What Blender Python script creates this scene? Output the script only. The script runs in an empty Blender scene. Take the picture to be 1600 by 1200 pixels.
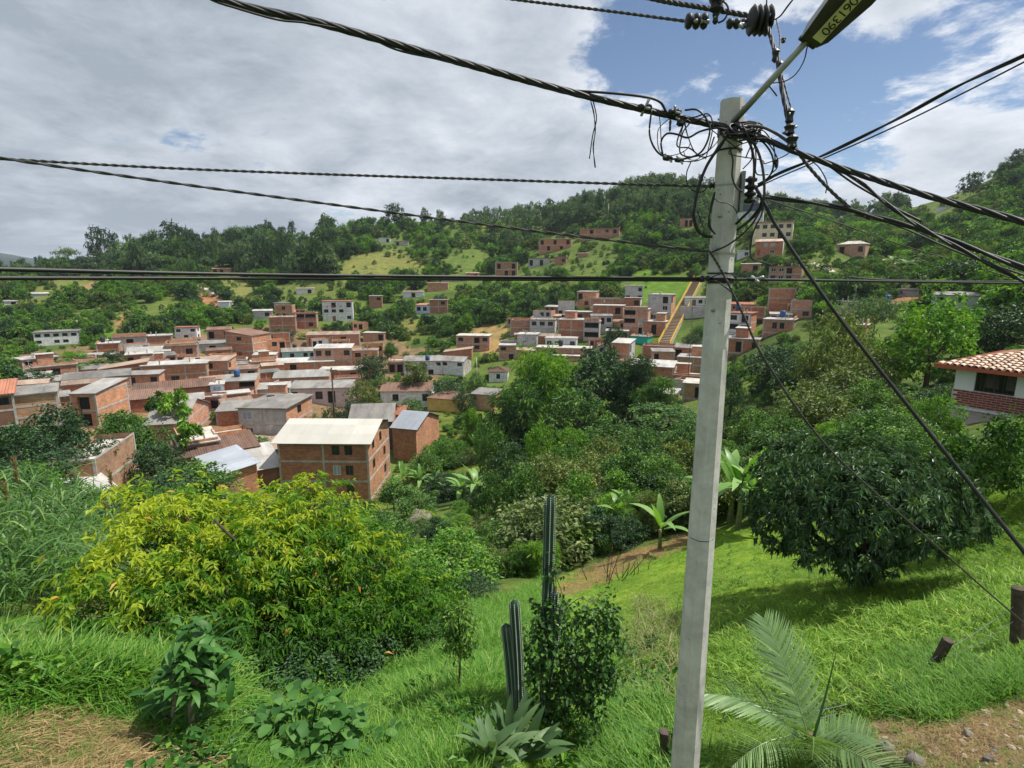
import bpy, math, random
import numpy as np
from mathutils import Vector, Matrix

# ------------------------------------------------------------------ camera, sky, sun, exposure
scene = bpy.context.scene
COL = scene.collection
F = 860.0                      # focal length in pixels of a 1600 px wide picture
PITCH = math.radians(11.2)
cam_d = bpy.data.cameras.new('camera')
cam_d.sensor_width = 36.0
cam_d.lens = 36.0 * F / 1600.0
cam_d.clip_start = 0.05
cam_d.clip_end = 30000
cam = bpy.data.objects.new('camera', cam_d)
cam.location = (0, 0, 0)
cam.rotation_euler = (math.radians(90) - PITCH, 0, 0)
COL.objects.link(cam)
scene.camera = cam

SUN_EL = math.radians(63)
SUN_AZ = math.radians(80)      # clockwise from +y (the viewing direction)
sun_dir = Vector((math.sin(SUN_AZ) * math.cos(SUN_EL), math.cos(SUN_AZ) * math.cos(SUN_EL), math.sin(SUN_EL)))
sun_d = bpy.data.lights.new('sun', 'SUN')
sun_d.energy = 5.0
sun_d.angle = math.radians(0.6)
sun_d.color = (1.0, 0.955, 0.88)
sun = bpy.data.objects.new('sun', sun_d)
sun.rotation_euler = (-sun_dir).to_track_quat('-Z', 'Y').to_euler()
sun.location = (30, 20, 60)
COL.objects.link(sun)

world = bpy.data.worlds.new('World')
scene.world = world
world.use_nodes = True
wn, wl = world.node_tree.nodes, world.node_tree.links
wn.clear()


def wnode(t, **kw):
    n = wn.new(t)
    for k, v in kw.items():
        setattr(n, k, v)
    return n


def wmath(op, a, b=None, c=None, clamp=False):
    n = wn.new('ShaderNodeMath'); n.operation = op; n.use_clamp = clamp
    for i, v in enumerate((a, b, c)):
        if v is None: continue
        if isinstance(v, (int, float)): n.inputs[i].default_value = v
        else: wl.new(v, n.inputs[i])
    return n.outputs[0]


def wvec(op, a, b):
    n = wn.new('ShaderNodeVectorMath'); n.operation = op
    for i, v in enumerate((a, b)):
        if isinstance(v, (tuple, list)): n.inputs[i].default_value = v
        else: wl.new(v, n.inputs[i])
    return n


def pix_dir(px, py):
    """unit direction (world) of a pixel of the 1600 x 1200 picture"""
    x = (px - 800) / F; u = (600 - py) / F
    d = np.array([x, math.cos(PITCH) + u * math.sin(PITCH), -math.sin(PITCH) + u * math.cos(PITCH)])
    return d


tc = wnode('ShaderNodeTexCoord')
sky = wnode('ShaderNodeTexSky', sky_type='NISHITA', sun_disc=False)
sky.sun_elevation = SUN_EL
sky.sun_rotation = SUN_AZ
sky.altitude = 1500; sky.air_density = 1.0; sky.dust_density = 0.2; sky.ozone_density = 1.0
nrm = wvec('NORMALIZE', tc.outputs['Generated'], (0, 0, 0)).outputs[0]
sep = wnode('ShaderNodeSeparateXYZ'); wl.new(nrm, sep.inputs[0])
zz = wmath('ADD', wmath('MAXIMUM', sep.outputs[2], 0.0), 0.22)
comb = wnode('ShaderNodeCombineXYZ')
wl.new(wmath('DIVIDE', sep.outputs[0], zz), comb.inputs[0])
wl.new(wmath('DIVIDE', sep.outputs[1], zz), comb.inputs[1])
comb.inputs[2].default_value = 1.37


def wnoise(scale, detail, rough, off, dist=0.0):
    n = wnode('ShaderNodeTexNoise'); n.noise_dimensions = '3D'
    n.inputs['Scale'].default_value = scale; n.inputs['Detail'].default_value = detail
    n.inputs['Roughness'].default_value = rough; n.inputs['Distortion'].default_value = dist
    wl.new(wvec('ADD', comb.outputs[0], off).outputs[0], n.inputs['Vector'])
    return n.outputs['Fac']


def lobe(px, py, width):
    """1 towards that part of the sky, falling off with the angle"""
    d = pix_dir(px, py); d = d / np.linalg.norm(d)
    dt = wvec('DOT_PRODUCT', nrm, tuple(d)).outputs['Value']
    k = 1.0 - math.cos(math.radians(width))
    return wmath('SUBTRACT', 1.0, wmath('DIVIDE', wmath('SUBTRACT', 1.0, dt), k), clamp=True)


n_cover = wnoise(2.3, 14.0, 0.66, (3.1, 7.7, 0.0), 0.3)
n_shade = wnoise(0.9, 9.0, 0.55, (11.3, 2.9, 4.0), 0.35)
n_fine = wnoise(4.2, 12.0, 0.66, (1.3, 22.9, 8.0), 0.3)
gap = wmath('MULTIPLY', lobe(1030, 85, 9), 0.50)
gap = wmath('ADD', gap, wmath('MULTIPLY', lobe(1275, 165, 9), 0.50))
gap = wmath('ADD', gap, wmath('MULTIPLY', lobe(1160, 110, 8), 0.12))
gap = wmath('ADD', gap, wmath('MULTIPLY', lobe(290, 208, 2.4), 0.30))
gap = wmath('ADD', gap, wmath('MULTIPLY', lobe(1600, 60, 8), 0.40))
cov = wmath('SUBTRACT', wmath('ADD', wmath('MULTIPLY', n_cover, 1.5), 0.06), gap)
cov = wmath('ADD', cov, wmath('MULTIPLY', wmath('SUBTRACT', n_fine, 0.5), 1.1))
mr = wnode('ShaderNodeMapRange'); mr.interpolation_type = 'SMOOTHSTEP'
mr.inputs['From Min'].default_value = 0.32; mr.inputs['From Max'].default_value = 0.60
wl.new(cov, mr.inputs['Value'])
# cloud brightness: sunlit white towards the sun's side, grey-blue undersides elsewhere
sdot = wvec('DOT_PRODUCT', nrm, tuple(sun_dir)).outputs['Value']
bright = wmath('ADD', wmath('MULTIPLY', n_shade, 1.5), wmath('MULTIPLY', sdot, 0.50))
bright = wmath('ADD', bright, wmath('MULTIPLY', wmath('SUBTRACT', n_fine, 0.5), 1.5))
thin = wmath('MULTIPLY', wmath('SUBTRACT', 0.95, cov), 0.9)
bright = wmath('ADD', bright, thin)
ramp = wnode('ShaderNodeValToRGB')
ramp.color_ramp.elements[0].position = 0.30; ramp.color_ramp.elements[0].color = (0.37, 0.43, 0.50, 1)
ramp.color_ramp.elements[1].position = 0.98; ramp.color_ramp.elements[1].color = (0.86, 0.90, 0.97, 1)
e = ramp.color_ramp.elements.new(0.60); e.color = (0.57, 0.625, 0.70, 1)
wl.new(wmath('SUBTRACT', wmath('MULTIPLY', bright, 0.86), 0.28), ramp.inputs[0])
bg_sky = wnode('ShaderNodeBackground'); bg_sky.inputs['Strength'].default_value = 0.085
wl.new(sky.outputs[0], bg_sky.inputs['Color'])
bg_cl = wnode('ShaderNodeBackground'); bg_cl.inputs['Strength'].default_value = 0.80
wl.new(ramp.outputs[0], bg_cl.inputs['Color'])
mixw = wnode('ShaderNodeMixShader')
wl.new(mr.outputs[0], mixw.inputs[0]); wl.new(bg_sky.outputs[0], mixw.inputs[1]); wl.new(bg_cl.outputs[0], mixw.inputs[2])
wout = wnode('ShaderNodeOutputWorld'); wl.new(mixw.outputs[0], wout.inputs['Surface'])

vs = scene.view_settings
vs.view_transform = 'Standard'; vs.look = 'None'; vs.exposure = 0.36; vs.gamma = 1.0
scene.display_settings.display_device = 'sRGB'
cy = scene.cycles
cy.use_denoising = True
cy.use_adaptive_sampling = True; cy.adaptive_threshold = 0.02
cy.max_bounces = 5; cy.diffuse_bounces = 2; cy.glossy_bounces = 1; cy.transmission_bounces = 4
cy.transparent_max_bounces = 6; cy.volume_bounces = 0
cy.caustics_reflective = False; cy.caustics_refractive = False
scene.render.use_persistent_data = False

RNG = np.random.default_rng(7)
random.seed(7)
R = math.radians

# ------------------------------------------------------------------ helpers


def link(o, parent=None):
    COL.objects.link(o)
    if parent is not None: o.parent = parent
    return o


def tag(o, label=None, cat=None, group=None, kind=None):
    if label: o['label'] = label
    if cat: o['category'] = cat
    if group: o['group'] = group
    if kind: o['kind'] = kind
    return o


def empty(name, loc, rz=0.0, label=None, cat=None, group=None):
    o = bpy.data.objects.new(name, None)
    o.empty_display_size = 0.2
    o.location = loc; o.rotation_euler = (0, 0, rz)
    link(o)
    return tag(o, label, cat, group)


def mesh(name, V, Fc, mats=None, v=None, uv=None, mi=None, smooth=False):
    """V (n,3), Fc list of (m,k) arrays or one array; v per-vertex float; uv per-corner; mi per-face material index"""
    V = np.asarray(V, dtype=np.float32).reshape(-1, 3)
    if not isinstance(Fc, list): Fc = [Fc]
    Fc = [np.asarray(f, dtype=np.int32) for f in Fc if len(f)]
    me = bpy.data.meshes.new(name)
    me.vertices.add(len(V)); me.vertices.foreach_set('co', V.ravel())
    idx = np.concatenate([f.ravel() for f in Fc]); tot = np.concatenate([np.full(len(f), f.shape[1], np.int32) for f in Fc])
    st = np.concatenate([[0], np.cumsum(tot)[:-1]]).astype(np.int32)
    me.loops.add(len(idx)); me.loops.foreach_set('vertex_index', idx)
    me.polygons.add(len(tot)); me.polygons.foreach_set('loop_start', st); me.polygons.foreach_set('loop_total', tot)
    if mi is not None: me.polygons.foreach_set('material_index', np.asarray(mi, np.int32))
    me.polygons.foreach_set('use_smooth', np.full(len(tot), smooth))
    if mats is not None:
        for m in (mats if isinstance(mats, (list, tuple)) else [mats]): me.materials.append(m)
    if v is not None:
        a = me.attributes.new('v', 'FLOAT', 'POINT'); a.data.foreach_set('value', np.asarray(v, np.float32))
    if uv is not None:
        l = me.uv_layers.new(name='UVMap'); l.data.foreach_set('uv', np.asarray(uv, np.float32).ravel())
    me.update(calc_edges=True)
    return me


def obj(name, me, parent=None, loc=None):
    o = bpy.data.objects.new(name, me)
    if loc is not None: o.location = loc
    return link(o, parent)


class MB:
    """collects quads with uv and material index"""
    def __init__(s): s.V = []; s.Q = []; s.U = []; s.M = []

    def quad(s, a, b, c, d, m=0, uv=None):
        i = len(s.V); s.V += [a, b, c, d]; s.Q.append((i, i + 1, i + 2, i + 3)); s.M.append(m)
        s.U += uv if uv else [(0, 0), (1, 0), (1, 1), (0, 1)]

    def box(s, x0, y0, z0, x1, y1, z1, m=0):
        p = [(x0, y0, z0), (x1, y0, z0), (x1, y1, z0), (x0, y1, z0), (x0, y0, z1), (x1, y0, z1), (x1, y1, z1), (x0, y1, z1)]
        dx, dy, dz = x1 - x0, y1 - y0, z1 - z0
        for (a, b, c, d, w, h, o) in ((0, 1, 5, 4, dx, dz, x0), (1, 2, 6, 5, dy, dz, y0), (2, 3, 7, 6, dx, dz, x0), (3, 0, 4, 7, dy, dz, y0),
                                   (4, 5, 6, 7, dx, dy, x0), (3, 2, 1, 0, dx, dy, x0)):
            s.quad(p[a], p[b], p[c], p[d], m, [(o, 0), (o + w, 0), (o + w, h), (o, h)])

    def mesh(s, name, mats, smooth=False):
        return mesh(name, s.V, np.array(s.Q), mats, uv=s.U, mi=s.M, smooth=smooth)

    def build(s, name, mats, parent=None, smooth=False):
        return obj(name, s.mesh(name, mats, smooth), parent)


def norm(a):
    return a / np.maximum(np.linalg.norm(a, axis=-1, keepdims=True), 1e-9)


def catmull(P, n=8):
    P = np.asarray(P, float)
    if len(P) < 3:
        t = np.linspace(0, 1, n * (len(P) - 1) + 1)[:, None]
        return P[0] * (1 - t) + P[-1] * t
    A = np.vstack([2 * P[0] - P[1], P, 2 * P[-1] - P[-2]])
    out = []
    for i in range(1, len(A) - 2):
        p0, p1, p2, p3 = A[i - 1], A[i], A[i + 1], A[i + 2]
        for t in np.linspace(0, 1, n, endpoint=False):
            out.append(0.5 * ((2 * p1) + (-p0 + p2) * t + (2 * p0 - 5 * p1 + 4 * p2 - p3) * t * t + (-p0 + 3 * p1 - 3 * p2 + p3) * t ** 3))
    out.append(A[-2])
    return np.array(out)


def tube_arrays(P, rad, k=6, cap=True):
    P = np.asarray(P, float); n = len(P)
    rad = np.broadcast_to(np.asarray(rad, float), (n,))
    T = norm(np.gradient(P, axis=0))
    ref = np.array([0, 0, 1.0]) if abs(T[:, 2]).mean() < 0.8 else np.array([1.0, 0.1, 0])
    A = norm(np.cross(T, ref)); B = np.cross(T, A)
    th = np.linspace(0, 2 * np.pi, k, endpoint=False)
    V = P[:, None, :] + rad[:, None, None] * (np.cos(th)[None, :, None] * A[:, None, :] + np.sin(th)[None, :, None] * B[:, None, :])
    V = V.reshape(-1, 3)
    i = np.arange(n - 1)[:, None] * k; j = np.arange(k)[None, :]; j2 = (j + 1) % k
    Q = np.stack([i + j, i + j2, i + k + j2, i + k + j], -1).reshape(-1, 4)
    caps = []
    if cap:
        caps = [np.arange(k)[::-1][None, :], (np.arange(k) + (n - 1) * k)[None, :]]
    return V, Q, caps


def tubes_mesh(name, tubes, mat, k=6, smooth=True):
    """tubes: list of (points, radius) joined in one mesh"""
    Vs, Qs, Cs, off = [], [], [], 0
    for P, rad in tubes:
        V, Q, C = tube_arrays(P, rad, k)
        Vs.append(V); Qs.append(Q + off); Cs += [c + off for c in C]; off += len(V)
    return mesh(name, np.vstack(Vs), [np.vstack(Qs)] + ([np.vstack(Cs)] if Cs else []), mat, smooth=smooth)


def leaf_arrays(C, D, L, W, rng, fold=0.25, droop=0.15, up=(0, 0, 1.0), jit=0.5):
    """folded two-triangle leaves; C base points, D directions"""
    n = len(C); L = np.broadcast_to(L, (n,))[:, None]; W = np.broadcast_to(W, (n,))[:, None]
    D = norm(D)
    S = norm(np.cross(D, np.asarray(up) + rng.normal(0, jit, (n, 3))))
    N = np.cross(S, D)
    tip = C + D * L; tip[:, 2] -= (droop * L)[:, 0]
    mid = C + D * L * 0.45
    r = mid + S * W * 0.5 + N * W * fold; l = mid - S * W * 0.5 + N * W * fold
    V = np.stack([C, r, tip, l], 1).reshape(-1, 3)
    b = np.arange(n)[:, None] * 4
    T = np.concatenate([b + np.array([[0, 1, 2]]), b + np.array([[0, 2, 3]])], 1).reshape(-1, 3)
    return V, T


def leaves_mesh(name, C, D, L, W, mat, rng, val=None, **kw):
    V, T = leaf_arrays(C, D, L, W, rng, **kw)
    if val is None: val = rng.random(len(C))
    return mesh(name, V, T, mat, v=np.repeat(val, 4), smooth=False)


def blade_arrays(C, D, L, W, rng, seg=4, arch=0.6, up=(0, 0, 1.0)):
    """arching strap leaves / grass blades: seg quads each, bending down towards the tip"""
    n = len(C); L = np.broadcast_to(L, (n,)); W = np.broadcast_to(W, (n,)); arch = np.broadcast_to(arch, (n,))
    D = norm(D); H = D.copy(); H[:, 2] = 0; H = norm(H + 1e-6)
    S = norm(np.cross(D, np.array([0, 0, 1.0]) + rng.normal(0, .15, (n, 3))))
    V = []
    for s in range(seg + 1):
        t = s / seg
        c = C + D * (L * t)[:, None] + H * (L * arch * 0.35 * t * t)[:, None]
        c[:, 2] -= L * arch * t * t * 0.75
        w = W * (1 - t ** 2.2) * (0.55 + 0.9 * min(t * 2.5, 1) * 0.5)
        V += [c - S * w[:, None] * 0.5, c + S * w[:, None] * 0.5]
    V = np.stack(V, 1).reshape(-1, 3); k = 2 * (seg + 1)
    b = np.arange(n)[:, None] * k
    Q = np.concatenate([b + np.array([[2 * s, 2 * s + 1, 2 * s + 3, 2 * s + 2]]) for s in range(seg)], 1).reshape(-1, 4)
    return V, Q, k


# ------------------------------------------------------------------ materials
MATS = {}


def nodes_of(m):
    m.use_nodes = True
    return m.node_tree.nodes, m.node_tree.links


def new_mat(name):
    m = bpy.data.materials.new(name); m.use_nodes = True
    m.node_tree.nodes.clear()
    MATS[name] = m
    return m, m.node_tree.nodes, m.node_tree.links


def leaf_mat(name, c0, c1, c2, trans=0.35, rough=0.5, spec=0.35, rnd=0.25):
    m, n, l = new_mat(name)
    at = n.new('ShaderNodeAttribute'); at.attribute_name = 'v'
    oi = n.new('ShaderNodeObjectInfo')
    ad = n.new('ShaderNodeMath'); ad.operation = 'MULTIPLY_ADD'
    l.new(oi.outputs['Random'], ad.inputs[0]); ad.inputs[1].default_value = rnd; l.new(at.outputs['Fac'], ad.inputs[2])
    sb = n.new('ShaderNodeMath'); sb.operation = 'SUBTRACT'; l.new(ad.outputs[0], sb.inputs[0]); sb.inputs[1].default_value = rnd * 0.5
    rp = n.new('ShaderNodeValToRGB'); rp.color_ramp.elements[0].color = (*c0, 1); rp.color_ramp.elements[1].color = (*c2, 1)
    e = rp.color_ramp.elements.new(0.5); e.color = (*c1, 1)
    l.new(sb.outputs[0], rp.inputs[0])
    p = n.new('ShaderNodeBsdfPrincipled'); p.inputs['Roughness'].default_value = rough
    p.inputs['Specular IOR Level'].default_value = spec
    l.new(rp.outputs[0], p.inputs['Base Color'])
    t = n.new('ShaderNodeBsdfTranslucent')
    g = n.new('ShaderNodeMix'); g.data_type = 'RGBA'; g.blend_type = 'MULTIPLY'; g.inputs[0].default_value = 1
    l.new(rp.outputs[0], g.inputs[6]); g.inputs[7].default_value = (1.15, 1.2, 0.45, 1)
    l.new(g.outputs[2], t.inputs['Color'])
    mx = n.new('ShaderNodeMixShader'); mx.inputs[0].default_value = trans
    l.new(p.outputs[0], mx.inputs[1]); l.new(t.outputs[0], mx.inputs[2])
    o = n.new('ShaderNodeOutputMaterial'); l.new(mx.outputs[0], o.inputs[0])
    return m


def plain_mat(name, col, rough=0.7, var=0.25, scale=3.0, metal=0.0, spec=0.3, dirt=None, bump=0.0, coord='Object', rnd=0.0):
    """noise-mottled paint / plaster / concrete / metal"""
    m, n, l = new_mat(name)
    tc = n.new('ShaderNodeTexCoord')
    nz = n.new('ShaderNodeTexNoise'); nz.inputs['Scale'].default_value = scale; nz.inputs['Detail'].default_value = 8; nz.inputs['Roughness'].default_value = 0.65
    l.new(tc.outputs[coord], nz.inputs['Vector'])
    rp = n.new('ShaderNodeValToRGB')
    lo = tuple(c * (1 - var) for c in col) if dirt is None else dirt
    rp.color_ramp.elements[0].color = (*lo, 1); rp.color_ramp.elements[1].color = (*tuple(min(1, c * (1 + var * 0.4)) for c in col), 1)
    rp.color_ramp.elements[0].position = 0.3; rp.color_ramp.elements[1].position = 0.62
    l.new(nz.outputs['Fac'], rp.inputs[0])
    p = n.new('ShaderNodeBsdfPrincipled'); p.inputs['Roughness'].default_value = rough; p.inputs['Metallic'].default_value = metal
    p.inputs['Specular IOR Level'].default_value = spec
    src = rp.outputs[0]
    if rnd:
        oi = n.new('ShaderNodeObjectInfo'); hs = n.new('ShaderNodeHueSaturation')
        ma = n.new('ShaderNodeMath'); ma.operation = 'MULTIPLY_ADD'; l.new(oi.outputs['Random'], ma.inputs[0]); ma.inputs[1].default_value = rnd; ma.inputs[2].default_value = 1 - rnd / 2
        l.new(ma.outputs[0], hs.inputs['Value']); l.new(src, hs.inputs['Color']); src = hs.outputs[0]
    l.new(src, p.inputs['Base Color'])
    if bump:
        b = n.new('ShaderNodeBump'); b.inputs['Strength'].default_value = bump; b.inputs['Distance'].default_value = 0.02
        l.new(nz.outputs['Fac'], b.inputs['Height']); l.new(b.outputs[0], p.inputs['Normal'])
    o = n.new('ShaderNodeOutputMaterial'); l.new(p.outputs[0], o.inputs[0])
    return m


def brick_mat(name, c1, c2, mortar, bw=0.40, bh=0.21, dirt=0.42):
    m, n, l = new_mat(name)
    tc = n.new('ShaderNodeTexCoord')
    b = n.new('ShaderNodeTexBrick'); b.inputs['Scale'].default_value = 1.0
    b.inputs['Brick Width'].default_value = bw; b.inputs['Row Height'].default_value = bh; b.inputs['Mortar Size'].default_value = 0.014
    b.inputs['Color1'].default_value = (*c1, 1); b.inputs['Color2'].default_value = (*c2, 1); b.inputs['Mortar'].default_value = (*mortar, 1)
    b.inputs['Bias'].default_value = 0.0
    l.new(tc.outputs['UV'], b.inputs['Vector'])
    nz = n.new('ShaderNodeTexNoise'); nz.inputs['Scale'].default_value = 0.75; nz.inputs['Detail'].default_value = 10; nz.inputs['Roughness'].default_value = 0.7
    l.new(tc.outputs['Object'], nz.inputs['Vector'])
    rp = n.new('ShaderNodeValToRGB'); rp.color_ramp.elements[0].position = 0.32; rp.color_ramp.elements[1].position = 0.68
    rp.color_ramp.elements[0].color = (1 - dirt, 1 - dirt, 1 - dirt * 0.9, 1); rp.color_ramp.elements[1].color = (1.08, 1.04, 1.0, 1)
    l.new(nz.outputs['Fac'], rp.inputs[0])
    oi = n.new('ShaderNodeObjectInfo')
    ma = n.new('ShaderNodeMath'); ma.operation = 'MULTIPLY_ADD'; l.new(oi.outputs['Random'], ma.inputs[0]); ma.inputs[1].default_value = 0.4; ma.inputs[2].default_value = 0.8
    g = n.new('ShaderNodeMix'); g.data_type = 'RGBA'; g.blend_type = 'MULTIPLY'; g.inputs[0].default_value = 1
    l.new(b.outputs['Color'], g.inputs[6]); l.new(rp.outputs[0], g.inputs[7])
    hs = n.new('ShaderNodeHueSaturation'); l.new(ma.outputs[0], hs.inputs['Value']); l.new(g.outputs[2], hs.inputs['Color'])
    p = n.new('ShaderNodeBsdfPrincipled'); p.inputs['Roughness'].default_value = 0.85; p.inputs['Specular IOR Level'].default_value = 0.2
    l.new(hs.outputs[0], p.inputs['Base Color'])
    bp = n.new('ShaderNodeBump'); bp.inputs['Strength'].default_value = 0.5; bp.inputs['Distance'].default_value = 0.02; bp.invert = True
    l.new(b.outputs['Fac'], bp.inputs['Height']); l.new(bp.outputs[0], p.inputs['Normal'])
    o = n.new('ShaderNodeOutputMaterial'); l.new(p.outputs[0], o.inputs[0])
    return m


def sheet_mat(name, col, stain, pitch=0.18, rough=0.55, metal=0.0, amount=0.5, sheet=1.0):
    """corrugated roofing: ribs in the relief, stains and lapped sheets in the colour; uv: u along eave, v up slope"""
    m, n, l = new_mat(name)
    tc = n.new('ShaderNodeTexCoord')
    w = n.new('ShaderNodeTexWave'); w.wave_type = 'BANDS'; w.bands_direction = 'X'; w.inputs['Scale'].default_value = 0.314 / pitch
    w.inputs['Distortion'].default_value = 0.0
    l.new(tc.outputs['UV'], w.inputs['Vector'])
    nz = n.new('ShaderNodeTexNoise'); nz.inputs['Scale'].default_value = 0.45; nz.inputs['Detail'].default_value = 10; nz.inputs['Roughness'].default_value = 0.72
    mp = n.new('ShaderNodeMapping'); mp.inputs['Scale'].default_value = (1.0, 0.35, 1.0)
    oi = n.new('ShaderNodeObjectInfo')
    cb = n.new('ShaderNodeCombineXYZ'); mu = n.new('ShaderNodeMath'); mu.operation = 'MULTIPLY'; mu.inputs[1].default_value = 97.0
    l.new(oi.outputs['Random'], mu.inputs[0]); l.new(mu.outputs[0], cb.inputs[2]); l.new(cb.outputs[0], mp.inputs['Location'])
    l.new(tc.outputs['UV'], mp.inputs['Vector']); l.new(mp.outputs[0], nz.inputs['Vector'])
    rp = n.new('ShaderNodeValToRGB'); rp.color_ramp.elements[0].color = (*stain, 1); rp.color_ramp.elements[1].color = (*col, 1)
    rp.color_ramp.elements[0].position = 0.5 - 0.32 * (1 - amount); rp.color_ramp.elements[1].position = 0.62
    rp.color_ramp.elements[0].position = max(0.05, 0.25 + 0.3 * (amount - 0.5)); 
    l.new(nz.outputs['Fac'], rp.inputs[0])
    # each lapped sheet a little different
    br = n.new('ShaderNodeTexBrick'); br.inputs['Scale'].default_value = 1.0; br.inputs['Brick Width'].default_value = sheet; br.inputs['Row Height'].default_value = 2.4
    br.inputs['Mortar Size'].default_value = 0.02; br.inputs['Color1'].default_value = (0.78, 0.78, 0.78, 1); br.inputs['Color2'].default_value = (1.06, 1.06, 1.06, 1)
    br.inputs['Mortar'].default_value = (0.66, 0.66, 0.66, 1); br.offset = 0.0
    l.new(tc.outputs['UV'], br.inputs['Vector'])
    g = n.new('ShaderNodeMix'); g.data_type = 'RGBA'; g.blend_type = 'MULTIPLY'; g.inputs[0].default_value = 0.8
    l.new(rp.outputs[0], g.inputs[6]); l.new(br.outputs['Color'], g.inputs[7])
    p = n.new('ShaderNodeBsdfPrincipled'); p.inputs['Roughness'].default_value = rough; p.inputs['Metallic'].default_value = metal
    p.inputs['Specular IOR Level'].default_value = 0.3
    hs = n.new('ShaderNodeHueSaturation'); vm = n.new('ShaderNodeMath'); vm.operation = 'MULTIPLY_ADD'; l.new(oi.outputs['Random'], vm.inputs[0]); vm.inputs[1].default_value = 0.5; vm.inputs[2].default_value = 0.6
    l.new(vm.outputs[0], hs.inputs['Value']); l.new(g.outputs[2], hs.inputs['Color']); l.new(hs.outputs[0], p.inputs['Base Color'])
    b = n.new('ShaderNodeBump'); b.inputs['Strength'].default_value = 0.6; b.inputs['Distance'].default_value = 0.04
    l.new(w.outputs['Fac'], b.inputs['Height']); l.new(b.outputs[0], p.inputs['Normal'])
    o = n.new('ShaderNodeOutputMaterial'); l.new(p.outputs[0], o.inputs[0])
    return m


def glass_mat(name, col=(0.02, 0.024, 0.03), rough=0.12):
    m, n, l = new_mat(name)
    p = n.new('ShaderNodeBsdfPrincipled'); p.inputs['Base Color'].default_value = (*col, 1); p.inputs['Roughness'].default_value = rough
    p.inputs['Specular IOR Level'].default_value = 0.45
    o = n.new('ShaderNodeOutputMaterial'); l.new(p.outputs[0], o.inputs[0])
    return m


BR = brick_mat('brick', (0.58, 0.25, 0.14), (0.42, 0.15, 0.08), (0.44, 0.36, 0.28))
BO = brick_mat('brick_orange', (0.66, 0.33, 0.18), (0.50, 0.22, 0.11), (0.48, 0.38, 0.29))
BT = brick_mat('brick_tan', (0.57, 0.34, 0.20), (0.42, 0.235, 0.135), (0.45, 0.38, 0.29))
BP = brick_mat('brick_pink', (0.60, 0.305, 0.19), (0.43, 0.195, 0.12), (0.46, 0.39, 0.31))
BD = brick_mat('brick_dark', (0.27, 0.13, 0.085), (0.21, 0.1, 0.07), (0.24, 0.2, 0.17))
CW = plain_mat('white_paint', (0.66, 0.67, 0.68), 0.7, 0.22, 1.2, dirt=(0.40, 0.40, 0.39))
CG = plain_mat('cement_render', (0.44, 0.43, 0.42), 0.85, 0.35, 0.9, rnd=0.2)
CM = plain_mat('mauve_paint', (0.50, 0.43, 0.43), 0.75, 0.25, 0.8)
CT = plain_mat('teal_paint', (0.33, 0.55, 0.56), 0.7, 0.2, 0.9)
CGR = plain_mat('turquoise_paint', (0.02, 0.42, 0.36), 0.6, 0.15, 0.9)
CC = plain_mat('cream_paint', (0.62, 0.55, 0.38), 0.75, 0.25, 0.9)
CY = plain_mat('yellow_paint', (0.62, 0.40, 0.13), 0.75, 0.3, 0.9)
CB = plain_mat('blue_white_paint', (0.52, 0.6, 0.74), 0.7, 0.2, 0.9)
CGG = plain_mat('grey_green_paint', (0.38, 0.44, 0.42), 0.75, 0.25, 0.9)
CV = plain_mat('navy_paint', (0.06, 0.075, 0.13), 0.7, 0.2, 0.9)
CON = plain_mat('concrete', (0.40, 0.38, 0.35), 0.9, 0.35, 1.6, bump=0.2)
CNL = plain_mat('concrete_light', (0.47, 0.435, 0.385), 0.9, 0.35, 0.5, dirt=(0.22, 0.205, 0.18))
ZL = sheet_mat('zinc_light', (0.52, 0.505, 0.475), (0.235, 0.215, 0.19), amount=0.5)
ZM = sheet_mat('main_roof_sheet', (0.47, 0.46, 0.41), (0.385, 0.375, 0.33), amount=0.25, sheet=3.2)
ZG = sheet_mat('cement_sheet', (0.30, 0.285, 0.26), (0.115, 0.105, 0.095), amount=0.65)
ZB = sheet_mat('blue_tin', (0.46, 0.50, 0.56), (0.30, 0.32, 0.36), amount=0.35, rough=0.4)
ZR = sheet_mat('rusty_tin', (0.46, 0.37, 0.29), (0.24, 0.11, 0.06), amount=0.7)
TL = sheet_mat('clay_tile', (0.27, 0.155, 0.11), (0.12, 0.082, 0.068), pitch=0.24, rough=0.85, amount=0.6)
TR = sheet_mat('red_tile', (0.42, 0.17, 0.10), (0.26, 0.11, 0.075), pitch=0.24, rough=0.8, amount=0.4)
GL = glass_mat('window_glass')
DK = plain_mat('dark_opening', (0.028, 0.026, 0.026), 0.9, 0.3, 2)  # near-black pane: the shade inside openings put into the colour
GB = plain_mat('glass_pale', (0.30, 0.36, 0.44), 0.2, 0.25, 2)
FR = plain_mat('dark_frame', (0.05, 0.045, 0.04), 0.5, 0.2, 3)
FW = plain_mat('light_frame', (0.62, 0.62, 0.60), 0.6, 0.2, 3)
WD = plain_mat('door_wood', (0.21, 0.11, 0.06), 0.7, 0.4, 3)
RUB = plain_mat('cable_black', (0.014, 0.014, 0.015), 0.5, 0.3, 12, spec=0.4)
RUBG = plain_mat('cable_weathered', (0.060, 0.058, 0.055), 0.6, 0.4, 20)
STEEL = plain_mat('galvanised_steel', (0.33, 0.34, 0.345), 0.45, 0.25, 9, metal=0.6)
BARK = plain_mat('bark', (0.13, 0.095, 0.065), 0.95, 0.5, 6, bump=0.6)
BARKL = plain_mat('bark_pale', (0.30, 0.25, 0.19), 0.95, 0.45, 6, bump=0.5)
BARKD = plain_mat('bark_dark', (0.055, 0.042, 0.033), 0.95, 0.5, 6, bump=0.6)
WOOD = plain_mat('old_post_wood', (0.075, 0.058, 0.042), 0.95, 0.55, 8, bump=0.8)
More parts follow.
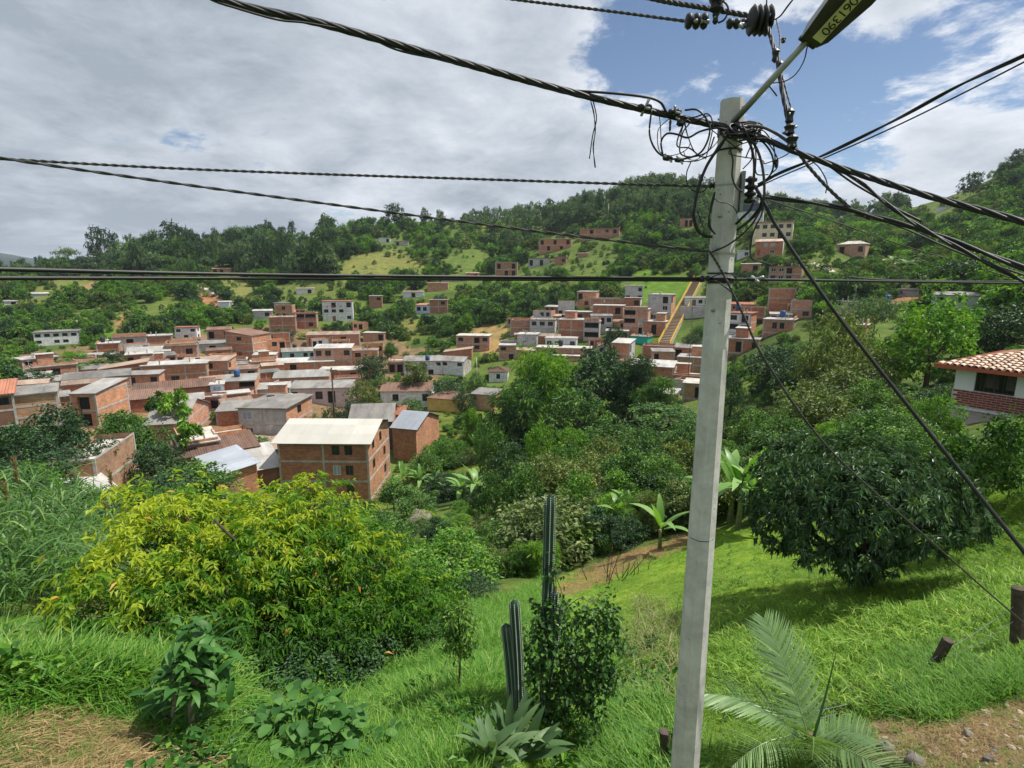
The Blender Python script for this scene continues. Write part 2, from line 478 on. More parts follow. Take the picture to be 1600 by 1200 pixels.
ROCK = plain_mat('rock', (0.19, 0.17, 0.14), 0.95, 0.4, 4, bump=0.8)

L_YEL = leaf_mat('leaf_yellow_green', (0.035, 0.115, 0.014), (0.110, 0.260, 0.024), (0.420, 0.490, 0.042), 0.5)
L_ORA = leaf_mat('leaf_orange', (0.350, 0.200, 0.020), (0.450, 0.240, 0.020), (0.500, 0.300, 0.030), 0.3)
L_MAN = leaf_mat('leaf_mango', (0.024, 0.062, 0.022), (0.056, 0.122, 0.042), (0.140, 0.230, 0.085), 0.22, 0.36, 0.5)  # palest tone raised so that the colour carries the leaves' sheen
L_MID = leaf_mat('leaf_mid', (0.018, 0.058, 0.012), (0.060, 0.150, 0.027), (0.195, 0.345, 0.056), 0.28)
L_BRT = leaf_mat('leaf_bright', (0.030, 0.100, 0.011), (0.100, 0.245, 0.025), (0.270, 0.440, 0.048), 0.36)
L_DRK = leaf_mat('leaf_dark', (0.009, 0.032, 0.012), (0.026, 0.074, 0.025), (0.090, 0.175, 0.050), 0.24)
L_OLV = leaf_mat('leaf_olive', (0.042, 0.070, 0.018), (0.108, 0.160, 0.040), (0.280, 0.335, 0.088), 0.28)
L_EUC = leaf_mat('leaf_eucalypt', (0.048, 0.100, 0.040), (0.100, 0.180, 0.078), (0.200, 0.290, 0.120), 0.3)
L_CAN = leaf_mat('leaf_cane', (0.040, 0.110, 0.022), (0.090, 0.200, 0.045), (0.240, 0.360, 0.110), 0.4, 0.45, 0.35)
L_BAN = leaf_mat('leaf_banana', (0.087, 0.217, 0.043), (0.160, 0.326, 0.065), (0.304, 0.464, 0.160), 0.45, 0.4, 0.4)
L_AGA = leaf_mat('leaf_strap', (0.045, 0.095, 0.035), (0.080, 0.150, 0.055), (0.170, 0.240, 0.105), 0.25, 0.5, 0.3)
L_DRA = leaf_mat('leaf_dracaena', (0.020, 0.075, 0.014), (0.045, 0.140, 0.026), (0.120, 0.250, 0.060), 0.3, 0.5, 0.25)
L_BSH = leaf_mat('leaf_bush', (0.030, 0.095, 0.022), (0.065, 0.175, 0.038), (0.130, 0.270, 0.065), 0.4, 0.55, 0.2)
L_PLM = leaf_mat('leaf_palm', (0.087, 0.174, 0.065), (0.160, 0.261, 0.102), (0.290, 0.392, 0.174), 0.3, 0.38, 0.45)
L_GRS = leaf_mat('grass_lawn', (0.085, 0.195, 0.016), (0.170, 0.330, 0.030), (0.350, 0.460, 0.080), 0.4, 0.6)
L_GRT = leaf_mat('grass_tall', (0.051, 0.160, 0.014), (0.116, 0.275, 0.026), (0.275, 0.392, 0.087), 0.4, 0.6)
L_DRY = leaf_mat('grass_dry', (0.160, 0.105, 0.045), (0.290, 0.200, 0.090), (0.420, 0.310, 0.150), 0.2, 0.8)
L_STR = leaf_mat('grass_straw', (0.130, 0.150, 0.050), (0.220, 0.240, 0.090), (0.360, 0.350, 0.170), 0.3, 0.7)

# ------------------------------------------------------------------ the ground: one sheet, a hillside falling to a valley and rising to wooded hills
def px_ut(px, py):
    d = pix_dir(px, py)
    return math.atan2(d[0], d[1]), d[2] / math.hypot(d[0], d[1])


def to_px(P):
    P = np.asarray(P, float)
    c, s = math.cos(PITCH), math.sin(PITCH)
    fw = P[..., 1] * c - P[..., 2] * s; up = P[..., 1] * s + P[..., 2] * c
    fw = np.where(np.abs(fw) < 1e-6, 1e-6, fw)
    return 800 + F * P[..., 0] / fw, 600 - F * up / fw, fw


def plane(x, y):
    return -7 + 0.306 * (x - 8.1) - 0.418 * (y - 11.5)


CP = []          # (u, ln r, z/r)
for px in (900, 1100, 1300, 1500, 1700):
    u = px_ut(px, 800)[0]
    for r in (3.0, 5, 8, 12, 17, 23):
        if px >= 1500 and r > 18: continue
        x, y = r * math.sin(u), r * math.cos(u)
        CP.append((u, math.log(r), plane(x, y) / r))
cols = {
    -150: [(1260, 7.0), (1100, 10), (1000, 16), (900, 27), (780, 55), (700, 85), (640, 108), (560, 170), (500, 260), (445, 400), (430, 480)],
    0: [(1350, 5), (1200, 7.5), (1100, 10), (1000, 16), (900, 27), (840, 40), (780, 56), (720, 76), (660, 99), (600, 130), (560, 170), (500, 260), (445, 380), (432, 480)],
    200: [(1350, 4.6), (1200, 6.5), (1100, 9), (1000, 14), (900, 26), (840, 42), (780, 60), (720, 80), (660, 102), (600, 127), (560, 160), (530, 190), (480, 250), (430, 350), (408, 450)],
    400: [(1350, 4.6), (1200, 6.5), (1100, 9.5), (1000, 15), (900, 27), (820, 53), (760, 73), (700, 89), (640, 111), (600, 136), (560, 166), (520, 196), (480, 236), (430, 310), (392, 410)],
    600: [(1350, 4.5), (1200, 6.5), (1100, 9.3), (1000, 14.5), (900, 27), (830, 50), (770, 76), (700, 94), (650, 113), (600, 137), (540, 175), (480, 225), (420, 290), (380, 350), (350, 405)],
    800: [(1350, 4.3), (1200, 6), (1100, 7.8), (1000, 11.5), (930, 17.5), (880, 26), (800, 48), (720, 78), (640, 112), (580, 142), (530, 168), (480, 205), (430, 255), (390, 320), (352, 430), (340, 520)],
    1000: [(840, 26), (790, 35), (700, 62), (620, 115), (580, 134), (540, 152), (480, 178), (440, 215), (380, 270), (330, 330), (303, 365)],
    1100: [(830, 25), (780, 34), (680, 64), (610, 116), (560, 142), (500, 168), (440, 212), (390, 240), (350, 280), (320, 330), (305, 365)],
    1200: [(815, 24.5), (760, 34), (690, 52), (640, 75), (580, 105), (530, 135), (480, 165), (440, 195), (400, 205), (372, 225), (345, 300), (336, 480), (328, 620)],
    1300: [(720, 32), (670, 50), (620, 70), (560, 100), (500, 140), (450, 175), (400, 210), (370, 300), (345, 450), (328, 640)],
    1400: [(740, 24), (700, 32), (650, 48), (600, 70), (540, 110), (490, 145), (450, 175), (400, 240), (350, 360), (335, 430)],
    1500: [(700, 24), (650, 38), (590, 66), (540, 100), (500, 130), (450, 165), (400, 215), (340, 300), (312, 350)],
    1600: [(690, 22), (640, 32), (580, 60), (540, 85), (480, 130), (420, 190), (350, 260), (290, 330), (262, 375)],
    1750: [(690, 20), (640, 32), (580, 60), (540, 85), (480, 130), (420, 190), (350, 260), (280, 330), (230, 400)],
}
for px, lst in cols.items():
    for i, (py, r) in enumerate(lst):
        u, t = px_ut(px, py)
        CP.append((u, math.log(r), t))
    # behind the crest the land falls away again
    u, t = px_ut(px, lst[-1][0]); r = lst[-1][1]
    CP.append((u, math.log(r * 1.5), t - 0.055)); CP.append((u, math.log(max(r * 3, 1500)), t * 0.3 - 0.06))
    CP.append((u, math.log(6000), -0.02))
for px, py in ((-250, 386), (-60, 390), (30, 397), (90, 409)):
    u, t = px_ut(px, py); CP.append((u, math.log(3600), t))
CP = np.array(CP)
KU = 1.9         # weight of the bearing against the distance in the spline


def tps(d2):
    return np.where(d2 > 1e-12, 0.5 * d2 * np.log(np.maximum(d2, 1e-12)), 0.0)


X = np.stack([CP[:, 0] * KU, CP[:, 1]], 1)
n = len(X)
A = np.zeros((n + 3, n + 3))
A[:n, :n] = tps(((X[:, None] - X[None]) ** 2).sum(-1)) + np.eye(n) * 2e-3
A[:n, n:] = np.c_[np.ones(n), X]; A[n:, :n] = A[:n, n:].T
SOL = np.linalg.solve(A, np.r_[CP[:, 2], 0, 0, 0])


def spline(u, lr):
    q = np.stack([u * KU, lr], -1).reshape(-1, 2)
    out = np.empty(len(q))
    for i in range(0, len(q), 20000):
        b = q[i:i + 20000]
        out[i:i + 20000] = tps(((b[:, None] - X[None]) ** 2).sum(-1)) @ SOL[:n] + SOL[n] + b @ SOL[n + 1:]
    return out.reshape(np.shape(u))


UMAX = R(56)
ua = np.concatenate([np.linspace(-math.pi, -UMAX, 40, endpoint=False), np.linspace(-UMAX, UMAX, 470), np.linspace(UMAX, math.pi, 41)[1:-1]])
LR0, LR1, NR = math.log(1.2), math.log(5500), 330
la = np.linspace(LR0, LR1, NR)
UU, LL = np.meshgrid(ua, la, indexing='ij')
TT = spline(np.clip(UU, -R(52), R(52)), LL)
back = 0.5 * (spline(np.full(NR, R(-52)), la) + spline(np.full(NR, R(52)), la))
wb = np.clip((np.abs(UU) - R(60)) / R(100), 0, 1); wb = wb * wb * (3 - 2 * wb)
TT = TT * (1 - wb) + back[None] * wb
RRg = np.exp(LL); XXg = RRg * np.sin(UU); YYg = RRg * np.cos(UU)


def vnoise(x, y, seed):
    """smooth value noise on a lattice"""
    rs = np.random.default_rng(seed); tab = rs.random((256, 256)) * 2 - 1
    xi = np.floor(x).astype(int); yi = np.floor(y).astype(int); fx = x - xi; fy = y - yi
    fx = fx * fx * (3 - 2 * fx); fy = fy * fy * (3 - 2 * fy)
    a = tab[xi % 256, yi % 256]; b = tab[(xi + 1) % 256, yi % 256]; c = tab[xi % 256, (yi + 1) % 256]; d = tab[(xi + 1) % 256, (yi + 1) % 256]
    return (a * (1 - fx) + b * fx) * (1 - fy) + (c * (1 - fx) + d * fx) * fy


ZZg = TT * RRg
rough = np.clip((RRg - 3) / 30, 0, 1)
ZZg = ZZg + 0.05 * vnoise(XXg / 0.7, YYg / 0.7, 1) + rough * (0.25 * vnoise(XXg / 4, YYg / 4, 2) + np.clip(RRg / 300, 0, 1) * 2.2 * vnoise(XXg / 30, YYg / 30, 3) + np.clip((RRg - 1500) / 1500, 0, 1) * 26 * vnoise(XXg / 300, YYg / 300, 4))
# heap of cut dry grass, bottom left
mu_, mt_ = px_ut(95, 1135)
mx_, my_ = 8.6 * math.sin(mu_), 8.6 * math.cos(mu_)
ZZg = ZZg + 0.75 * np.exp(-(((XXg - mx_) / 1.9) ** 2 + ((YYg - my_) / 1.5) ** 2))
TT = ZZg / RRg


def gz(x, y):
    """height of the ground at x, y"""
    x = np.asarray(x, float); y = np.asarray(y, float)
    u = np.arctan2(x, y); lr = np.log(np.maximum(np.hypot(x, y), 1.3))
    i = np.clip(np.searchsorted(ua, u) - 1, 0, len(ua) - 2); f = (u - ua[i]) / (ua[i + 1] - ua[i])
    k = np.clip((lr - LR0) / (LR1 - LR0) * (NR - 1), 0, NR - 1.001); j = k.astype(int); g = k - j
    return (ZZg[i, j] * (1 - f) + ZZg[i + 1, j] * f) * (1 - g) + (ZZg[i, j + 1] * (1 - f) + ZZg[i + 1, j + 1] * f) * g


def hit(px, py, rmin=2.5, rmax=5000):
    """where the ray of a pixel first meets the ground"""
    u, t = px_ut(px, py)
    i = min(max(np.searchsorted(ua, u) - 1, 0), len(ua) - 2); f = (u - ua[i]) / (ua[i + 1] - ua[i])
    prof = TT[i] * (1 - f) + TT[i + 1] * f
    ok = np.where((prof >= t) & (la >= math.log(rmin)))[0]
    if len(ok) == 0: return None
    j = ok[0]
    if j > 0 and prof[j - 1] < t:
        g = (t - prof[j - 1]) / (prof[j] - prof[j - 1]); lr = la[j - 1] + g * (la[1] - la[0])
    else: lr = la[j]
    r = math.exp(lr)
    if r > rmax: return None
    return np.array([r * math.sin(u), r * math.cos(u), t * r])


def hits(px, py, rmin=2.5):
    """vectorised hit(); returns points and a mask"""
    px = np.asarray(px, float); py = np.asarray(py, float)
    d = np.stack([(px - 800) / F, np.cos(PITCH) + (600 - py) / F * np.sin(PITCH), -np.sin(PITCH) + (600 - py) / F * np.cos(PITCH)], -1)
    u = np.arctan2(d[:, 0], d[:, 1]); t = d[:, 2] / np.hypot(d[:, 0], d[:, 1])
    i = np.clip(np.searchsorted(ua, u) - 1, 0, len(ua) - 2); f = ((u - ua[i]) / (ua[i + 1] - ua[i]))[:, None]
    out = np.zeros((len(px), 3)); good = np.zeros(len(px), bool)
    j0 = np.searchsorted(la, math.log(rmin))
    for s in range(0, len(px), 8000):
        e = slice(s, s + 8000)
        prof = TT[i[e]] * (1 - f[e]) + TT[i[e] + 1] * f[e]
        m = prof >= t[e][:, None]; m[:, :j0] = False
        j = m.argmax(1); g_ok = m.any(1)
        jj = np.maximum(j, 1); k = np.arange(len(jj))
        a, b = prof[k, jj - 1], prof[k, jj]
        g = np.clip((t[e] - a) / np.where(np.abs(b - a) < 1e-9, 1e-9, b - a), 0, 1)
        r = np.exp(la[jj - 1] + g * (la[1] - la[0]))
        out[e] = np.stack([r * np.sin(u[e]), r * np.cos(u[e]), t[e] * r], -1); good[e] = g_ok
    return out, good


def at(px, py, r):
    """the point of a pixel's ray at horizontal distance r"""
    d = pix_dir(px, py); h = math.hypot(d[0], d[1])
    return d * (r / h)


def on_ground(px, r):
    u = px_ut(px, 700)[0]
    x, y = r * math.sin(u), r * math.cos(u)
    return np.array([x, y, float(gz(x, y))])


def in_poly(x, y, poly):
    x = np.asarray(x); y = np.asarray(y); ins = np.zeros(x.shape, bool)
    n = len(poly); j = n - 1
    for i in range(n):
        xi, yi = poly[i]; xj, yj = poly[j]
        c = ((yi > y) != (yj > y)) & (x < (xj - xi) * (y - yi) / ((yj - yi) or 1e-9) + xi)
        ins ^= c; j = i
    return ins


# land cover: (outline in the picture, nearest, farthest, colour)
GREEN = (0.115, 0.175, 0.036); DEEP = (0.060, 0.100, 0.026); MEADOW = (0.095, 0.185, 0.024); SOIL = (0.30, 0.185, 0.10); DRYG = (0.165, 0.185, 0.055)
LAWN = (0.15, 0.26, 0.028); STRAW = (0.24, 0.17, 0.08); SAND = (0.27, 0.205, 0.145); DIRT = (0.20, 0.14, 0.085)
ZONES = [
    ([(540, 1240), (560, 1120), (620, 1080), (740, 960), (860, 905), (960, 880), (1130, 830), (1200, 820), (1400, 790), (1620, 740), (1800, 720), (1800, 1300), (400, 1350)], 3, 60, LAWN),
    ([(870, 912), (960, 870), (1120, 822), (1110, 838), (1000, 880), (900, 930), (850, 935)], 12, 60, STRAW),
    ([(-200, 1095), (60, 1080), (150, 1085), (235, 1130), (260, 1240), (220, 1400), (-200, 1400)], 3, 20, STRAW),
    ([(1330, 1140), (1400, 1110), (1480, 1130), (1540, 1080), (1640, 1050), (1800, 1050), (1800, 1400), (1340, 1400)], 3, 16, SAND),
    ([(-200, 990), (120, 985), (140, 1060), (60, 1080), (-200, 1090)], 8, 40, LAWN),
    ([(978, 470), (985, 432), (1010, 418), (1075, 428), (1085, 455), (1060, 468)], 150, 320, MEADOW),
    ([(1360, 462), (1420, 452), (1470, 480), (1430, 495), (1380, 485)], 120, 260, MEADOW),
    ([(1440, 330), (1520, 285), (1560, 280), (1560, 300), (1500, 330), (1460, 360)], 200, 500, (0.11, 0.165, 0.036)),
    ([(520, 425), (560, 398), (610, 392), (650, 405), (670, 430), (600, 440), (540, 440)], 200, 420, DRYG),
    ([(400, 415), (440, 395), (490, 385), (500, 395), (440, 420), (400, 430)], 200, 460, DRYG),
    ([(30, 465), (70, 440), (130, 428), (160, 440), (120, 470), (60, 480)], 200, 460, (0.14, 0.17, 0.045)),
    ([(90, 460), (140, 440), (175, 445), (140, 470)], 200, 460, (0.26, 0.19, 0.10)),
    ([(300, 465), (330, 450), (350, 470), (340, 490), (310, 490)], 180, 460, (0.33, 0.17, 0.09)),
    ([(170, 505), (200, 485), (215, 500), (200, 520), (175, 525)], 150, 360, (0.25, 0.18, 0.08)),
    ([(150, 520), (170, 512), (215, 522), (190, 532), (165, 534)], 140, 300, MEADOW),
    ([(330, 440), (380, 435), (400, 450), (390, 480), (360, 470)], 180, 460, (0.17, 0.18, 0.06)),
    ([(590, 510), (640, 500), (680, 505), (640, 525), (600, 520)], 140, 300, (0.17, 0.17, 0.05)),
    ([(735, 515), (790, 505), (800, 525), (770, 560), (745, 550)], 130, 260, (0.28, 0.21, 0.09)),
    ([(1350, 470), (1400, 455), (1440, 452), (1430, 470)], 130, 260, (0.33, 0.18, 0.10)),
    ([(0, 640), (0, 560), (150, 540), (430, 510), (600, 530), (720, 560), (620, 660), (450, 700), (200, 690)], 85, 220, DIRT),
    ([(1235, 400), (1290, 395), (1320, 425), (1300, 448), (1250, 445)], 150, 320, (0.115, 0.155, 0.042)),
    ([(700, 395), (740, 385), (770, 410), (740, 430), (705, 425)], 200, 420, (0.10, 0.155, 0.036)),
    ([(420, 455), (470, 435), (540, 440), (560, 460), (500, 475), (440, 480)], 180, 420, (0.11, 0.15, 0.040)),
    ([(220, 480), (270, 462), (300, 475), (280, 505), (230, 515)], 170, 380, (0.11, 0.155, 0.036)),
    ([(880, 415), (930, 400), (970, 410), (950, 440), (900, 445)], 180, 340, (0.10, 0.15, 0.036)),
    ([(1500, 350), (1560, 330), (1620, 345), (1600, 380), (1530, 385)], 180, 420, (0.10, 0.15, 0.036)),
    ([(640, 640), (720, 640), (760, 690), (720, 760), (650, 740), (620, 690)], 60, 120, (0.11, 0.15, 0.03)),
]
ppx, ppy, pfw = to_px(np.stack([XXg, YYg, ZZg], -1))
colr = np.empty(XXg.shape + (3,))
mixn = np.clip(0.5 + 0.6 * vnoise(XXg / 9, YYg / 9, 5), 0, 1)[..., None]
colr[:] = np.array(GREEN) * mixn + np.array(DEEP) * (1 - mixn)
jx = 9 * vnoise(ppx / 14, ppy / 14, 6); jy = 5 * vnoise(ppx / 14, ppy / 14, 8)
for poly, r0, r1, c in ZONES:
    m = in_poly(ppx + jx, ppy + jy, poly) & (RRg > r0) & (RRg < r1) & (pfw > 0)
    colr[m] = c
farm = RRg > 1200
colr[farm] = (0.022, 0.042, 0.036)      # forest on the distant range, with the blue of haze put into its colour
N0, N1 = TT.shape
gi = np.arange(N0 * N1).reshape(N0, N1)
gq = np.stack([gi[:, :-1], gi[:, 1:], np.roll(gi, -1, 0)[:, 1:], np.roll(gi, -1, 0)[:, :-1]], -1).reshape(-1, 4)
m, nn, ll = new_mat('ground_soil_and_grass')
at_ = nn.new('ShaderNodeAttribute'); at_.attribute_name = 'cover'
tcn = nn.new('ShaderNodeTexCoord')
nz1 = nn.new('ShaderNodeTexNoise'); nz1.inputs['Scale'].default_value = 2.2; nz1.inputs['Detail'].default_value = 12; nz1.inputs['Roughness'].default_value = 0.75
ll.new(tcn.outputs['Object'], nz1.inputs['Vector'])
rp1 = nn.new('ShaderNodeValToRGB'); rp1.color_ramp.elements[0].position = 0.3; rp1.color_ramp.elements[1].position = 0.72
rp1.color_ramp.elements[0].color = (0.45, 0.45, 0.42, 1); rp1.color_ramp.elements[1].color = (1.3, 1.25, 1.2, 1)
ll.new(nz1.outputs['Fac'], rp1.inputs[0])
nz2 = nn.new('ShaderNodeTexNoise'); nz2.inputs['Scale'].default_value = 0.3; nz2.inputs['Detail'].default_value = 8
ll.new(tcn.outputs['Object'], nz2.inputs['Vector'])
rp2 = nn.new('ShaderNodeValToRGB'); rp2.color_ramp.elements[0].position = 0.35; rp2.color_ramp.elements[1].position = 0.68
rp2.color_ramp.elements[0].color = (0.72, 0.78, 0.8, 1); rp2.color_ramp.elements[1].color = (1.25, 1.12, 1.0, 1)
ll.new(nz2.outputs['Fac'], rp2.inputs[0])
gm0 = nn.new('ShaderNodeMix'); gm0.data_type = 'RGBA'; gm0.blend_type = 'MULTIPLY'; gm0.inputs[0].default_value = 1
ll.new(at_.outputs['Color'], gm0.inputs[6]); ll.new(rp2.outputs[0], gm0.inputs[7])
gm = nn.new('ShaderNodeMix'); gm.data_type = 'RGBA'; gm.blend_type = 'MULTIPLY'; gm.inputs[0].default_value = 1
ll.new(gm0.outputs[2], gm.inputs[6]); ll.new(rp1.outputs[0], gm.inputs[7])
pb = nn.new('ShaderNodeBsdfPrincipled'); pb.inputs['Roughness'].default_value = 0.95; pb.inputs['Specular IOR Level'].default_value = 0.1
ll.new(gm.outputs[2], pb.inputs['Base Color'])
bb = nn.new('ShaderNodeBump'); bb.inputs['Strength'].default_value = 0.8; bb.inputs['Distance'].default_value = 0.08
ll.new(nz1.outputs['Fac'], bb.inputs['Height']); ll.new(bb.outputs[0], pb.inputs['Normal'])
oo = nn.new('ShaderNodeOutputMaterial'); ll.new(pb.outputs[0], oo.inputs[0])
gme = mesh('ground', np.stack([XXg, YYg, ZZg], -1).reshape(-1, 3), gq, m, smooth=True)
ca = gme.color_attributes.new('cover', 'FLOAT_COLOR', 'POINT')
ca.data.foreach_set('color', np.concatenate([colr.reshape(-1, 3), np.ones((N0 * N1, 1))], 1).astype(np.float32).ravel())
tag(obj('ground', gme), 'green hillside falling into the valley and rising to hills', kind='structure')


def road(name, pts, width, mat, lift=0.25):
    P = []
    for px, py in pts:
        h = hit(px, py, 30)
        if h is not None: P.append(h)
    P = catmull(P, 8)
    T = norm(np.gradient(P, axis=0) * np.array([1, 1, 0])); S = np.stack([T[:, 1], -T[:, 0], T[:, 2] * 0], -1)
    V = []
    for k in np.linspace(-0.5, 0.5, 5):
        q = P + S * width * k; q[:, 2] = gz(q[:, 0], q[:, 1]) + lift; V.append(q)
    V = np.stack(V, 1); a = np.arange(len(P) * 5).reshape(-1, 5)
    Q = np.stack([a[:-1, :-1], a[:-1, 1:], a[1:, 1:], a[1:, :-1]], -1).reshape(-1, 4)
    # a skirt so that the roadbed has thickness
    L = V[:, 0].copy(); Rr = V[:, -1].copy(); L[:, 2] -= 1.0; Rr[:, 2] -= 1.0
    nb = len(P) * 5; li = nb + np.arange(len(P)); ri = li + len(P)
    sk = [np.stack([a[:-1, 0], a[1:, 0], li[1:], li[:-1]], -1), np.stack([a[1:, -1], a[:-1, -1], ri[:-1], ri[1:]], -1)]
    return obj(name, mesh(name, np.vstack([V.reshape(-1, 3), L, Rr]), np.vstack([Q] + sk), mat, smooth=True))


MROAD = plain_mat('dirt_road', (0.46, 0.40, 0.33), 0.95, 0.3, 0.6)
tag(road('dirt_road', [(300, 446), (318, 452), (340, 460), (362, 469), (374, 480)], 3.2, MROAD), 'pale dirt track climbing the hillside above the village', kind='structure')
tag(road('dirt_road', [(118, 516), (130, 518), (142, 524), (152, 531), (168, 538)], 4.5, MROAD), 'pale bend of road beside the long white villa', kind='structure')
tag(road('dirt_road', [(1270, 412), (1290, 420), (1310, 432), (1330, 440), (1352, 444)], 2.0, MROAD), 'thin pale footpath on the hill right of the pole', kind='structure')

# ------------------------------------------------------------------ houses
RECTS = []       # picture rectangle and distance of every house, so that trees leave it in view
FOOT = []        # plan circles of houses


def panel(mb, o, ax, W, z0, z1, holes, m, nrm_in, u0=0.0):
    """a wall of the line o + ax*x, x in 0..W, with openings (x0, zA, x1, zB, recess)"""
    xs = sorted({0.0, W, *[h[0] for h in holes], *[h[2] for h in holes]})
    zs = sorted({z0, z1, *[h[1] for h in holes], *[h[3] for h in holes]})
    P = lambda x, z, d=0.0: (o[0] + ax[0] * x + nrm_in[0] * d, o[1] + ax[1] * x + nrm_in[1] * d, z)
    for i in range(len(xs) - 1):
        for j in range(len(zs) - 1):
            xm, zm = (xs[i] + xs[i + 1]) / 2, (zs[j] + zs[j + 1]) / 2
            if any(h[0] < xm < h[2] and h[1] < zm < h[3] for h in holes): continue
            mb.quad(P(xs[i], zs[j]), P(xs[i + 1], zs[j]), P(xs[i + 1], zs[j + 1]), P(xs[i], zs[j + 1]), m,
                    [(u0 + xs[i], zs[j]), (u0 + xs[i + 1], zs[j]), (u0 + xs[i + 1], zs[j + 1]), (u0 + xs[i], zs[j + 1])])
    for (x0, a, x1, b, d) in holes:
        for (p, q) in (((x0, a), (x0, b)), ((x0, b), (x1, b)), ((x1, b), (x1, a)), ((x1, a), (x0, a))):
            mb.quad(P(*p), P(*q), P(*q, d), P(*p, d), m, [(p[0], p[1]), (q[0], q[1]), (q[0] + d, q[1]), (p[0] + d, p[1])])


def roof_sheet(mb, a, b, c, d, th=0.07, m=0, tile=False):
    """sloping sheet: a-b the eave, d-c the ridge"""
    a, b, c, d = map(np.array, (a, b, c, d))
    nv = np.cross(b - a, d - a); nv = nv / np.linalg.norm(nv)
    if nv[2] < 0: nv = -nv
    w0 = np.linalg.norm(b - a); h = (np.linalg.norm(d - a) + np.linalg.norm(c - b)) / 2
    ns = max(1, min(160, int(w0 / 0.16))) if tile else 1
    for i in range(ns):
        s, t = i / ns, (i + 1) / ns
        os_ = 0.055 * (i % 2) if tile else 0; ot = 0.055 * ((i + 1) % 2) if tile else 0
        p, q, r, z = a + (b - a) * s + nv * os_, a + (b - a) * t + nv * ot, d + (c - d) * t + nv * ot, d + (c - d) * s + nv * os_
        mb.quad(tuple(p), tuple(q), tuple(r), tuple(z), m, [(w0 * s, 0), (w0 * t, 0), (w0 * t, h), (w0 * s, h)])
    dn = nv * th
    P = [a, b, c, d]
    mb.quad(*[tuple(p - dn) for p in (d, c, b, a)], m)
    for i in range(4):
        p, q = P[i], P[(i + 1) % 4]
        if np.linalg.norm(p - q) > 0.01: mb.quad(tuple(p), tuple(q), tuple(q - dn), tuple(p - dn), m)


WIN_CACHE = {}


def window_mesh(w, h, kind):
    key = (round(w, 1), round(h, 1), kind)
    if key in WIN_CACHE: return WIN_CACHE[key], key
    w, h = key[0], key[1]
    mb = MB(); t = 0.07
    gl = {'W': GL, 'P': GB, 'L': GL, 'D': WD, 'B': DK, 'O': DK}[kind]
    fr = FW if kind in 'LP' else FR
    if kind in 'WPL':
        mb.box(-w / 2, -0.03, 0, -w / 2 + t, 0.03, h); mb.box(w / 2 - t, -0.03, 0, w / 2, 0.03, h)
        mb.box(-w / 2 + t, -0.03, 0, w / 2 - t, 0.03, t); mb.box(-w / 2 + t, -0.03, h - t, w / 2 - t, 0.03, h)
        if w > 0.8: mb.box(-t / 2, -0.025, t, t / 2, 0.025, h - t)
    elif kind == 'D':
        mb.box(-w / 2, -0.03, 0, -w / 2 + t, 0.03, h); mb.box(w / 2 - t, -0.03, 0, w / 2, 0.03, h); mb.box(-w / 2 + t, -0.03, h - t, w / 2 - t, 0.03, h)
    mb.quad((-w / 2, 0.01, 0), (w / 2, 0.01, 0), (w / 2, 0.01, h), (-w / 2, 0.01, h), 1)
    WIN_CACHE[key] = mb.mesh('window', [fr, gl])
    return WIN_CACHE[key], key


NAME_OF = {'W': 'window', 'P': 'window', 'L': 'window', 'D': 'door', 'B': 'balcony', 'O': 'opening'}  # balcony and opening are dark panes painted as shaded interiors


def holes_for(rows, W, H, z_base):
    """rows top floor first, one character per bay"""
    out = []
    nf = len(rows); fh = H / nf
    for fi, row in enumerate(rows):
        zf = z_base + H - (fi + 1) * fh
        k = len(row)
        for ci, ch in enumerate(row):
            if ch == '.': continue
            bw = W / k; cx = (ci + 0.5) * bw
            if ch in 'WPL': w, a, b, d = min(1.5, bw * 0.62), 0.32, 0.80, 0.10
            elif ch == 'D': w, a, b, d = min(1.1, bw * 0.6), 0.02, 0.78, 0.10
            elif ch == 'O': w, a, b, d = min(1.6, bw * 0.7), 0.06, 0.80, 0.5
            else: w, a, b, d = bw * 0.94, 0.34, 0.90, 1.3
            out.append((cx - w / 2, zf + a * fh, cx + w / 2, zf + b * fh, d, ch))
    return out


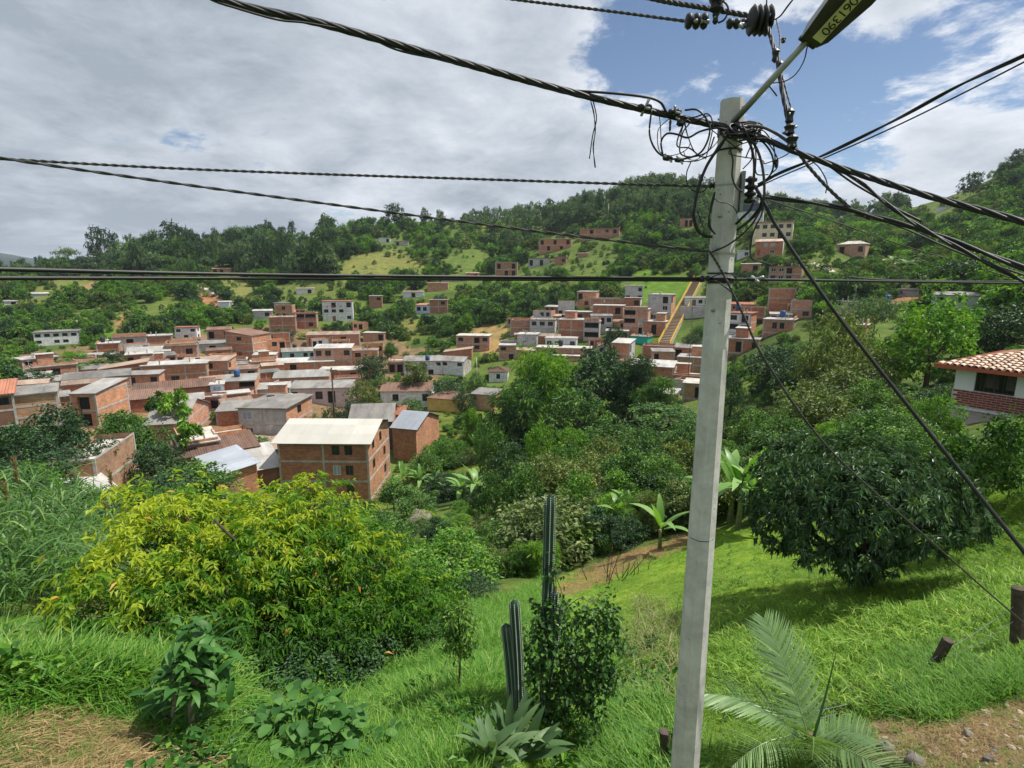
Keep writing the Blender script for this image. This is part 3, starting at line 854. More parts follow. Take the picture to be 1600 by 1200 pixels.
def house(name, label, xl, xr, yt, yb, depth, yaw, front, side, roof, rows, srows=None, r=None, beams=True, cat='house', group='houses of the hillside village',
          over=0.35, rise=None, cols=None, base=3.0, hide_rect=None):
    xc = (xl + xr) / 2
    if r is None:
        B = hit(xc, yb, 38)
        if B is None: B = at(xc, yb, 200)
    else: B = at(xc, yb, r)
    u = math.atan2(B[0], B[1])
    _, _, fw = to_px(B)
    yw = R(yaw)
    W = (xr - xl) / F * fw / max(0.4, math.cos(yw)); H = (yb - yt) / F * fw
    D = depth * (0.68 if math.hypot(B[0], B[1]) > 95 else 1.0)
    if math.hypot(B[0], B[1]) > 95: over = min(over, 0.25)
    rt = empty(name, tuple(B), -u - yw, label, cat, group)
    rr = math.hypot(B[0], B[1])
    RECTS.append((xl - 2 if yaw <= 0 else xl, xr + (abs(yaw) > 3) * 6, yt - 6, yb - (yb - yt) * 0.12, rr))
    cy_ = np.array([B[0] + math.sin(u) * D / 2, B[1] + math.cos(u) * D / 2])
    FOOT.append((cy_[0], cy_[1], max(W, D) * 0.52))
    fl = rows if isinstance(rows, list) else [rows]
    hf = holes_for(fl, W, H, 0.0)
    hs = holes_for(srows, D, H, 0.0) if srows else []
    mb = MB(); lo = -base - 0.25 * D
    panel(mb, (-W / 2, 0), (1, 0), W, lo, H, [h[:5] for h in hf], 0, (0, 1))
    panel(mb, (W / 2, 0), (0, 1), D, lo, H, [h[:5] for h in hs if yaw >= 0], 1, (-1, 0), W)
    panel(mb, (W / 2, D), (-1, 0), W, lo, H, [], 1, (0, -1))
    panel(mb, (-W / 2, D), (0, -1), D, lo, H, [h[:5] for h in hs if yaw < 0], 1, (1, 0))
    kind, rm = roof.split(':') if ':' in roof else (roof, 'concrete')
    rm = MATS[rm]; tile = 'tile' in rm.name
    if rise is None: rise = {'shed': 0.08 * D, 'shedf': 0.12 * D, 'gx': 0.16 * D, 'gy': 0.18 * W, 'hip': 0.2 * min(W, D), 'shedl': 0.12 * W, 'shedr': 0.12 * W}.get(kind, 0)
    x0, x1, y0, y1 = -W / 2 - over, W / 2 + over, -over, D + over
    rb = MB(); e = 0.012
    if kind == 'flat':
        rb.box(x0, y0, H + e, x1, y1, H + 0.16)
    elif kind == 'shed':      # rising to the back
        s = rise / D
        roof_sheet(rb, (x0, y0, H + 0.09 - s * over), (x1, y0, H + 0.09 - s * over), (x1, y1, H + 0.09 + rise + s * over), (x0, y1, H + 0.09 + rise + s * over), tile=tile)
        mb.quad((W / 2, 0, H), (W / 2, D, H), (W / 2, D, H + rise), (W / 2, 0, H), 1, [(0, H), (D, H), (D, H + rise), (0, H)])
        mb.quad((-W / 2, D, H), (-W / 2, 0, H), (-W / 2, 0, H), (-W / 2, D, H + rise), 1, [(0, H), (D, H), (D, H), (0, H + rise)])
        mb.quad((W / 2, D, H), (-W / 2, D, H), (-W / 2, D, H + rise), (W / 2, D, H + rise), 1)
    elif kind in ('shedl', 'shedr'):
        zl, zr = (rise, 0) if kind == 'shedr' else (0, rise)
        s = (zr - zl) / W
        za, zb = H + 0.09 + zl - s * over, H + 0.09 + zr + s * over
        if kind == 'shedl': roof_sheet(rb, (x0, y1, za), (x0, y0, za), (x1, y0, zb), (x1, y1, zb), tile=tile)
        else: roof_sheet(rb, (x1, y0, zb), (x1, y1, zb), (x0, y1, za), (x0, y0, za), tile=tile)
        mb.quad((-W / 2, 0, H), (W / 2, 0, H), (W / 2, 0, H + zr), (-W / 2, 0, H + zl), 0, [(0, H), (W, H), (W, H + zr), (0, H + zl)])
        mb.quad((W / 2, D, H), (-W / 2, D, H), (-W / 2, D, H + zl), (W / 2, D, H + zr), 1)
        if zr: mb.quad((W / 2, 0, H), (W / 2, D, H), (W / 2, D, H + zr), (W / 2, 0, H + zr), 1)
        if zl: mb.quad((-W / 2, D, H), (-W / 2, 0, H), (-W / 2, 0, H + zl), (-W / 2, D, H + zl), 1)
    elif kind == 'gx':
        s = rise / (D / 2); zr = H + 0.09 + rise; ze = H + 0.09 - s * over
        roof_sheet(rb, (x0, y0, ze), (x1, y0, ze), (x1, D / 2, zr), (x0, D / 2, zr), tile=tile)
        roof_sheet(rb, (x1, y1, ze), (x0, y1, ze), (x0, D / 2, zr), (x1, D / 2, zr), tile=tile)
        for sx in (1, -1):
            mb.quad((sx * W / 2, 0, H), (sx * W / 2, D, H), (sx * W / 2, D / 2, H + rise), (sx * W / 2, D / 2, H + rise), 1, [(0, H), (D, H), (D / 2, H + rise), (D / 2, H + rise)])
    elif kind == 'gy':
        s = rise / (W / 2); zr = H + 0.09 + rise; ze = H + 0.09 - s * over
        roof_sheet(rb, (x0, y1, ze), (x0, y0, ze), (0, y0, zr), (0, y1, zr), tile=tile)
        roof_sheet(rb, (x1, y0, ze), (x1, y1, ze), (0, y1, zr), (0, y0, zr), tile=tile)
        for yy, mm in ((0, 0), (D, 1)):
            mb.quad((-W / 2, yy, H), (W / 2, yy, H), (0, yy, H + rise), (0, yy, H + rise), mm, [(0, H), (W, H), (W / 2, H + rise), (W / 2, H + rise)])
    elif kind == 'hip':
        k = min(W, D) / 2 * 0.95; zr = H + 0.09 + rise; ze = H + 0.05
        A_, B_, C_, D_ = (x0, y0, ze), (x1, y0, ze), (x1, y1, ze), (x0, y1, ze)
        if W >= D: p, q = (x0 + k, D / 2, zr), (x1 - k, D / 2, zr); prs = [(A_, B_, q, p), (C_, D_, p, q), (B_, C_, q, q), (D_, A_, p, p)]
        else: p, q = (0, y0 + k, zr), (0, y1 - k, zr); prs = [(A_, B_, p, p), (C_, D_, q, q), (B_, C_, q, p), (D_, A_, p, q)]
        for pr in prs: roof_sheet(rb, *pr, tile=tile)
    else:                     # unroofed: a slab lower down and bare wall tops
        rb.box(-W / 2 + 0.15, 0.15, H - 0.75, W / 2 - 0.15, D - 0.15, H - 0.6)
    mb.build('wall', [front, side], rt)
    rb.build('roof', rm, rt)
    if kind == 'flat' and rr > 60 and side is not CW:
        ph = random.Random(int(xl * 7 + yb)); zt_ = H + 0.162; bm2 = side if side in (BR, BO, BT, BP) else BP

        def piece(nm_, mt_, *b_):
            q_ = MB()
            for bb_ in b_: q_.box(*bb_)
            q_.build(nm_, mt_, rt)
        if ph.random() < 0.55:      # low unfinished parapet walls
            for (a_, b_, c_, d_) in ((-W / 2, 0, W / 2, .15), (W / 2 - .15, .16, W / 2, D), (-W / 2, .16, -W / 2 + .15, D)):
                if ph.random() < 0.6: piece('parapet', bm2, (a_, b_, zt_, c_, d_, zt_ + ph.choice((.35, .6, .9))))
        if ph.random() < 0.26 and W > 5 and side in (BR, BO, BT, BP) and rr < 185:      # small room left standing on the slab
            w_ = W * ph.uniform(.3, .5); x_ = ph.uniform(-W / 2 + .3, W / 2 - w_ - .3); y_ = D * ph.uniform(.25, .5)
            piece('rooftop_room', bm2, (x_, y_, zt_, x_ + w_, D - .2, zt_ + 2.1)); piece('rooftop_slab', CON, (x_ - .2, y_ - .25, zt_ + 2.102, x_ + w_ + .2, D, zt_ + 2.2))
        elif ph.random() < 0.6:
            for k_ in range(ph.randint(2, 4)):
                x_ = ph.uniform(-W / 2 + .2, W / 2 - .4); y_ = (.2, D * .35, D * .6, D - .4)[k_]; piece('column_stub', CON, (x_, y_, zt_, x_ + .22, y_ + .22, zt_ + ph.uniform(.5, 1.1)))
    # concrete frame: floor bands and columns, proud of the brick
    if beams:
        fb = MB(); nf = len(fl); fh = H / nf; p = 0.03
        nc = cols or max(1, int(round(W / 4.2)))
        for i in range(0, nf + 1):
            z = i * fh
            za, zb = (z - 0.14, z + 0.12) if i < nf else (z - 0.2, z - 0.01)
            fb.box(-W / 2 - p, -p, za, W / 2 + p, -0.001, zb)
            fb.box(W / 2 + 0.001, 0, za, W / 2 + p, D, zb); fb.box(-W / 2 - p, 0, za, -W / 2 - 0.001, D, zb)
        for i in range(nc + 1):
            x = -W / 2 + W * i / nc
            if any(h[0] - W / 2 - 0.1 < x < h[2] - W / 2 + 0.1 for h in hf): continue
            fb.box(x - 0.13, -p - 0.006, lo * 0.4, x + 0.13, -0.002, H - 0.012)
        for sx in (-1, 1):
            for yy in (0.14, D - 0.14):
                a_, b_ = (W / 2 + 0.002, W / 2 + p + 0.006) if sx > 0 else (-W / 2 - p - 0.006, -W / 2 - 0.002)
                fb.box(a_, yy - 0.13, lo * 0.4, b_, yy + 0.13, H - 0.012)
        fb.build('concrete_frame', CON, rt)
    for (lst, isf) in ((hf, True), (hs, False)):
        for (a, z0, b, z1, d, ch) in lst:
            if not isf and ch in 'BO': pass
            me, (mw, mh, _) = window_mesh(b - a, z1 - z0, ch)
            o = bpy.data.objects.new(NAME_OF[ch], me); link(o, rt)
            o.scale = ((b - a) / max(mw, 0.1), 1, (z1 - z0) / max(mh, 0.1))
            if isf: o.location = ((a + b) / 2 - W / 2, d - 0.03, z0)
            elif yaw >= 0: o.location = (W / 2 - d + 0.03, (a + b) / 2, z0); o.rotation_euler = (0, 0, R(90))
            else: o.location = (-W / 2 + d - 0.03, D - (a + b) / 2, z0); o.rotation_euler = (0, 0, R(-90))
            if ch == 'B' and isf and W > 3:
                rl = MB(); ra = (b - a) / 2
                rl.box(-ra, -0.02, -0.02, ra, 0.03, 0.02); rl.box(-ra, -0.02, 0.4, ra, 0.02, 0.44)
                n_ = max(2, int(ra * 2 / 0.5))
                for q in range(n_ + 1): x = -ra + 2 * ra * q / n_; rl.box(x - 0.015, -0.015, 0.02, x + 0.015, 0.015, 0.4)
                ro = rl.build('railing', FW if (int(xl) % 2) else FR, rt); ro.location = ((a + b) / 2 - W / 2, 0.05, z0)
    return rt, W, H, D


H_ = house
bh, bW, bH, bD = H_('brick_apartment_house', 'three-storey red brick house with long pale sheet roof above the yellow-green tree', 446, 574, 686, 782, 11, 21, BR, BO, 'gx:main_roof_sheet',  # side brick brighter orange: the sun on that face is put into its colour
   ['..' + '..WW.', '....' + 'PW.', '.....' + 'W.'], ['.W.W..', '.W..W.', '....W.'], over=0.7, rise=1.45, cols=2, base=6, cat='house', group='brick houses')
G = 'houses of the hillside village'
# name, label, xl, xr, yt, yb, depth, yaw, front, side, roof, rows, side rows; sides often a brighter brick, sunlight put into the colour
T_ = [
 # far left and upper left
 ('white_villa', 'long white villa with many small windows alone on the left slope', 63, 117, 519, 539, 9, 8, CW, CW, 'flat:cement_sheet', ['WWWWW', 'W.WW.'], ['W.', '.W'], False),
 ('brick_house', 'small brick house with pale flat roof left of the bright tree', 46, 88, 560, 586, 7, -15, BP, BT, 'flat:zinc_light', ['W.W', '.W.'], None, True),
 ('low_shed', 'low shed with pale tin roof below the bright tree', 44, 72, 588, 598, 5, 10, CG, CG, 'shed:zinc_light', ['..'], None, False),
 ('red_house', 'dark red painted house cut by the left picture edge', -30, 19, 617, 668, 8, 5, BD, BD, 'shed:red_tile', ['.W', 'W.'], None, True),
 ('brick_tenement', 'tan brick block with concrete grid and wide pale roof at far left', 20, 86, 616, 668, 11, 4, BT, BT, 'flat:cement_sheet', ['..', '..', '.W'], None, True),
 ('brick_tenement', 'brick block with two dark openings beside the tan gridded block', 122, 151, 614, 668, 12, 32, BP, BO, 'shed:zinc_light', ['O', 'O'], ['..', '..'], True),
 ('flat_roof_shed', 'low wall and pale roof in front of the long dark-roofed row', 30, 92, 598, 606, 6, 0, CW, CG, 'shed:cement_sheet', ['..'], None, False),
 ('brick_row_house', 'long low brick row with dark sheet roof at left', 112, 196, 590, 607, 8, 4, BP, BT, 'shed:cement_sheet', ['.W..'], None, True),
 ('brick_row_house', 'brick house with slanting rust-red roof behind the long row', 164, 226, 575, 592, 8, 6, BR, BO, 'shedl:rusty_tin', ['...'], None, True),
 ('small_house', 'small house with grey tin roof and pole by the bright tree', 124, 162, 577, 588, 7, 8, BP, CG, 'shed:cement_sheet', ['.W'], None, False),
 ('brick_block', 'broad blank brick block with pale flat roof in mid village', 232, 318, 570, 599, 9, 12, BO, BO, 'flat:zinc_light', ['...', '.W.'], ['..', '..'], True),
 ('brick_block', 'brick block with bright side wall right of the blank block', 322, 356, 564, 598, 8, 20, BP, BO, 'shed:rusty_tin', ['W.', '.W'], ['W.', '..'], True),
 ('brick_house', 'brick house under wide light grey sheet roof at village back', 206, 262, 550, 562, 9, 5, BP, BP, 'gx:zinc_light', ['.W.'], None, True),
 ('flat_house', 'grey flat-roofed house at the back edge of the village', 182, 226, 527, 541, 7, 5, CG, CG, 'flat:cement_sheet', ['.O.'], None, False),
 ('small_brick_house', 'square windowless brick house near the road bend', 156, 184, 537, 552, 6, 5, BR, BR, 'flat:concrete', ['..'], None, True),
 ('small_brick_house', 'pink brick house with low flat roof left of the white tower house', 232, 266, 525, 538, 6, 5, BP, BP, 'flat:zinc_light', ['..'], None, True),
 ('white_tower_house', 'narrow white two-storey house standing above the village roofs', 277, 306, 512, 531, 6, 15, CW, CW, 'flat:red_tile', ['W.W', '.W.'], ['W', 'W'], False),
 ('brick_house', 'brick house with grey roof right of the wide pale roof', 264, 306, 541, 561, 7, 5, BP, BT, 'flat:cement_sheet', ['.W'], None, True),
 ('low_house', 'low grey roofed house before the tall orange block', 310, 356, 537, 552, 7, 5, CG, BP, 'shed:cement_sheet', ['.O.'], None, False),
 ('orange_brick_block', 'tall bright orange brick block with slanted roofline and white corner', 358, 394, 524, 560, 11, 42, BO, BO, 'shedr:clay_tile', ['W', '.', 'D'], ['...', '...', '...'], True),
 # middle band of the village
 ('brick_house', 'brick house with grey fibre roof below the tall orange block', 332, 400, 578, 602, 8, 8, BP, BO, 'flat:rusty_tin', ['.W.W', '....'], None, True),
 ('dark_open_house', 'house with wide black open upper floor below the orange block', 352, 384, 563, 577, 6, 5, BD, BP, 'flat:concrete', ['B'], None, True),
 ('tile_roof_house', 'long house with old dark clay roof behind the cecropia trees', 222, 330, 607, 622, 9, 3, BP, BO, 'gx:clay_tile', ['.O...'], None, False),
 ('tile_roof_house', 'house with sagging brown tile roof left of the cecropia trees', 178, 262, 624, 645, 9, 6, BR, BO, 'shed:clay_tile', ['....'], None, False),
 ('brick_house', 'brick house with tall white window strip in mid village', 332, 350, 601, 627, 6, 5, CB, BP, 'flat:concrete', ['P', 'P'], None, False),
 ('brick_house', 'narrow brick house with white upper balcony', 352, 398, 595, 626, 8, 10, BP, BO, 'shed:zinc_light', ['.B', 'W.'], None, True),
 ('gable_roof_house', 'big dark gabled house with pale front roof slope left of centre', 235, 286, 661, 688, 13, 18, BP, BP, 'gx:cement_sheet', ['...'], None, True),
 ('brick_house', 'brick house with white window behind the diamond brick wall', 344, 396, 641, 668, 8, 12, BR, CB, 'shed:cement_sheet', ['...P'], None, True),
 ('ruined_brick_house', 'roofless brick shell topped with broken white plaster among trees', 91, 145, 717, 763, 9, 26, BO, BT, 'none:concrete_light', ['..'], ['..'], True),
 ('tin_shed', 'shed with bright white corrugated roof below the roofless shell', 112, 172, 770, 781, 6, -14, CG, CG, 'shed:zinc_light', ['..'], None, False),
 ('tile_roof_house', 'house showing a short stretch of ribbed clay roof behind bushes', 196, 252, 738, 752, 7, -8, BR, BR, 'shed:clay_tile', ['..'], None, False),
 ('flat_roof_house', 'house with chalky broken flat roof behind thin cecropia', 288, 340, 692, 714, 8, -6, BT, CNL, 'flat:concrete_light', ['..'], None, True),
 ('brick_wall_house', 'brick wall with diamond lattice joints beside chalky roof', 341, 386, 672, 706, 3, -8, BO, BO, 'none:concrete', ['..'], None, False),
 ('tile_roof_house', 'brown tiled roof strip behind the blue tin roof', 288, 400, 706, 728, 7, -6, BT, BT, 'shed:clay_tile', ['...'], None, False),
 ('tin_roof_house', 'brick house with clean pale-blue tin roof left of the big brick house', 346, 402, 735, 768, 9, -14, BR, BR, 'shedl:blue_tin', ['...'], None, False),
 ('tin_roof_shed', 'brick shed with streaky white tin roof touching the big brick house', 402, 440, 730, 762, 9, -8, BD, BD, 'shed:zinc_light', ['..'], None, False),
 ('rusty_roof_shed', 'shed with rusty cream roof behind streaky white roof', 396, 442, 703, 716, 8, -8, BD, BD, 'shed:rusty_tin', ['..'], None, False),
 # behind the big brick house
 ('concrete_house', 'peeling grey two-storey house with flat roof and rooftop tank', 381, 446, 637, 690, 10, 28, CG, BO, 'flat:cement_sheet', ['P..', 'W..'], ['.W.', '...'], True),
 ('mauve_house', 'mauve plastered house with grey roof beside the dark lamp pole', 454, 545, 606, 632, 9, 14, CM, CM, 'shed:cement_sheet', ['O.WO.'], ['..'], False),
 ('white_roof_house', 'house with broad white stained roof in village centre', 432, 512, 589, 608, 10, 8, BP, BO, 'gx:zinc_light', ['.P..'], None, True),
 ('white_roof_house', 'cream roofed brick house right of the broad white roof', 500, 562, 579, 596, 9, 10, BO, BO, 'flat:concrete_light', ['..W'], None, True),
 ('grey_low_house', 'low grey-blue walled yard house left of the mauve house', 406, 452, 607, 628, 7, 4, CG, CG, 'shed:zinc_light', ['.O.'], None, False),
 ('orange_low_house', 'low orange brick house with white edge roof before the teal house', 434, 520, 566, 580, 8, 6, BO, BO, 'shed:zinc_light', ['.O...'], None, True),
 ('teal_house', 'pale teal house with small windows and grey gable', 443, 492, 549, 562, 7, 3, CT, CT, 'gx:cement_sheet', ['.W.WW'], None, False),
 ('brick_house', 'two-storey brick house with rows of windows right of the teal house', 494, 549, 544, 578, 8, 10, BP, BO, 'shed:zinc_light', ['WW.W', '.W..'], ['W.', '..'], True),
 ('brick_house', 'brick annex with rooftop and blue tank at the tree edge', 551, 590, 548, 577, 7, 6, BO, BO, 'flat:rusty_tin', ['W.', '..'], None, True),
 ('brick_house', 'brown house with long tin veranda roof above the teal house', 482, 560, 523, 541, 8, 6, BP, BP, 'shed:rusty_tin', ['OW.O.'], None, True),
 ('brick_house', 'stepped red brick house on the left of the upper terrace', 424, 461, 496, 521, 8, 6, BR, BR, 'flat:rusty_tin', ['..', '..'], None, True),
 ('brick_house', 'red house with dark shaded veranda on the upper terrace', 461, 494, 490, 514, 8, 8, BR, BO, 'flat:rusty_tin', ['BB', '.W'], None, True),
 ('white_brick_house', 'white two-storey house with brick top floor above the village', 506, 551, 471, 502, 8, 5, CW, CW, 'flat:red_tile', ['.O.O', 'WWW.', '.D.W'], None, False),
 ('shack', 'small grey shack with tin roof at the upper left of the terrace', 397, 424, 486, 498, 6, 5, CG, BP, 'shed:zinc_light', ['.W'], None, False),
 ('shack', 'tumbledown pale shack on the slope above the terrace', 430, 452, 474, 484, 5, 5, CNL, CNL, 'shed:cement_sheet', ['.O'], None, False),
 ('shack', 'tiny white shack high on the slope left of centre', 464, 490, 451, 459, 5, 5, CW, BP, 'shed:rusty_tin', ['.O'], None, False),
 ('pink_brick_hut', 'small pink brick hut among trees above the village', 578, 597, 463, 482, 5, 5, BP, BP, 'flat:concrete', ['.W', '..'], None, False),
 ('blue_and_brick_house', 'house half brick half pale blue among the hillside trees', 650, 678, 477, 490, 7, 20, CB, BO, 'shed:red_tile', ['WW.'], ['..'], False),
 ('brick_house', 'brick upper block beside the half blue house', 672, 699, 469, 490, 6, 5, BR, BO, 'flat:rusty_tin', ['.W', '..'], None, True),
 ('white_cottage', 'pale cottage in the trees left of the half blue house', 630, 662, 456, 465, 5, 4, CW, CW, 'shed:rusty_tin', ['.O.'], None, False),
 ('brick_cottage', 'brown roofed cottage up the slope', 668, 700, 443, 455, 6, 4, BP, BP, 'shed:clay_tile', ['..'], None, False),
 # centre, right of the tile roofs
 ('tile_roof_farmhouse', 'long white farmhouse under old brown tile roof with hedge before it', 596, 672, 611, 634, 11, 10, CW, CW, 'gx:clay_tile', ['.W..W'], None, False),
 ('yellow_house', 'ochre yellow house with steep pyramid tile roof', 668, 716, 623, 643, 9, 24, CY, CY, 'hip:clay_tile', ['...', ], ['.O.'], False),
 ('grey_shed', 'tan walled shed with grey tin roof right of the yellow house', 737, 772, 616, 641, 7, 22, BT, BO, 'shed:cement_sheet', ['..'], ['..'], False),
 ('grey_roof_house', 'long pale two-storey house with wide grey roof', 632, 691, 564, 586, 9, 4, CW, CW, 'shed:cement_sheet', ['..W.W', '.O.O.'], None, False),
 ('white_house', 'white house with two windows under slate grey roof', 690, 724, 564, 586, 8, 24, CW, CNL, 'gx:cement_sheet', ['W.W', '..'], ['..', '..'], False),
 ('brick_house', 'brick gable house rising behind the white slate-roofed house', 694, 737, 550, 565, 7, 6, BR, BR, 'shedl:rusty_tin', ['..'], None, False),
 ('small_house', 'small cement cube house at the trees left of the wide grey roof', 607, 631, 566, 583, 6, 6, BP, CG, 'flat:concrete', ['OO'], None, True),
 ('brick_house', 'brick house with flat slab roof alone on the yellow bank', 714, 764, 525, 549, 8, 10, BP, BO, 'flat:concrete_light', ['W.OW', '..W.'], ['..', '..'], True),
 ('pyramid_roof_house', 'white cottage with faded pyramid tile roof beside the tall plume tree', 764, 793, 581, 597, 7, 5, CW, CW, 'hip:clay_tile', ['.W.'], None, False),
 ('brick_cottage', 'brick cottage with pale roof left of the plain grey block', 780, 806, 540, 562, 6, 5, BP, BP, 'flat:zinc_light', ['W.', '.O'], None, True),
 ('brick_block', 'broad brick block with long flat top above the grey block', 798, 828, 500, 524, 9, 8, BP, BP, 'none:concrete', ['..', '..'], None, True),
 ('cement_block', 'brick and cement block with window row under its eave', 828, 866, 500, 526, 9, 8, CG, CG, 'flat:cement_sheet', ['WWW', '...'], None, True),
 ('brick_block', 'wide brick block with concrete balconies at its right corner', 872, 912, 500, 531, 9, 12, BR, BR, 'flat:zinc_light', ['...', '...'], ['B.', 'B.'], True),
 ('concrete_balcony_house', 'unfinished concrete house with open balconies beside brick block', 912, 935, 503, 532, 7, 8, CG, CG, 'flat:concrete', ['B', 'B'], None, True),
 ('plain_grey_house', 'plain grey rendered house with two blue windows', 808, 838, 523, 550, 8, 10, CG, CNL, 'flat:zinc_light', ['.PP', '...'], None, False),
 ('white_terrace_house', 'white house with pale roof terrace on brick base', 852, 900, 529, 548, 7, 6, CW, CW, 'flat:zinc_light', ['WL.W'], None, False),
 ('brick_base_house', 'brick house below the white terrace house', 838, 922, 544, 560, 7, 6, BP, BO, 'flat:concrete', ['.O...'], None, True),
 ('flat_roof_house', 'house with bare flat cream roof behind the plume tree', 850, 906, 556, 566, 9, 8, BT, BT, 'flat:concrete_light', ['...'], None, True),
 # the cluster by the yellow stairs
 ('brick_house', 'brick house with pale cornice at the left of the stair cluster', 886, 926, 488, 503, 8, 6, BP, BP, 'flat:zinc_light', ['.W.'], None, True),
 ('brick_house', 'flat brick house with dark doorway row in the stair cluster', 926, 972, 478, 505, 8, 8, BR, BO, 'flat:concrete', ['..O', 'O..'], None, True),
 ('unfinished_house', 'roofless house bristling with bare concrete columns', 922, 974, 466, 480, 6, 4, BP, CG, 'none:concrete', ['..'], None, True),
 ('brick_house', 'brick house with deep black balcony and blue cloth', 974, 1010, 484, 522, 9, 8, BP, BO, 'flat:zinc_light', ['B.', 'BP', '.O'], None, True),
 ('small_brick_house', 'small brick house with white lintel behind the black balcony house', 976, 1000, 466, 482, 6, 6, BR, CW, 'flat:zinc_light', ['.W'], None, False),
 ('tall_white_house', 'tall grey and white house with big windows left of the yellow stairs', 1012, 1046, 461, 503, 8, 14, CG, BO, 'flat:concrete', ['PO', '.L', 'L.'], ['O.', '..', '..'], True),
 ('brick_house', 'brick house with blank walls below the tall white house', 1004, 1038, 503, 524, 8, 8, BR, BO, 'flat:concrete', ['.O.'], None, True),
 ('turquoise_hut', 'small bright turquoise hut with white roof edge', 985, 1011, 526, 537, 5, 22, CGR, CGR, 'flat:zinc_light', ['..'], None, False),
 ('white_row_house', 'low white house with brown door above the grey retaining wall', 1070, 1108, 466, 478, 6, 4, CW, CW, 'shed:cement_sheet', ['.DWW'], None, False),
 ('brick_house', 'brick house with grey stair side wall in front of the stairs', 956, 982, 536, 570, 9, 14, BR, CG, 'shed:zinc_light', ['..', '..'], ['O.', 'W.'], True),
 ('brick_wall_house', 'house wall of framed brick panels across the stair foot', 1004, 1052, 540, 564, 8, 4, BR, BR, 'none:concrete', ['...'], None, True),
 ('brick_house', 'low brick house with grey tin roof right of the framed panels', 1054, 1108, 544, 560, 8, 4, BR, BR, 'shed:cement_sheet', ['O...'], None, True),
 ('brick_house', 'large brick house with white corrugated eave above the laundry terrace', 984, 1048, 572, 607, 9, 8, BR, BO, 'shed:zinc_light', ['.O..', '...O'], ['..', '..'], True),
 ('terrace_house', 'brick house with cream roof terrace hung with laundry', 1008, 1056, 615, 632, 8, 6, BT, BO, 'flat:concrete_light', ['..O.'], None, True),
 ('brick_house', 'brick house with white slab roof left of the pole', 1059, 1106, 559, 582, 8, 6, BT, BO, 'flat:zinc_light', ['.....', '.....'], None, True),
 ('brick_house', 'lower brick house with cream slab hidden by the pole', 1068, 1112, 600, 624, 7, 6, BT, BT, 'flat:concrete_light', ['.O.'], None, True),
 # right of the pole
 ('brick_white_house', 'three-storey brick and white house right of the pole', 1136, 1168, 490, 535, 9, 14, CW, BR, 'flat:red_tile', ['WO', 'BW', 'D.'], ['..', '..', '..'], True),
 ('brick_house', 'brick house with long dark ground opening right of the pole', 1136, 1182, 530, 552, 8, 6, BR, BR, 'flat:zinc_light', ['.O.O'], None, True),
 ('white_eave_house', 'brick house with white slab eave and paired windows', 1194, 1236, 500, 520, 8, 8, BP, BP, 'flat:zinc_light', ['.WW.'], None, True),
 ('brick_house', 'square brick house with one dark window behind the olive tree', 1236, 1264, 469, 498, 7, 10, BP, BP, 'none:concrete', ['..', '.W'], None, True),
 ('brick_roof_house', 'rust roofed house in the bushes above the white-eaved house', 1140, 1176, 476, 488, 7, 5, BP, BO, 'shed:red_tile', ['..'], None, False),
 ('white_low_house', 'low white house behind the grey-green tree', 1306, 1334, 472, 492, 7, 6, CW, BO, 'flat:zinc_light', ['LL', '..'], None, False),
 ('white_low_house', 'low white walled house left of the round bright tree', 1346, 1388, 475, 490, 7, 6, CW, CW, 'flat:zinc_light', ['...W'], None, False),
 ('brick_hut', 'brick hut almost hidden by the olive trees', 1318, 1350, 508, 520, 6, 6, BP, BP, 'flat:concrete', ['..'], None, False),
 ('green_hut', 'grey-green hut beside the red earth bank', 1404, 1432, 453, 463, 6, 6, CGG, CGG, 'flat:cement_sheet', ['W.'], None, False),
 ('grey_house', 'wide grey-green two-storey house with long roof terrace', 1466, 1532, 462, 492, 9, -8, CGG, CGG, 'shed:cement_sheet', ['W.W.W', '..L..'], ['.W', '..'], False),
 ('open_house', 'lone brick house with open dark porch and tan roof', 1310, 1347, 382, 400, 8, 14, BP, BT, 'hip:concrete_light', ['O.W'], ['..'], True),
 ('cream_house', 'wide cream two-storey house with window bands on the upper hill', 1178, 1234, 349, 374, 9, 4, CC, CC, 'flat:cement_sheet', ['WWWWW', '.WWOW'], None, False),
 ('brick_white_house', 'arched brick house with white ground floor below the cream house', 1181, 1220, 378, 399, 8, 4, BR, CW, 'gx:rusty_tin', ['.PP.', 'D.L.'], None, False),
 ('white_navy_house', 'white house with navy top band beside the pole on the upper hill', 1152, 1190, 331, 346, 8, 4, CW, CW, 'flat:concrete', ['.PPW.'], None, False),
 ('navy_attic', 'navy walled attic house behind the white one', 1150, 1192, 320, 333, 6, 4, CV, CV, 'shed:red_tile', ['....'], None, False),
 ('red_roof_house', 'white and brick house with bright red roof right of the pole', 1203, 1248, 417, 440, 8, 8, BP, BO, 'flat:red_tile', ['LLO.', 'WLW.'], None, True),
 ('shack', 'small white shack right beside the pole', 1152, 1170, 392, 403, 5, 5, CW, CG, 'shed:cement_sheet', ['.W'], None, False),
 ('shack', 'tin roofed shack just right of the pole', 1158, 1186, 413, 425, 5, 5, BP, CG, 'shed:zinc_light', ['.O'], None, False),
 ('brick_house', 'pink brick house on the dark slope left of the pole', 1062, 1082, 342, 355, 6, 5, BP, BP, 'none:concrete', ['.OO'], None, False),
 # up the central hill
 ('hill_house', 'long two-storey brick house with red flowers below the hill crest', 842, 892, 374, 392, 8, 6, BR, BR, 'shed:rusty_tin', ['O.O.O', '.O.O.'], None, True),
 ('hill_house', 'brick hill house with terrace below the tree crest', 906, 966, 358, 374, 8, 6, BR, BO, 'flat:red_tile', ['.O.WO', '.....'], None, True),
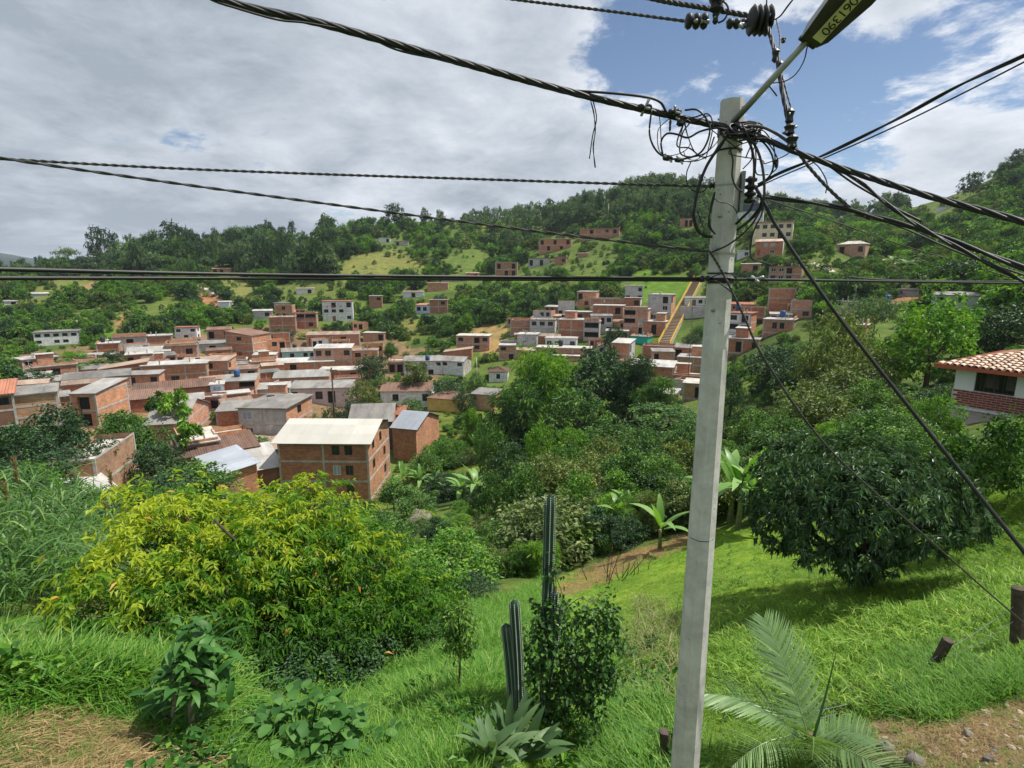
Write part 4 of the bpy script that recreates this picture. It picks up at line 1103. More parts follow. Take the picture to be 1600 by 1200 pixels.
 ('hill_ruin', 'unfinished pillared brick house on the central slope', 774, 808, 410, 432, 7, 5, BP, BP, 'none:concrete', ['O.O', '.OO'], None, True),
 ('hill_house', 'grey-brown hill house with flat roofs on the central slope', 826, 858, 404, 416, 7, 5, CG, BP, 'flat:cement_sheet', ['O.O.'], None, True),
 ('hill_house', 'small pink brick box beside the grey-brown hill house', 866, 885, 402, 413, 6, 5, BP, BP, 'flat:concrete', ['.W'], None, False),
 ('hill_hut', 'small tan hut above the pink brick box', 903, 919, 396, 402, 5, 5, BT, BT, 'shed:rusty_tin', ['..'], None, False),
 ('hill_hut', 'low brick hut on the slope at the two taut wires', 728, 748, 427, 436, 5, 5, BR, BR, 'shed:rusty_tin', ['.O'], None, False),
 ('hill_hut', 'low grey and pink house under the taut wires', 690, 730, 432, 440, 6, 5, CG, BP, 'shed:cement_sheet', ['...'], None, False),
 ('hill_cottage', 'tiny white cottage at the grassy knoll', 592, 610, 372, 379, 5, 5, CW, CW, 'shed:cement_sheet', ['.O'], None, False),
 ('hill_cottage', 'tiny pale cottage right of the white one at the knoll', 616, 638, 377, 384, 5, 5, CNL, CNL, 'shed:cement_sheet', ['O.'], None, False),
 ('hill_cottage', 'tiny pink house on the far left treeline', 333, 360, 420, 427, 6, 5, BP, BP, 'shed:rusty_tin', ['OO.'], None, False),
 ('hill_cottage', 'tiny pale green roofed house on the far left slope', 52, 74, 459, 464, 7, 5, CGG, CW, 'shed:zinc_light', ['..'], None, False),
 ('hill_cottage', 'tiny white house above the left edge trees', 8, 24, 471, 476, 6, 5, CW, CW, 'shed:zinc_light', ['.O'], None, False),
 ('hill_cottage', 'small white roofs on the far right slope', 1465, 1482, 323, 329, 6, 5, CW, CW, 'shed:zinc_light', ['..'], None, False),
 ('blue_hut', 'tiny blue-grey hut by the climbing dirt track', 342, 358, 472, 480, 5, 5, CB, CB, 'shed:zinc_light', ['..'], None, False),
]
HOUSES = {}
for row in T_:
    nm, lb, xl, xr, yt, yb, dp, yw, fr, sd, rf, rows, sr, bm_ = row
    HOUSES[lb] = H_(nm, lb, xl, xr, yt, yb, dp, yw, fr, sd, rf, rows, sr, beams=bm_, group=G)

# smaller houses wedged into the gaps of the village
RECTS.append((1466, 1640, 548, 668, 36)); RECTS.append((1022, 1096, 438, 548, 400))
for k in range(9):
    q_ = hit(1037 + 54 * k / 8, 546 - 105 * k / 8, 120); FOOT.append((q_[0], q_[1], 4.0))
fr_ = random.Random(11)
FILL = [([(10, 655), (60, 590), (160, 560), (300, 540), (430, 545), (590, 555), (600, 600), (540, 640), (440, 655), (330, 690), (240, 665)], 900, 80),
        ([(790, 570), (800, 510), (900, 480), (1020, 466), (1056, 520), (1105, 540), (1105, 620), (980, 605), (940, 565)], 500, 34),
        ([(1130, 480), (1230, 478), (1245, 545), (1140, 560)], 80, 6), ([(420, 520), (440, 480), (560, 490), (600, 545), (480, 545)], 100, 7)]
WORD = {'brick': 'red brick', 'brick_orange': 'orange brick', 'brick_tan': 'tan brick', 'brick_pink': 'pale brick', 'cement_render': 'grey cement', 'white_paint': 'white'}
RWORD = {'flat:concrete': 'bare slab', 'shed:cement_sheet': 'grey sheet', 'shed:zinc_light': 'pale tin', 'shed:rusty_tin': 'rusty tin', 'shed:clay_tile': 'brown tile', 'flat:concrete_light': 'cream slab', 'none:concrete': 'unfinished', 'gx:rusty_tin': 'ridged rusty', 'gx:clay_tile': 'ridged tile'}
USED = set(r_[1] for r_ in T_)
for poly, tries, want in FILL:
    got = 0
    for k in range(tries):
        if got >= want: break
        px = fr_.uniform(min(p[0] for p in poly), max(p[0] for p in poly)); py = fr_.uniform(min(p[1] for p in poly), max(p[1] for p in poly))
        if not bool(in_poly(np.array([px]), np.array([py]), poly)[0]): continue
        h_ = hit(px, py, 80)
        if h_ is None: continue
        fw_ = float(to_px(h_)[2]); Wm, Dm, nf = fr_.uniform(4.0, 6.8), fr_.uniform(4.0, 6.0), fr_.choice((1, 2, 2, 2))
        uu = math.atan2(h_[0], h_[1]); cx, cy2 = h_[0] + math.sin(uu) * Dm / 2, h_[1] + math.cos(uu) * Dm / 2
        if any(math.hypot(cx - a, cy2 - b) < c * .82 + 0.42 * max(Wm, Dm) for a, b, c in FOOT): continue
        wp, hp = Wm / fw_ * F, 2.6 * nf / fw_ * F; r0_ = math.hypot(h_[0], h_[1])
        if any(r0_ < q[4] and px + wp / 2 > q[0] and px - wp / 2 < q[1] and py - hp < q[3] - 0.45 * (q[3] - q[2]) and py > q[2] for q in RECTS):
            nf = 1; hp = 2.4 / fw_ * F
            if any(r0_ < q[4] and px + wp / 2 > q[0] and px - wp / 2 < q[1] and py - hp < q[3] - 0.5 * (q[3] - q[2]) and py > q[2] for q in RECTS): continue
        near = sorted(((math.hypot(px - (r_[2] + r_[3]) / 2, 1.5 * (py - r_[5])), r_) for r_ in T_ if len(r_[1].split()) <= 9), key=lambda t: t[0])[:4]
        wm = fr_.choice((BR, BO, BT, BP, BP, BR, BO, CG)); rf_ = fr_.choice(['none:concrete', 'none:concrete', 'flat:concrete', 'shed:cement_sheet', 'shed:rusty_tin', 'shed:clay_tile', 'gx:rusty_tin', 'gx:clay_tile', 'shed:zinc_light', 'flat:concrete_light']); lb_ = None
        for _, r_ in near:
            dx, dy = px - (r_[2] + r_[3]) / 2, py - r_[5]
            rel = ('right of' if dx > 0 else 'left of') if abs(dx) > 1.5 * abs(dy) else ('behind' if dy < 0 else 'before')
            t_ = '%s house, %s roof, %s the %s' % (WORD[wm.name], RWORD[rf_], rel, r_[1])
            if len(t_.split()) <= 16 and t_ not in USED: lb_ = t_; break
        if lb_ is None: continue
        USED.add(lb_)
        H_('wedged_house', lb_, px - wp / 2, px + wp / 2, py - hp, py, Dm, fr_.uniform(-12, 24), wm, fr_.choice((BR, BO, BP, wm)), rf_, [''.join(fr_.choice('.WO.') for _ in range(3)) for _ in range(nf)], None, beams=fr_.random() < .6, group=G)
        got += 1

# houses behind the big brick house
H_('grey_roof_house', 'house with dark grey sheet roof just behind the big brick house', 548, 612, 658, 676, 10, 8, BD, BR, 'gx:cement_sheet', ['..'], None, r=93, beams=False, rise=1.9)
H_('red_tile_house', 'house with broken reddish tiles behind the bright tin roof', 592, 628, 648, 664, 8, 12, BR, BR, 'shed:red_tile', ['..'], None, r=100, beams=False)
H_('bright_tin_house', 'brick house with dazzling white tin roof right of the big brick house', 614, 650, 668, 690, 9, 28, BR, BO, 'gx:blue_tin', ['..'], ['..'], r=88, beams=False, rise=1.7)

# ------------------------------------------------------------------ tree prototypes (unit height, unit crown width)
def sph(rng, n):
    v = rng.normal(size=(n, 3)); return norm(v)


def crown(rng, lobes, ncl, per, spread, L, W, out=0.7, rnd=0.8, droop=0.25, shell=(0.58, 1.18), zbias=0.15):
    """leaf bases and directions: clusters spread over the lobes' surfaces"""
    lobes = [(np.array(c, float), np.broadcast_to(np.array(r, float), (3,))) for c, r in lobes]
    ar = np.array([r[0] * r[1] + r[1] * r[2] + r[0] * r[2] for _, r in lobes]); ar = ar / ar.sum()
    C, O = [], []
    for (c, r), a in zip(lobes, ar):
        k = max(3, int(ncl * a))
        d = sph(rng, k); d[:, 2] = d[:, 2] + zbias; d = norm(d)
        p = c + d * r * rng.uniform(*shell, (k, 1))
        keep = np.ones(k, bool)
        for c2, r2 in lobes:
            if c2 is c: continue
            keep &= (((p - c2) / r2) ** 2).sum(1) > 0.45
        C.append(p[keep]); O.append(d[keep])
    C = np.vstack(C); O = np.vstack(O)
    n = len(C) * per
    base = np.repeat(C, per, 0) + rng.normal(0, 1, (n, 3)) * spread
    D = norm(np.repeat(O, per, 0) * out + rng.normal(0, 1, (n, 3)) * rnd + np.array([0, 0, -droop]))
    tone = np.clip(np.repeat(rng.normal(0.5, 0.22, len(C)), per) + rng.normal(0, 0.14, n), 0, 1)
    return base, D, L * rng.uniform(0.7, 1.3, n), W * rng.uniform(0.75, 1.25, n), tone


def trunk_mesh(name, rng, lobes, base_r=0.022, mat=None, lean=0.03, k=6, top=None):
    cs = [np.array(c, float) for c, _ in lobes]
    fork = np.array([rng.normal(0, lean), rng.normal(0, lean), min(c[2] for c in cs) * 0.75 + 0.03])
    t = [(catmull([(0, 0, -0.06), fork * np.array([.4, .4, .5]), fork], 4), np.linspace(base_r * 1.25, base_r * 0.85, 9))]
    for c in cs:
        mid = (fork + c) / 2 + rng.normal(0, 0.03, 3)
        P = catmull([fork, mid, c], 4); t.append((P, np.linspace(base_r * 0.7, base_r * 0.15, len(P))))
    return tubes_mesh(name, t, mat or BARK, k)


def rand_lobes(rng, n, zr, spread, rr, flat=1.0):
    out = []
    for i in range(n):
        a = 2 * math.pi * i / n + rng.uniform(-0.5, 0.5); d = spread * math.sqrt(rng.uniform(0.15, 1))
        r = rng.uniform(*rr)
        out.append(((math.cos(a) * d, math.sin(a) * d, rng.uniform(*zr)), (r, r, r * flat)))
    return out


PROTO = {}


def proto(kind, var, far):
    rng = np.random.default_rng(hash((kind, var, far)) % 1000 if False else sum(map(ord, kind)) * 7 + var * 13 + far)
    q = dict(n=1.0, s=1.0) if not far else dict(n=0.30, s=1.9)
    tm = BARK
    if kind == 'round':
        lb = rand_lobes(rng, 6, (0.32, 0.66), 0.30, (0.19, 0.27), 0.85) + [((0, 0, 0.72), (0.26, 0.26, 0.24)), ((0.02, 0, 0.4), (0.3, 0.3, 0.26))]
        a = crown(rng, lb, int(450 * q['n']), 12, 0.028, 0.050 * q['s'], 0.026 * q['s'])
    elif kind == 'shrub':
        lb = rand_lobes(rng, 8, (0.2, 0.62), 0.33, (0.16, 0.25), 0.9) + [((0, 0, 0.66), (0.24, 0.24, 0.28)), ((0, 0, 0.3), (0.36, 0.36, 0.28))]
        a = crown(rng, lb, int(480 * q['n']), 12, 0.030, 0.048 * q['s'], 0.025 * q['s'], rnd=1.0)
    elif kind == 'tall':
        lb = []
        for i in range(9):
            z = 0.32 + 0.62 * i / 8; w = 0.30 * (1 - 0.5 * abs(z - 0.6) / 0.4)
            an = rng.uniform(0, 6.28); lb.append(((math.cos(an) * w, math.sin(an) * w, z), (rng.uniform(.16, .26), rng.uniform(.16, .26), rng.uniform(.06, .10))))
        tm = BARKL
        a = crown(rng, lb, int(430 * q['n']), 10, 0.03, 0.05 * q['s'], 0.02 * q['s'], droop=0.6)
    elif kind == 'umbrella':
        lb = rand_lobes(rng, 8, (0.72, 0.86), 0.36, (0.15, 0.22), 0.35) + [((0, 0, 0.9), (0.24, 0.24, 0.08))]
        tm = BARKL
        a = crown(rng, lb, int(420 * q['n']), 9, 0.03, 0.04 * q['s'], 0.018 * q['s'], droop=0.0)
    elif kind == 'conifer':
        lb = []
        for i in range(10):
            z = 0.08 + 0.9 * i / 9; w = 0.46 * (1 - z) ** 0.75 + 0.03
            lb.append(((rng.normal(0, .02), rng.normal(0, .02), z), (w, w, 0.09)))
        a = crown(rng, lb, int(620 * q['n']), 9, 0.03, 0.045 * q['s'], 0.014 * q['s'], droop=0.5)
        tm = BARKD
    elif kind == 'plume':
        lb = rand_lobes(rng, 9, (0.35, 0.9), 0.30, (0.12, 0.18), 1.25) + [((0, 0, 0.45), (0.25, 0.25, 0.35))]
        a = crown(rng, lb, int(480 * q['n']), 12, 0.030, 0.085 * q['s'], 0.014 * q['s'], droop=0.7)
        tm = BARKL
    elif kind == 'open':
        lb = rand_lobes(rng, 7, (0.42, 0.92), 0.34, (0.10, 0.17), 0.8)
        a = crown(rng, lb, int(380 * q['n']), 9, 0.04, 0.05 * q['s'], 0.028 * q['s'], rnd=1.0)
        tm = BARKL
    elif kind == 'cecropia':
        lb = [((rng.normal(0, .22), rng.normal(0, .22), z), (0.13, 0.13, 0.07)) for z in (0.55, 0.66, 0.76, 0.86, 0.95)]
        a = crown(rng, lb, 70, 8, 0.02, 0.13, 0.075, out=1.0, rnd=0.5, droop=0.5)
        tm = BARKL
    me_c = leaves_mesh('crown', a[0], a[1], a[2], a[3], L_MID, rng, val=a[4])
    me_t = trunk_mesh('trunk', rng, lb, {'tall': .014, 'cecropia': .012, 'umbrella': .016, 'open': .016}.get(kind, .022), tm)
    return me_c, me_t


def get_proto(kind, var=0, far=0):
    key = (kind, var, far)
    if key not in PROTO: PROTO[key] = proto(*key)
    return PROTO[key]


def place_tree(name, kind, var, far, loc, h, w, mat, rz, label, group, lean=(0, 0)):
    mc, mt = get_proto(kind, var, far)
    e = empty(name, tuple(loc), rz, label, 'tree' if 'bush' not in name and 'shrub' not in name else 'bush', group)
    e.scale = (w, w, h); e.rotation_euler = (lean[0], lean[1], rz)
    c = bpy.data.objects.new('crown', mc); link(c, e)
    c.material_slots[0].link = 'OBJECT'; c.material_slots[0].material = mat
    t = bpy.data.objects.new('trunk', mt); link(t, e)
    return e


def tree_px(name, kind, px, py_top, r, wpx, mat, label, group='trees in the valley', far=0, wscale=1.0, foot=0.0):
    """a tree whose crown centre is at column px, its top at row py_top, standing at distance r"""
    g = on_ground(px, r)
    top = at(px, py_top, r)
    h = max(0.8, top[2] - g[2]); _, _, fw = to_px((g + top) / 2)
    w = wpx / F * fw * wscale
    var = int(px + py_top) % 3
    return place_tree(name, kind, var, far, (g[0], g[1], g[2] - 0.05), h, w, mat, (px * 1.7) % 6.28, label, group)


MID = [
 # ravine, centre
 ('plume_tree', 'plume', 842, 548, 92, 135, L_BRT, 'tall feathery light-green plume tree in mid ravine'),
 ('broadleaf_tree', 'plume', 815, 605, 84, 110, L_MID, 'lower green plume tree at the foot of the tall plume'),
 ('broadleaf_tree', 'round', 938, 536, 94, 140, L_DRK, 'tall very dark tree right of the light plume tree'),
 ('broadleaf_tree', 'plume', 985, 560, 90, 90, L_DRK, 'dark narrow tree against the big brick house with white eave'),
 ('broadleaf_tree', 'plume', 1018, 590, 86, 90, L_MID, 'mid-green leafy tree below the laundry terrace'),
 ('broadleaf_tree', 'round', 900, 605, 80, 110, L_MID, 'dark rounded tree under the tall dark tree'),
 ('bush', 'shrub', 790, 640, 84, 90, L_DRK, 'dark bush left of the plume trees'),
 ('bush', 'shrub', 845, 652, 72, 70, L_BRT, 'yellow-green bush low in the ravine centre'),
 ('bush', 'shrub', 890, 660, 68, 80, L_BRT, 'second yellow-green bush right beside the ravine centre one'),
 ('bush', 'shrub', 960, 652, 70, 110, L_MID, 'broad mid-green bush in the ravine'),
 ('broadleaf_tree', 'round', 1040, 632, 74, 130, L_MID, 'broad rounded tree left of the pole below the terrace'),
 ('broadleaf_tree', 'round', 800, 690, 62, 100, L_DRK, 'dark tree on the ravine side above the banana clump'),
 ('bush', 'shrub', 860, 700, 52, 110, L_OLV, 'olive bush in the middle of the ravine'),
 ('bush', 'shrub', 925, 706, 50, 110, L_OLV, 'pale olive thicket under the broad green bush'),
 ('broadleaf_tree', 'open', 985, 700, 44, 100, L_MID, 'loose tree with thin trunk in the orchard'),
 ('broadleaf_tree', 'round', 1030, 705, 42, 100, L_MID, 'orchard tree left of the pole'),
 ('broadleaf_tree', 'open', 1065, 690, 38, 80, L_OLV, 'twiggy olive tree touching the pole'),
 ('broadleaf_tree', 'round', 1035, 752, 33, 90, L_DRK, 'dark low orchard tree above the small banana plants'),
 ('broadleaf_tree', 'open', 965, 745, 34, 60, L_OLV, 'thin leggy orchard tree left of the small banana plants'),
 ('young_tree', 'open', 1055, 800, 27, 46, L_OLV, 'young thin tree right of the small banana plant'),
 ('large_bush', 'shrub', 862, 765, 27, 196, L_OLV, 'big rounded dull-green bush behind the tall cactus'),
 ('large_bush', 'shrub', 925, 800, 30, 90, L_MID, 'dark shoulder of bush right behind the cactus'),
 ('large_bush', 'shrub', 808, 790, 31, 90, L_MID, 'green bush left behind the tall cactus'),
 ('large_bush', 'shrub', 700, 826, 21, 170, L_BRT, 'bright green bush right of the yellow-green tree'),
 ('large_bush', 'shrub', 655, 868, 16.5, 130, L_BRT, 'lime bush touching the right side of the yellow-green tree'),
 ('large_bush', 'shrub', 735, 895, 17.5, 80, L_DRK, 'dark bush in the hollow at the lawn edge'),
 ('large_bush', 'shrub', 752, 868, 24, 70, L_MID, 'small green bush at the lawn edge by the dark ravine'),
 ('slender_tree', 'open', 612, 748, 60, 78, L_MID, 'slender pale-trunked tree at the corner of the big brick house'),
 ('bush', 'shrub', 648, 770, 56, 70, L_MID, 'bush below the slender pale-trunked tree'),
 ('bush', 'shrub', 690, 735, 66, 70, L_DRK, 'dark undergrowth bush beside the banana clump'),
 ('bush', 'shrub', 660, 700, 78, 60, L_MID, 'bush right of the big brick house'),
 ('bush', 'shrub', 760, 742, 60, 70, L_DRK, 'dark bush right behind the banana clump'),
 ('bush', 'shrub', 700, 680, 84, 60, L_BRT, 'bright weeds bush on the sunny bank'),
 ('broadleaf_tree', 'round', 770, 655, 80, 60, L_MID, 'round tree at the edge of the sunny bank'),
 ('broadleaf_tree', 'plume', 742, 640, 92, 46, L_BRT, 'small plume tree below the tan shed'),
 ('round_tree', 'round', 880, 690, 58, 80, L_MID, 'rounded tree in the middle of the ravine'),
 ('round_tree', 'round', 945, 680, 56, 84, L_OLV, 'rounded olive tree right in the ravine middle'),
 ('round_tree', 'round', 820, 720, 50, 84, L_MID, 'rounded green tree left in the ravine middle'),
 ('round_tree', 'round', 905, 735, 42, 90, L_BRT, 'light-green round tree above the big dull-green bush'),
 ('round_tree', 'round', 1000, 665, 64, 84, L_MID, 'round-headed tree under the laundry terrace slope'),
 ('round_tree', 'round', 1070, 655, 66, 74, L_MID, 'round tree half behind the pole'),
 ('round_tree', 'round', 770, 735, 52, 64, L_MID, 'round tree right of the large ravine banana'),
 ('round_tree', 'open', 1010, 775, 31, 60, L_MID, 'small spreading tree among the little bananas'),
 ('round_tree', 'open', 945, 770, 33, 60, L_OLV, 'small leggy tree right of the cactus top'),
 ('round_tree', 'round', 1180, 640, 50, 80, L_MID, 'round tree right of the pole below the conifer'),
 ('round_tree', 'round', 1240, 610, 56, 70, L_MID, 'round tree left of the yellowish one'),
 ('round_tree', 'round', 1350, 590, 50, 90, L_MID, 'full mid-green tree below the olive trees'),
 # right of the pole
 ('conifer', 'conifer', 1136, 572, 62, 74, L_DRK, 'dark green conifer just right of the pole'),
 ('broadleaf_tree', 'round', 1200, 535, 88, 100, L_DRK, 'very dark tree right of the conifer'),
 ('broadleaf_tree', 'round', 1230, 560, 80, 80, L_DRK, 'dark tree in the gap behind the yellow-green tree'),
 ('olive_tree', 'shrub', 1290, 468, 76, 110, L_OLV, 'tall dull olive tree right of the pole'),
 ('olive_tree', 'round', 1335, 528, 62, 100, L_OLV, 'olive-green tree in front of the bright round tree'),
 ('olive_tree', 'shrub', 1310, 560, 56, 150, L_OLV, 'broad olive thicket under the tall olive tree'),
 ('grey_green_tree', 'umbrella', 1340, 462, 92, 80, L_EUC, 'grey-green spreading tree before the low white houses'),
 ('bright_round_tree', 'round', 1432, 452, 64, 150, L_BRT, 'big bright green round tree at right'),
 ('broadleaf_tree', 'round', 1405, 600, 58, 110, L_MID, 'tree under the big bright round one'),
 ('broadleaf_tree', 'round', 1560, 468, 76, 150, L_DRK, 'dark spreading tree behind the white house roof'),
 ('broadleaf_tree', 'round', 1505, 505, 74, 80, L_DRK, 'dark tree between bright tree and white house'),
 ('bright_bush', 'shrub', 1462, 608, 32, 70, L_BRT, 'bright green bush at the left wall of the white house'),
 ('bright_bush', 'shrub', 1425, 622, 36, 80, L_BRT, 'bright bush left of the white house'),
 ('yellowish_tree', 'round', 1272, 597, 44, 136, L_OLV, 'round yellowish-green tree above the mango tree'),
 ('yellowish_tree', 'shrub', 1222, 640, 40, 90, L_MID, 'green tree left under the round yellowish tree'),
 ('large_bush', 'shrub', 1370, 630, 30, 140, L_MID, 'green bushes directly behind the mango tree'),
 ('large_bush', 'shrub', 1440, 655, 24, 110, L_MID, 'bush behind the right shoulder of the mango tree'),
 ('fruit_tree', 'open', 1550, 648, 17.5, 150, L_MID, 'small fruit tree in front of the white house'),
 ('fruit_tree', 'shrub', 1500, 668, 19.5, 90, L_MID, 'leafy fruit tree left of the one with the forked trunk'),
 ('fruit_tree', 'open', 1620, 640, 19, 90, L_BRT, 'yellowish fruit tree cut by the right picture edge'),
 ('bush', 'shrub', 1150, 690, 36, 70, L_MID, 'bush behind the banana clump right of the pole'),
 ('bush', 'shrub', 1190, 700, 34, 60, L_MID, 'bush between banana clump and mango tree'),
 ('bush', 'shrub', 1110, 720, 38, 70, L_OLV, 'olive bush hidden behind the pole'),
 # left, below the village
 ('dark_tree', 'round', 92, 628, 72, 110, L_DRK, 'dark dense tree in front of the tan gridded block'),
 ('dark_tree', 'round', 30, 655, 64, 110, L_DRK, 'dark tree at the left picture edge'),
 ('dark_tree', 'round', 130, 680, 66, 90, L_DRK, 'dark tree above the roofless brick shell'),
 ('broadleaf_tree', 'round', 190, 640, 80, 90, L_MID, 'green tree left of the big gabled house'),
 ('broadleaf_tree', 'round', 222, 660, 74, 80, L_MID, 'mango-like tree below the sagging tile roof'),
 ('broadleaf_tree', 'round', 240, 690, 66, 90, L_DRK, 'dark tree in front of the big gabled house'),
 ('dark_tree', 'round', 60, 705, 56, 120, L_DRK, 'big dark tree left of the roofless brick shell'),
 ('dark_tree', 'round', 20, 730, 46, 120, L_DRK, 'dark tree low at the left edge above the cane'),
 ('dark_tree', 'shrub', 95, 755, 46, 110, L_MID, 'green thicket between cane and brick shell'),
 ('broadleaf_tree', 'round', 300, 722, 60, 130, L_MID, 'round green tree between brick shell and blue tin roof'),
 ('broadleaf_tree', 'shrub', 235, 738, 56, 110, L_DRK, 'dark thicket right of the white corrugated shed'),
 ('broadleaf_tree', 'shrub', 180, 770, 42, 110, L_DRK, 'dark thicket behind the yellow-green tree top'),
 ('cecropia', 'cecropia', 282, 615, 92, 60, L_BRT, 'thin pale-trunked cecropia before the dark clay roof'),
 ('cecropia', 'cecropia', 302, 655, 84, 56, L_BRT, 'thin cecropia with forked pale trunk before the chalky roof'),
 ('cecropia', 'cecropia', 248, 618, 96, 46, L_MID, 'smaller cecropia left of the pale-trunked one'),
 ('broadleaf_tree', 'round', 400, 678, 86, 44, L_MID, 'small tree beside the diamond brick wall'),
 ('broadleaf_tree', 'round', 62, 575, 124, 70, L_DRK, 'dark tree at the left end of the village'),
 ('bright_tree', 'round', 118, 560, 140, 62, L_BRT, 'bright green tree among the left village roofs'),
 ('bright_tree', 'round', 142, 545, 150, 50, L_BRT, 'second bright green tree behind the left village roofs'),
 ('broadleaf_tree', 'shrub', 175, 556, 142, 46, L_MID, 'green tree between the brick row and the road bend'),
 ('broadleaf_tree', 'round', 20, 590, 118, 60, L_DRK, 'dark tree at the left edge beside the small brick house'),
 ('broadleaf_tree', 'round', 195, 545, 150, 40, L_DRK, 'dark tree before the wide pale roof'),
 ('broadleaf_tree', 'round', 345, 545, 168, 30, L_BRT, 'small bright tree before the orange block'),
 ('broadleaf_tree', 'round', 455, 512, 190, 50, L_DRK, 'dark tree below the red veranda house'),
 ('broadleaf_tree', 'round', 572, 590, 112, 52, L_OLV, 'brownish-yellow tree left of the long tiled farmhouse'),
 ('hedge_tree', 'shrub', 560, 622, 104, 60, L_DRK, 'dark hedge tree right of the lamp pole'),
 ('hedge_tree', 'shrub', 520, 630, 98, 50, L_DRK, 'dark hedge bush at the foot of the lamp pole'),
 ('hedge_tree', 'shrub', 490, 645, 92, 50, L_MID, 'green bush behind the big brick house roof'),
 ('hedge_tree', 'shrub', 612, 625, 104, 60, L_MID, 'green hedge before the long tiled farmhouse'),
 ('hedge_tree', 'shrub', 645, 618, 106, 50, L_MID, 'leafy hedge tree left of the ochre house'),
 ('broadleaf_tree', 'round', 588, 552, 140, 56, L_DRK, 'dark round tree right of the brick annex'),
 ('broadleaf_tree', 'round', 606, 585, 128, 50, L_MID, 'tree below the small cement cube house'),
 ('broadleaf_tree', 'open', 652, 566, 126, 56, L_OLV, 'light olive tree before the wide grey roof'),
 ('broadleaf_tree', 'shrub', 700, 588, 122, 60, L_DRK, 'dark bushes below the white slate-roofed house'),
 ('broadleaf_tree', 'shrub', 745, 580, 126, 40, L_MID, 'green bush between white house and pyramid roof'),
 ('broadleaf_tree', 'shrub', 728, 605, 116, 40, L_DRK, 'dark bush behind the ochre house roof'),
 ('broadleaf_tree', 'round', 810, 590, 112, 40, L_MID, 'small tree right of the pyramid roof'),
 ('broadleaf_tree', 'round', 954, 505, 146, 34, L_DRK, 'dark tree beside the unfinished concrete house'),
 ('broadleaf_tree', 'shrub', 1085, 505, 158, 40, L_MID, 'bushes right of the yellow stairs'),
 ('broadleaf_tree', 'shrub', 1072, 520, 150, 40, L_DRK, 'dark bushes at the lower right of the stairs'),
]
for (nm, kd, px, pt, r, w, mt, lb) in MID:
    if 760 < px < 1110 and 640 < pt < 760 and r > 40: r *= 0.8
    tree_px(nm, kd, px, pt, r, w, mt, lb)


# ------------------------------------------------------------------ scattered woods: the 300 that show largest are trees of their own, the rest one mass
def gn_scatter(name, protos, P, ROT, SCL, IDX, label, mats=None):
    """one object; real geometry instanced on its vertices"""
    coll = bpy.data.collections.new(name + '_pieces')
    for i, (me, mt) in enumerate(protos):
        me2 = me
        o = bpy.data.objects.new('%s_piece_%02d' % (name, i), me2)
        coll.objects.link(o)
        if mt is not None:
            o.material_slots[0].link = 'OBJECT'; o.material_slots[0].material = mt
    me = bpy.data.meshes.new(name); n = len(P)
    me.vertices.add(n); me.vertices.foreach_set('co', np.asarray(P, np.float32).ravel())
    for nm, tp, dat, key in (('rot', 'FLOAT_VECTOR', ROT, 'vector'), ('scl', 'FLOAT_VECTOR', SCL, 'vector')):
        a = me.attributes.new(nm, tp, 'POINT'); a.data.foreach_set(key, np.asarray(dat, np.float32).ravel())
    a = me.attributes.new('idx', 'INT', 'POINT'); a.data.foreach_set('value', np.asarray(IDX, np.int32))
    me.update()
    o = obj(name, me)
    ng = bpy.data.node_groups.new(name, 'GeometryNodeTree')
    ng.interface.new_socket('Geometry', in_out='INPUT', socket_type='NodeSocketGeometry')
    ng.interface.new_socket('Geometry', in_out='OUTPUT', socket_type='NodeSocketGeometry')
    gi_, go_ = ng.nodes.new('NodeGroupInput'), ng.nodes.new('NodeGroupOutput')
    ci = ng.nodes.new('GeometryNodeCollectionInfo'); ci.inputs['Collection'].default_value = coll
    ci.inputs['Separate Children'].default_value = True; ci.inputs['Reset Children'].default_value = True
    ip = ng.nodes.new('GeometryNodeInstanceOnPoints'); ip.inputs['Pick Instance'].default_value = True

    def named(nm, tp):
        q = ng.nodes.new('GeometryNodeInputNamedAttribute'); q.data_type = tp; q.inputs['Name'].default_value = nm; return q.outputs['Attribute']
    ng.links.new(gi_.outputs[0], ip.inputs['Points']); ng.links.new(ci.outputs[0], ip.inputs['Instance'])
    ng.links.new(named('idx', 'INT'), ip.inputs['Instance Index'])
    ng.links.new(named('rot', 'FLOAT_VECTOR'), ip.inputs['Rotation']); ng.links.new(named('scl', 'FLOAT_VECTOR'), ip.inputs['Scale'])
    ng.links.new(ip.outputs[0], go_.inputs[0])
    md = o.modifiers.new('scatter', 'NODES'); md.node_group = ng
    return tag(o, label, None, None, 'stuff')


rng = np.random.default_rng(21)
SKY = [(-100, 425), (0, 425), (60, 420), (100, 412), (160, 405), (200, 398), (300, 395), (400, 385), (500, 372), (560, 355), (620, 340), (700, 330), (800, 335), (860, 332), (920, 315), (980, 300), (1040, 290), (1100, 293), (1160, 315), (1240, 330), (1300, 328), (1380, 335), (1440, 330), (1480, 315), (1540, 280), (1600, 262), (1700, 240)]
sx = np.array([p[0] for p in SKY]); sy = np.array([p[1] for p in SKY])
OPENZ = [z[0] for z in ZONES[5:25]]
cand = []
NPX = 8800
pxs = rng.uniform(-60, 1660, NPX)
low = np.interp(pxs, [-60, 0, 120, 250, 420, 600, 720, 800, 900, 1000, 1120, 1240, 1320, 1420, 1500, 1660],
                [640, 630, 545, 520, 505, 545, 580, 560, 500, 470, 480, 520, 500, 500, 520, 540])
top = np.interp(pxs, sx, sy) + 1.5
pys = top + (low - top) * rng.random(NPX) ** 1.25
PT, okm = hits(pxs, pys, 60)
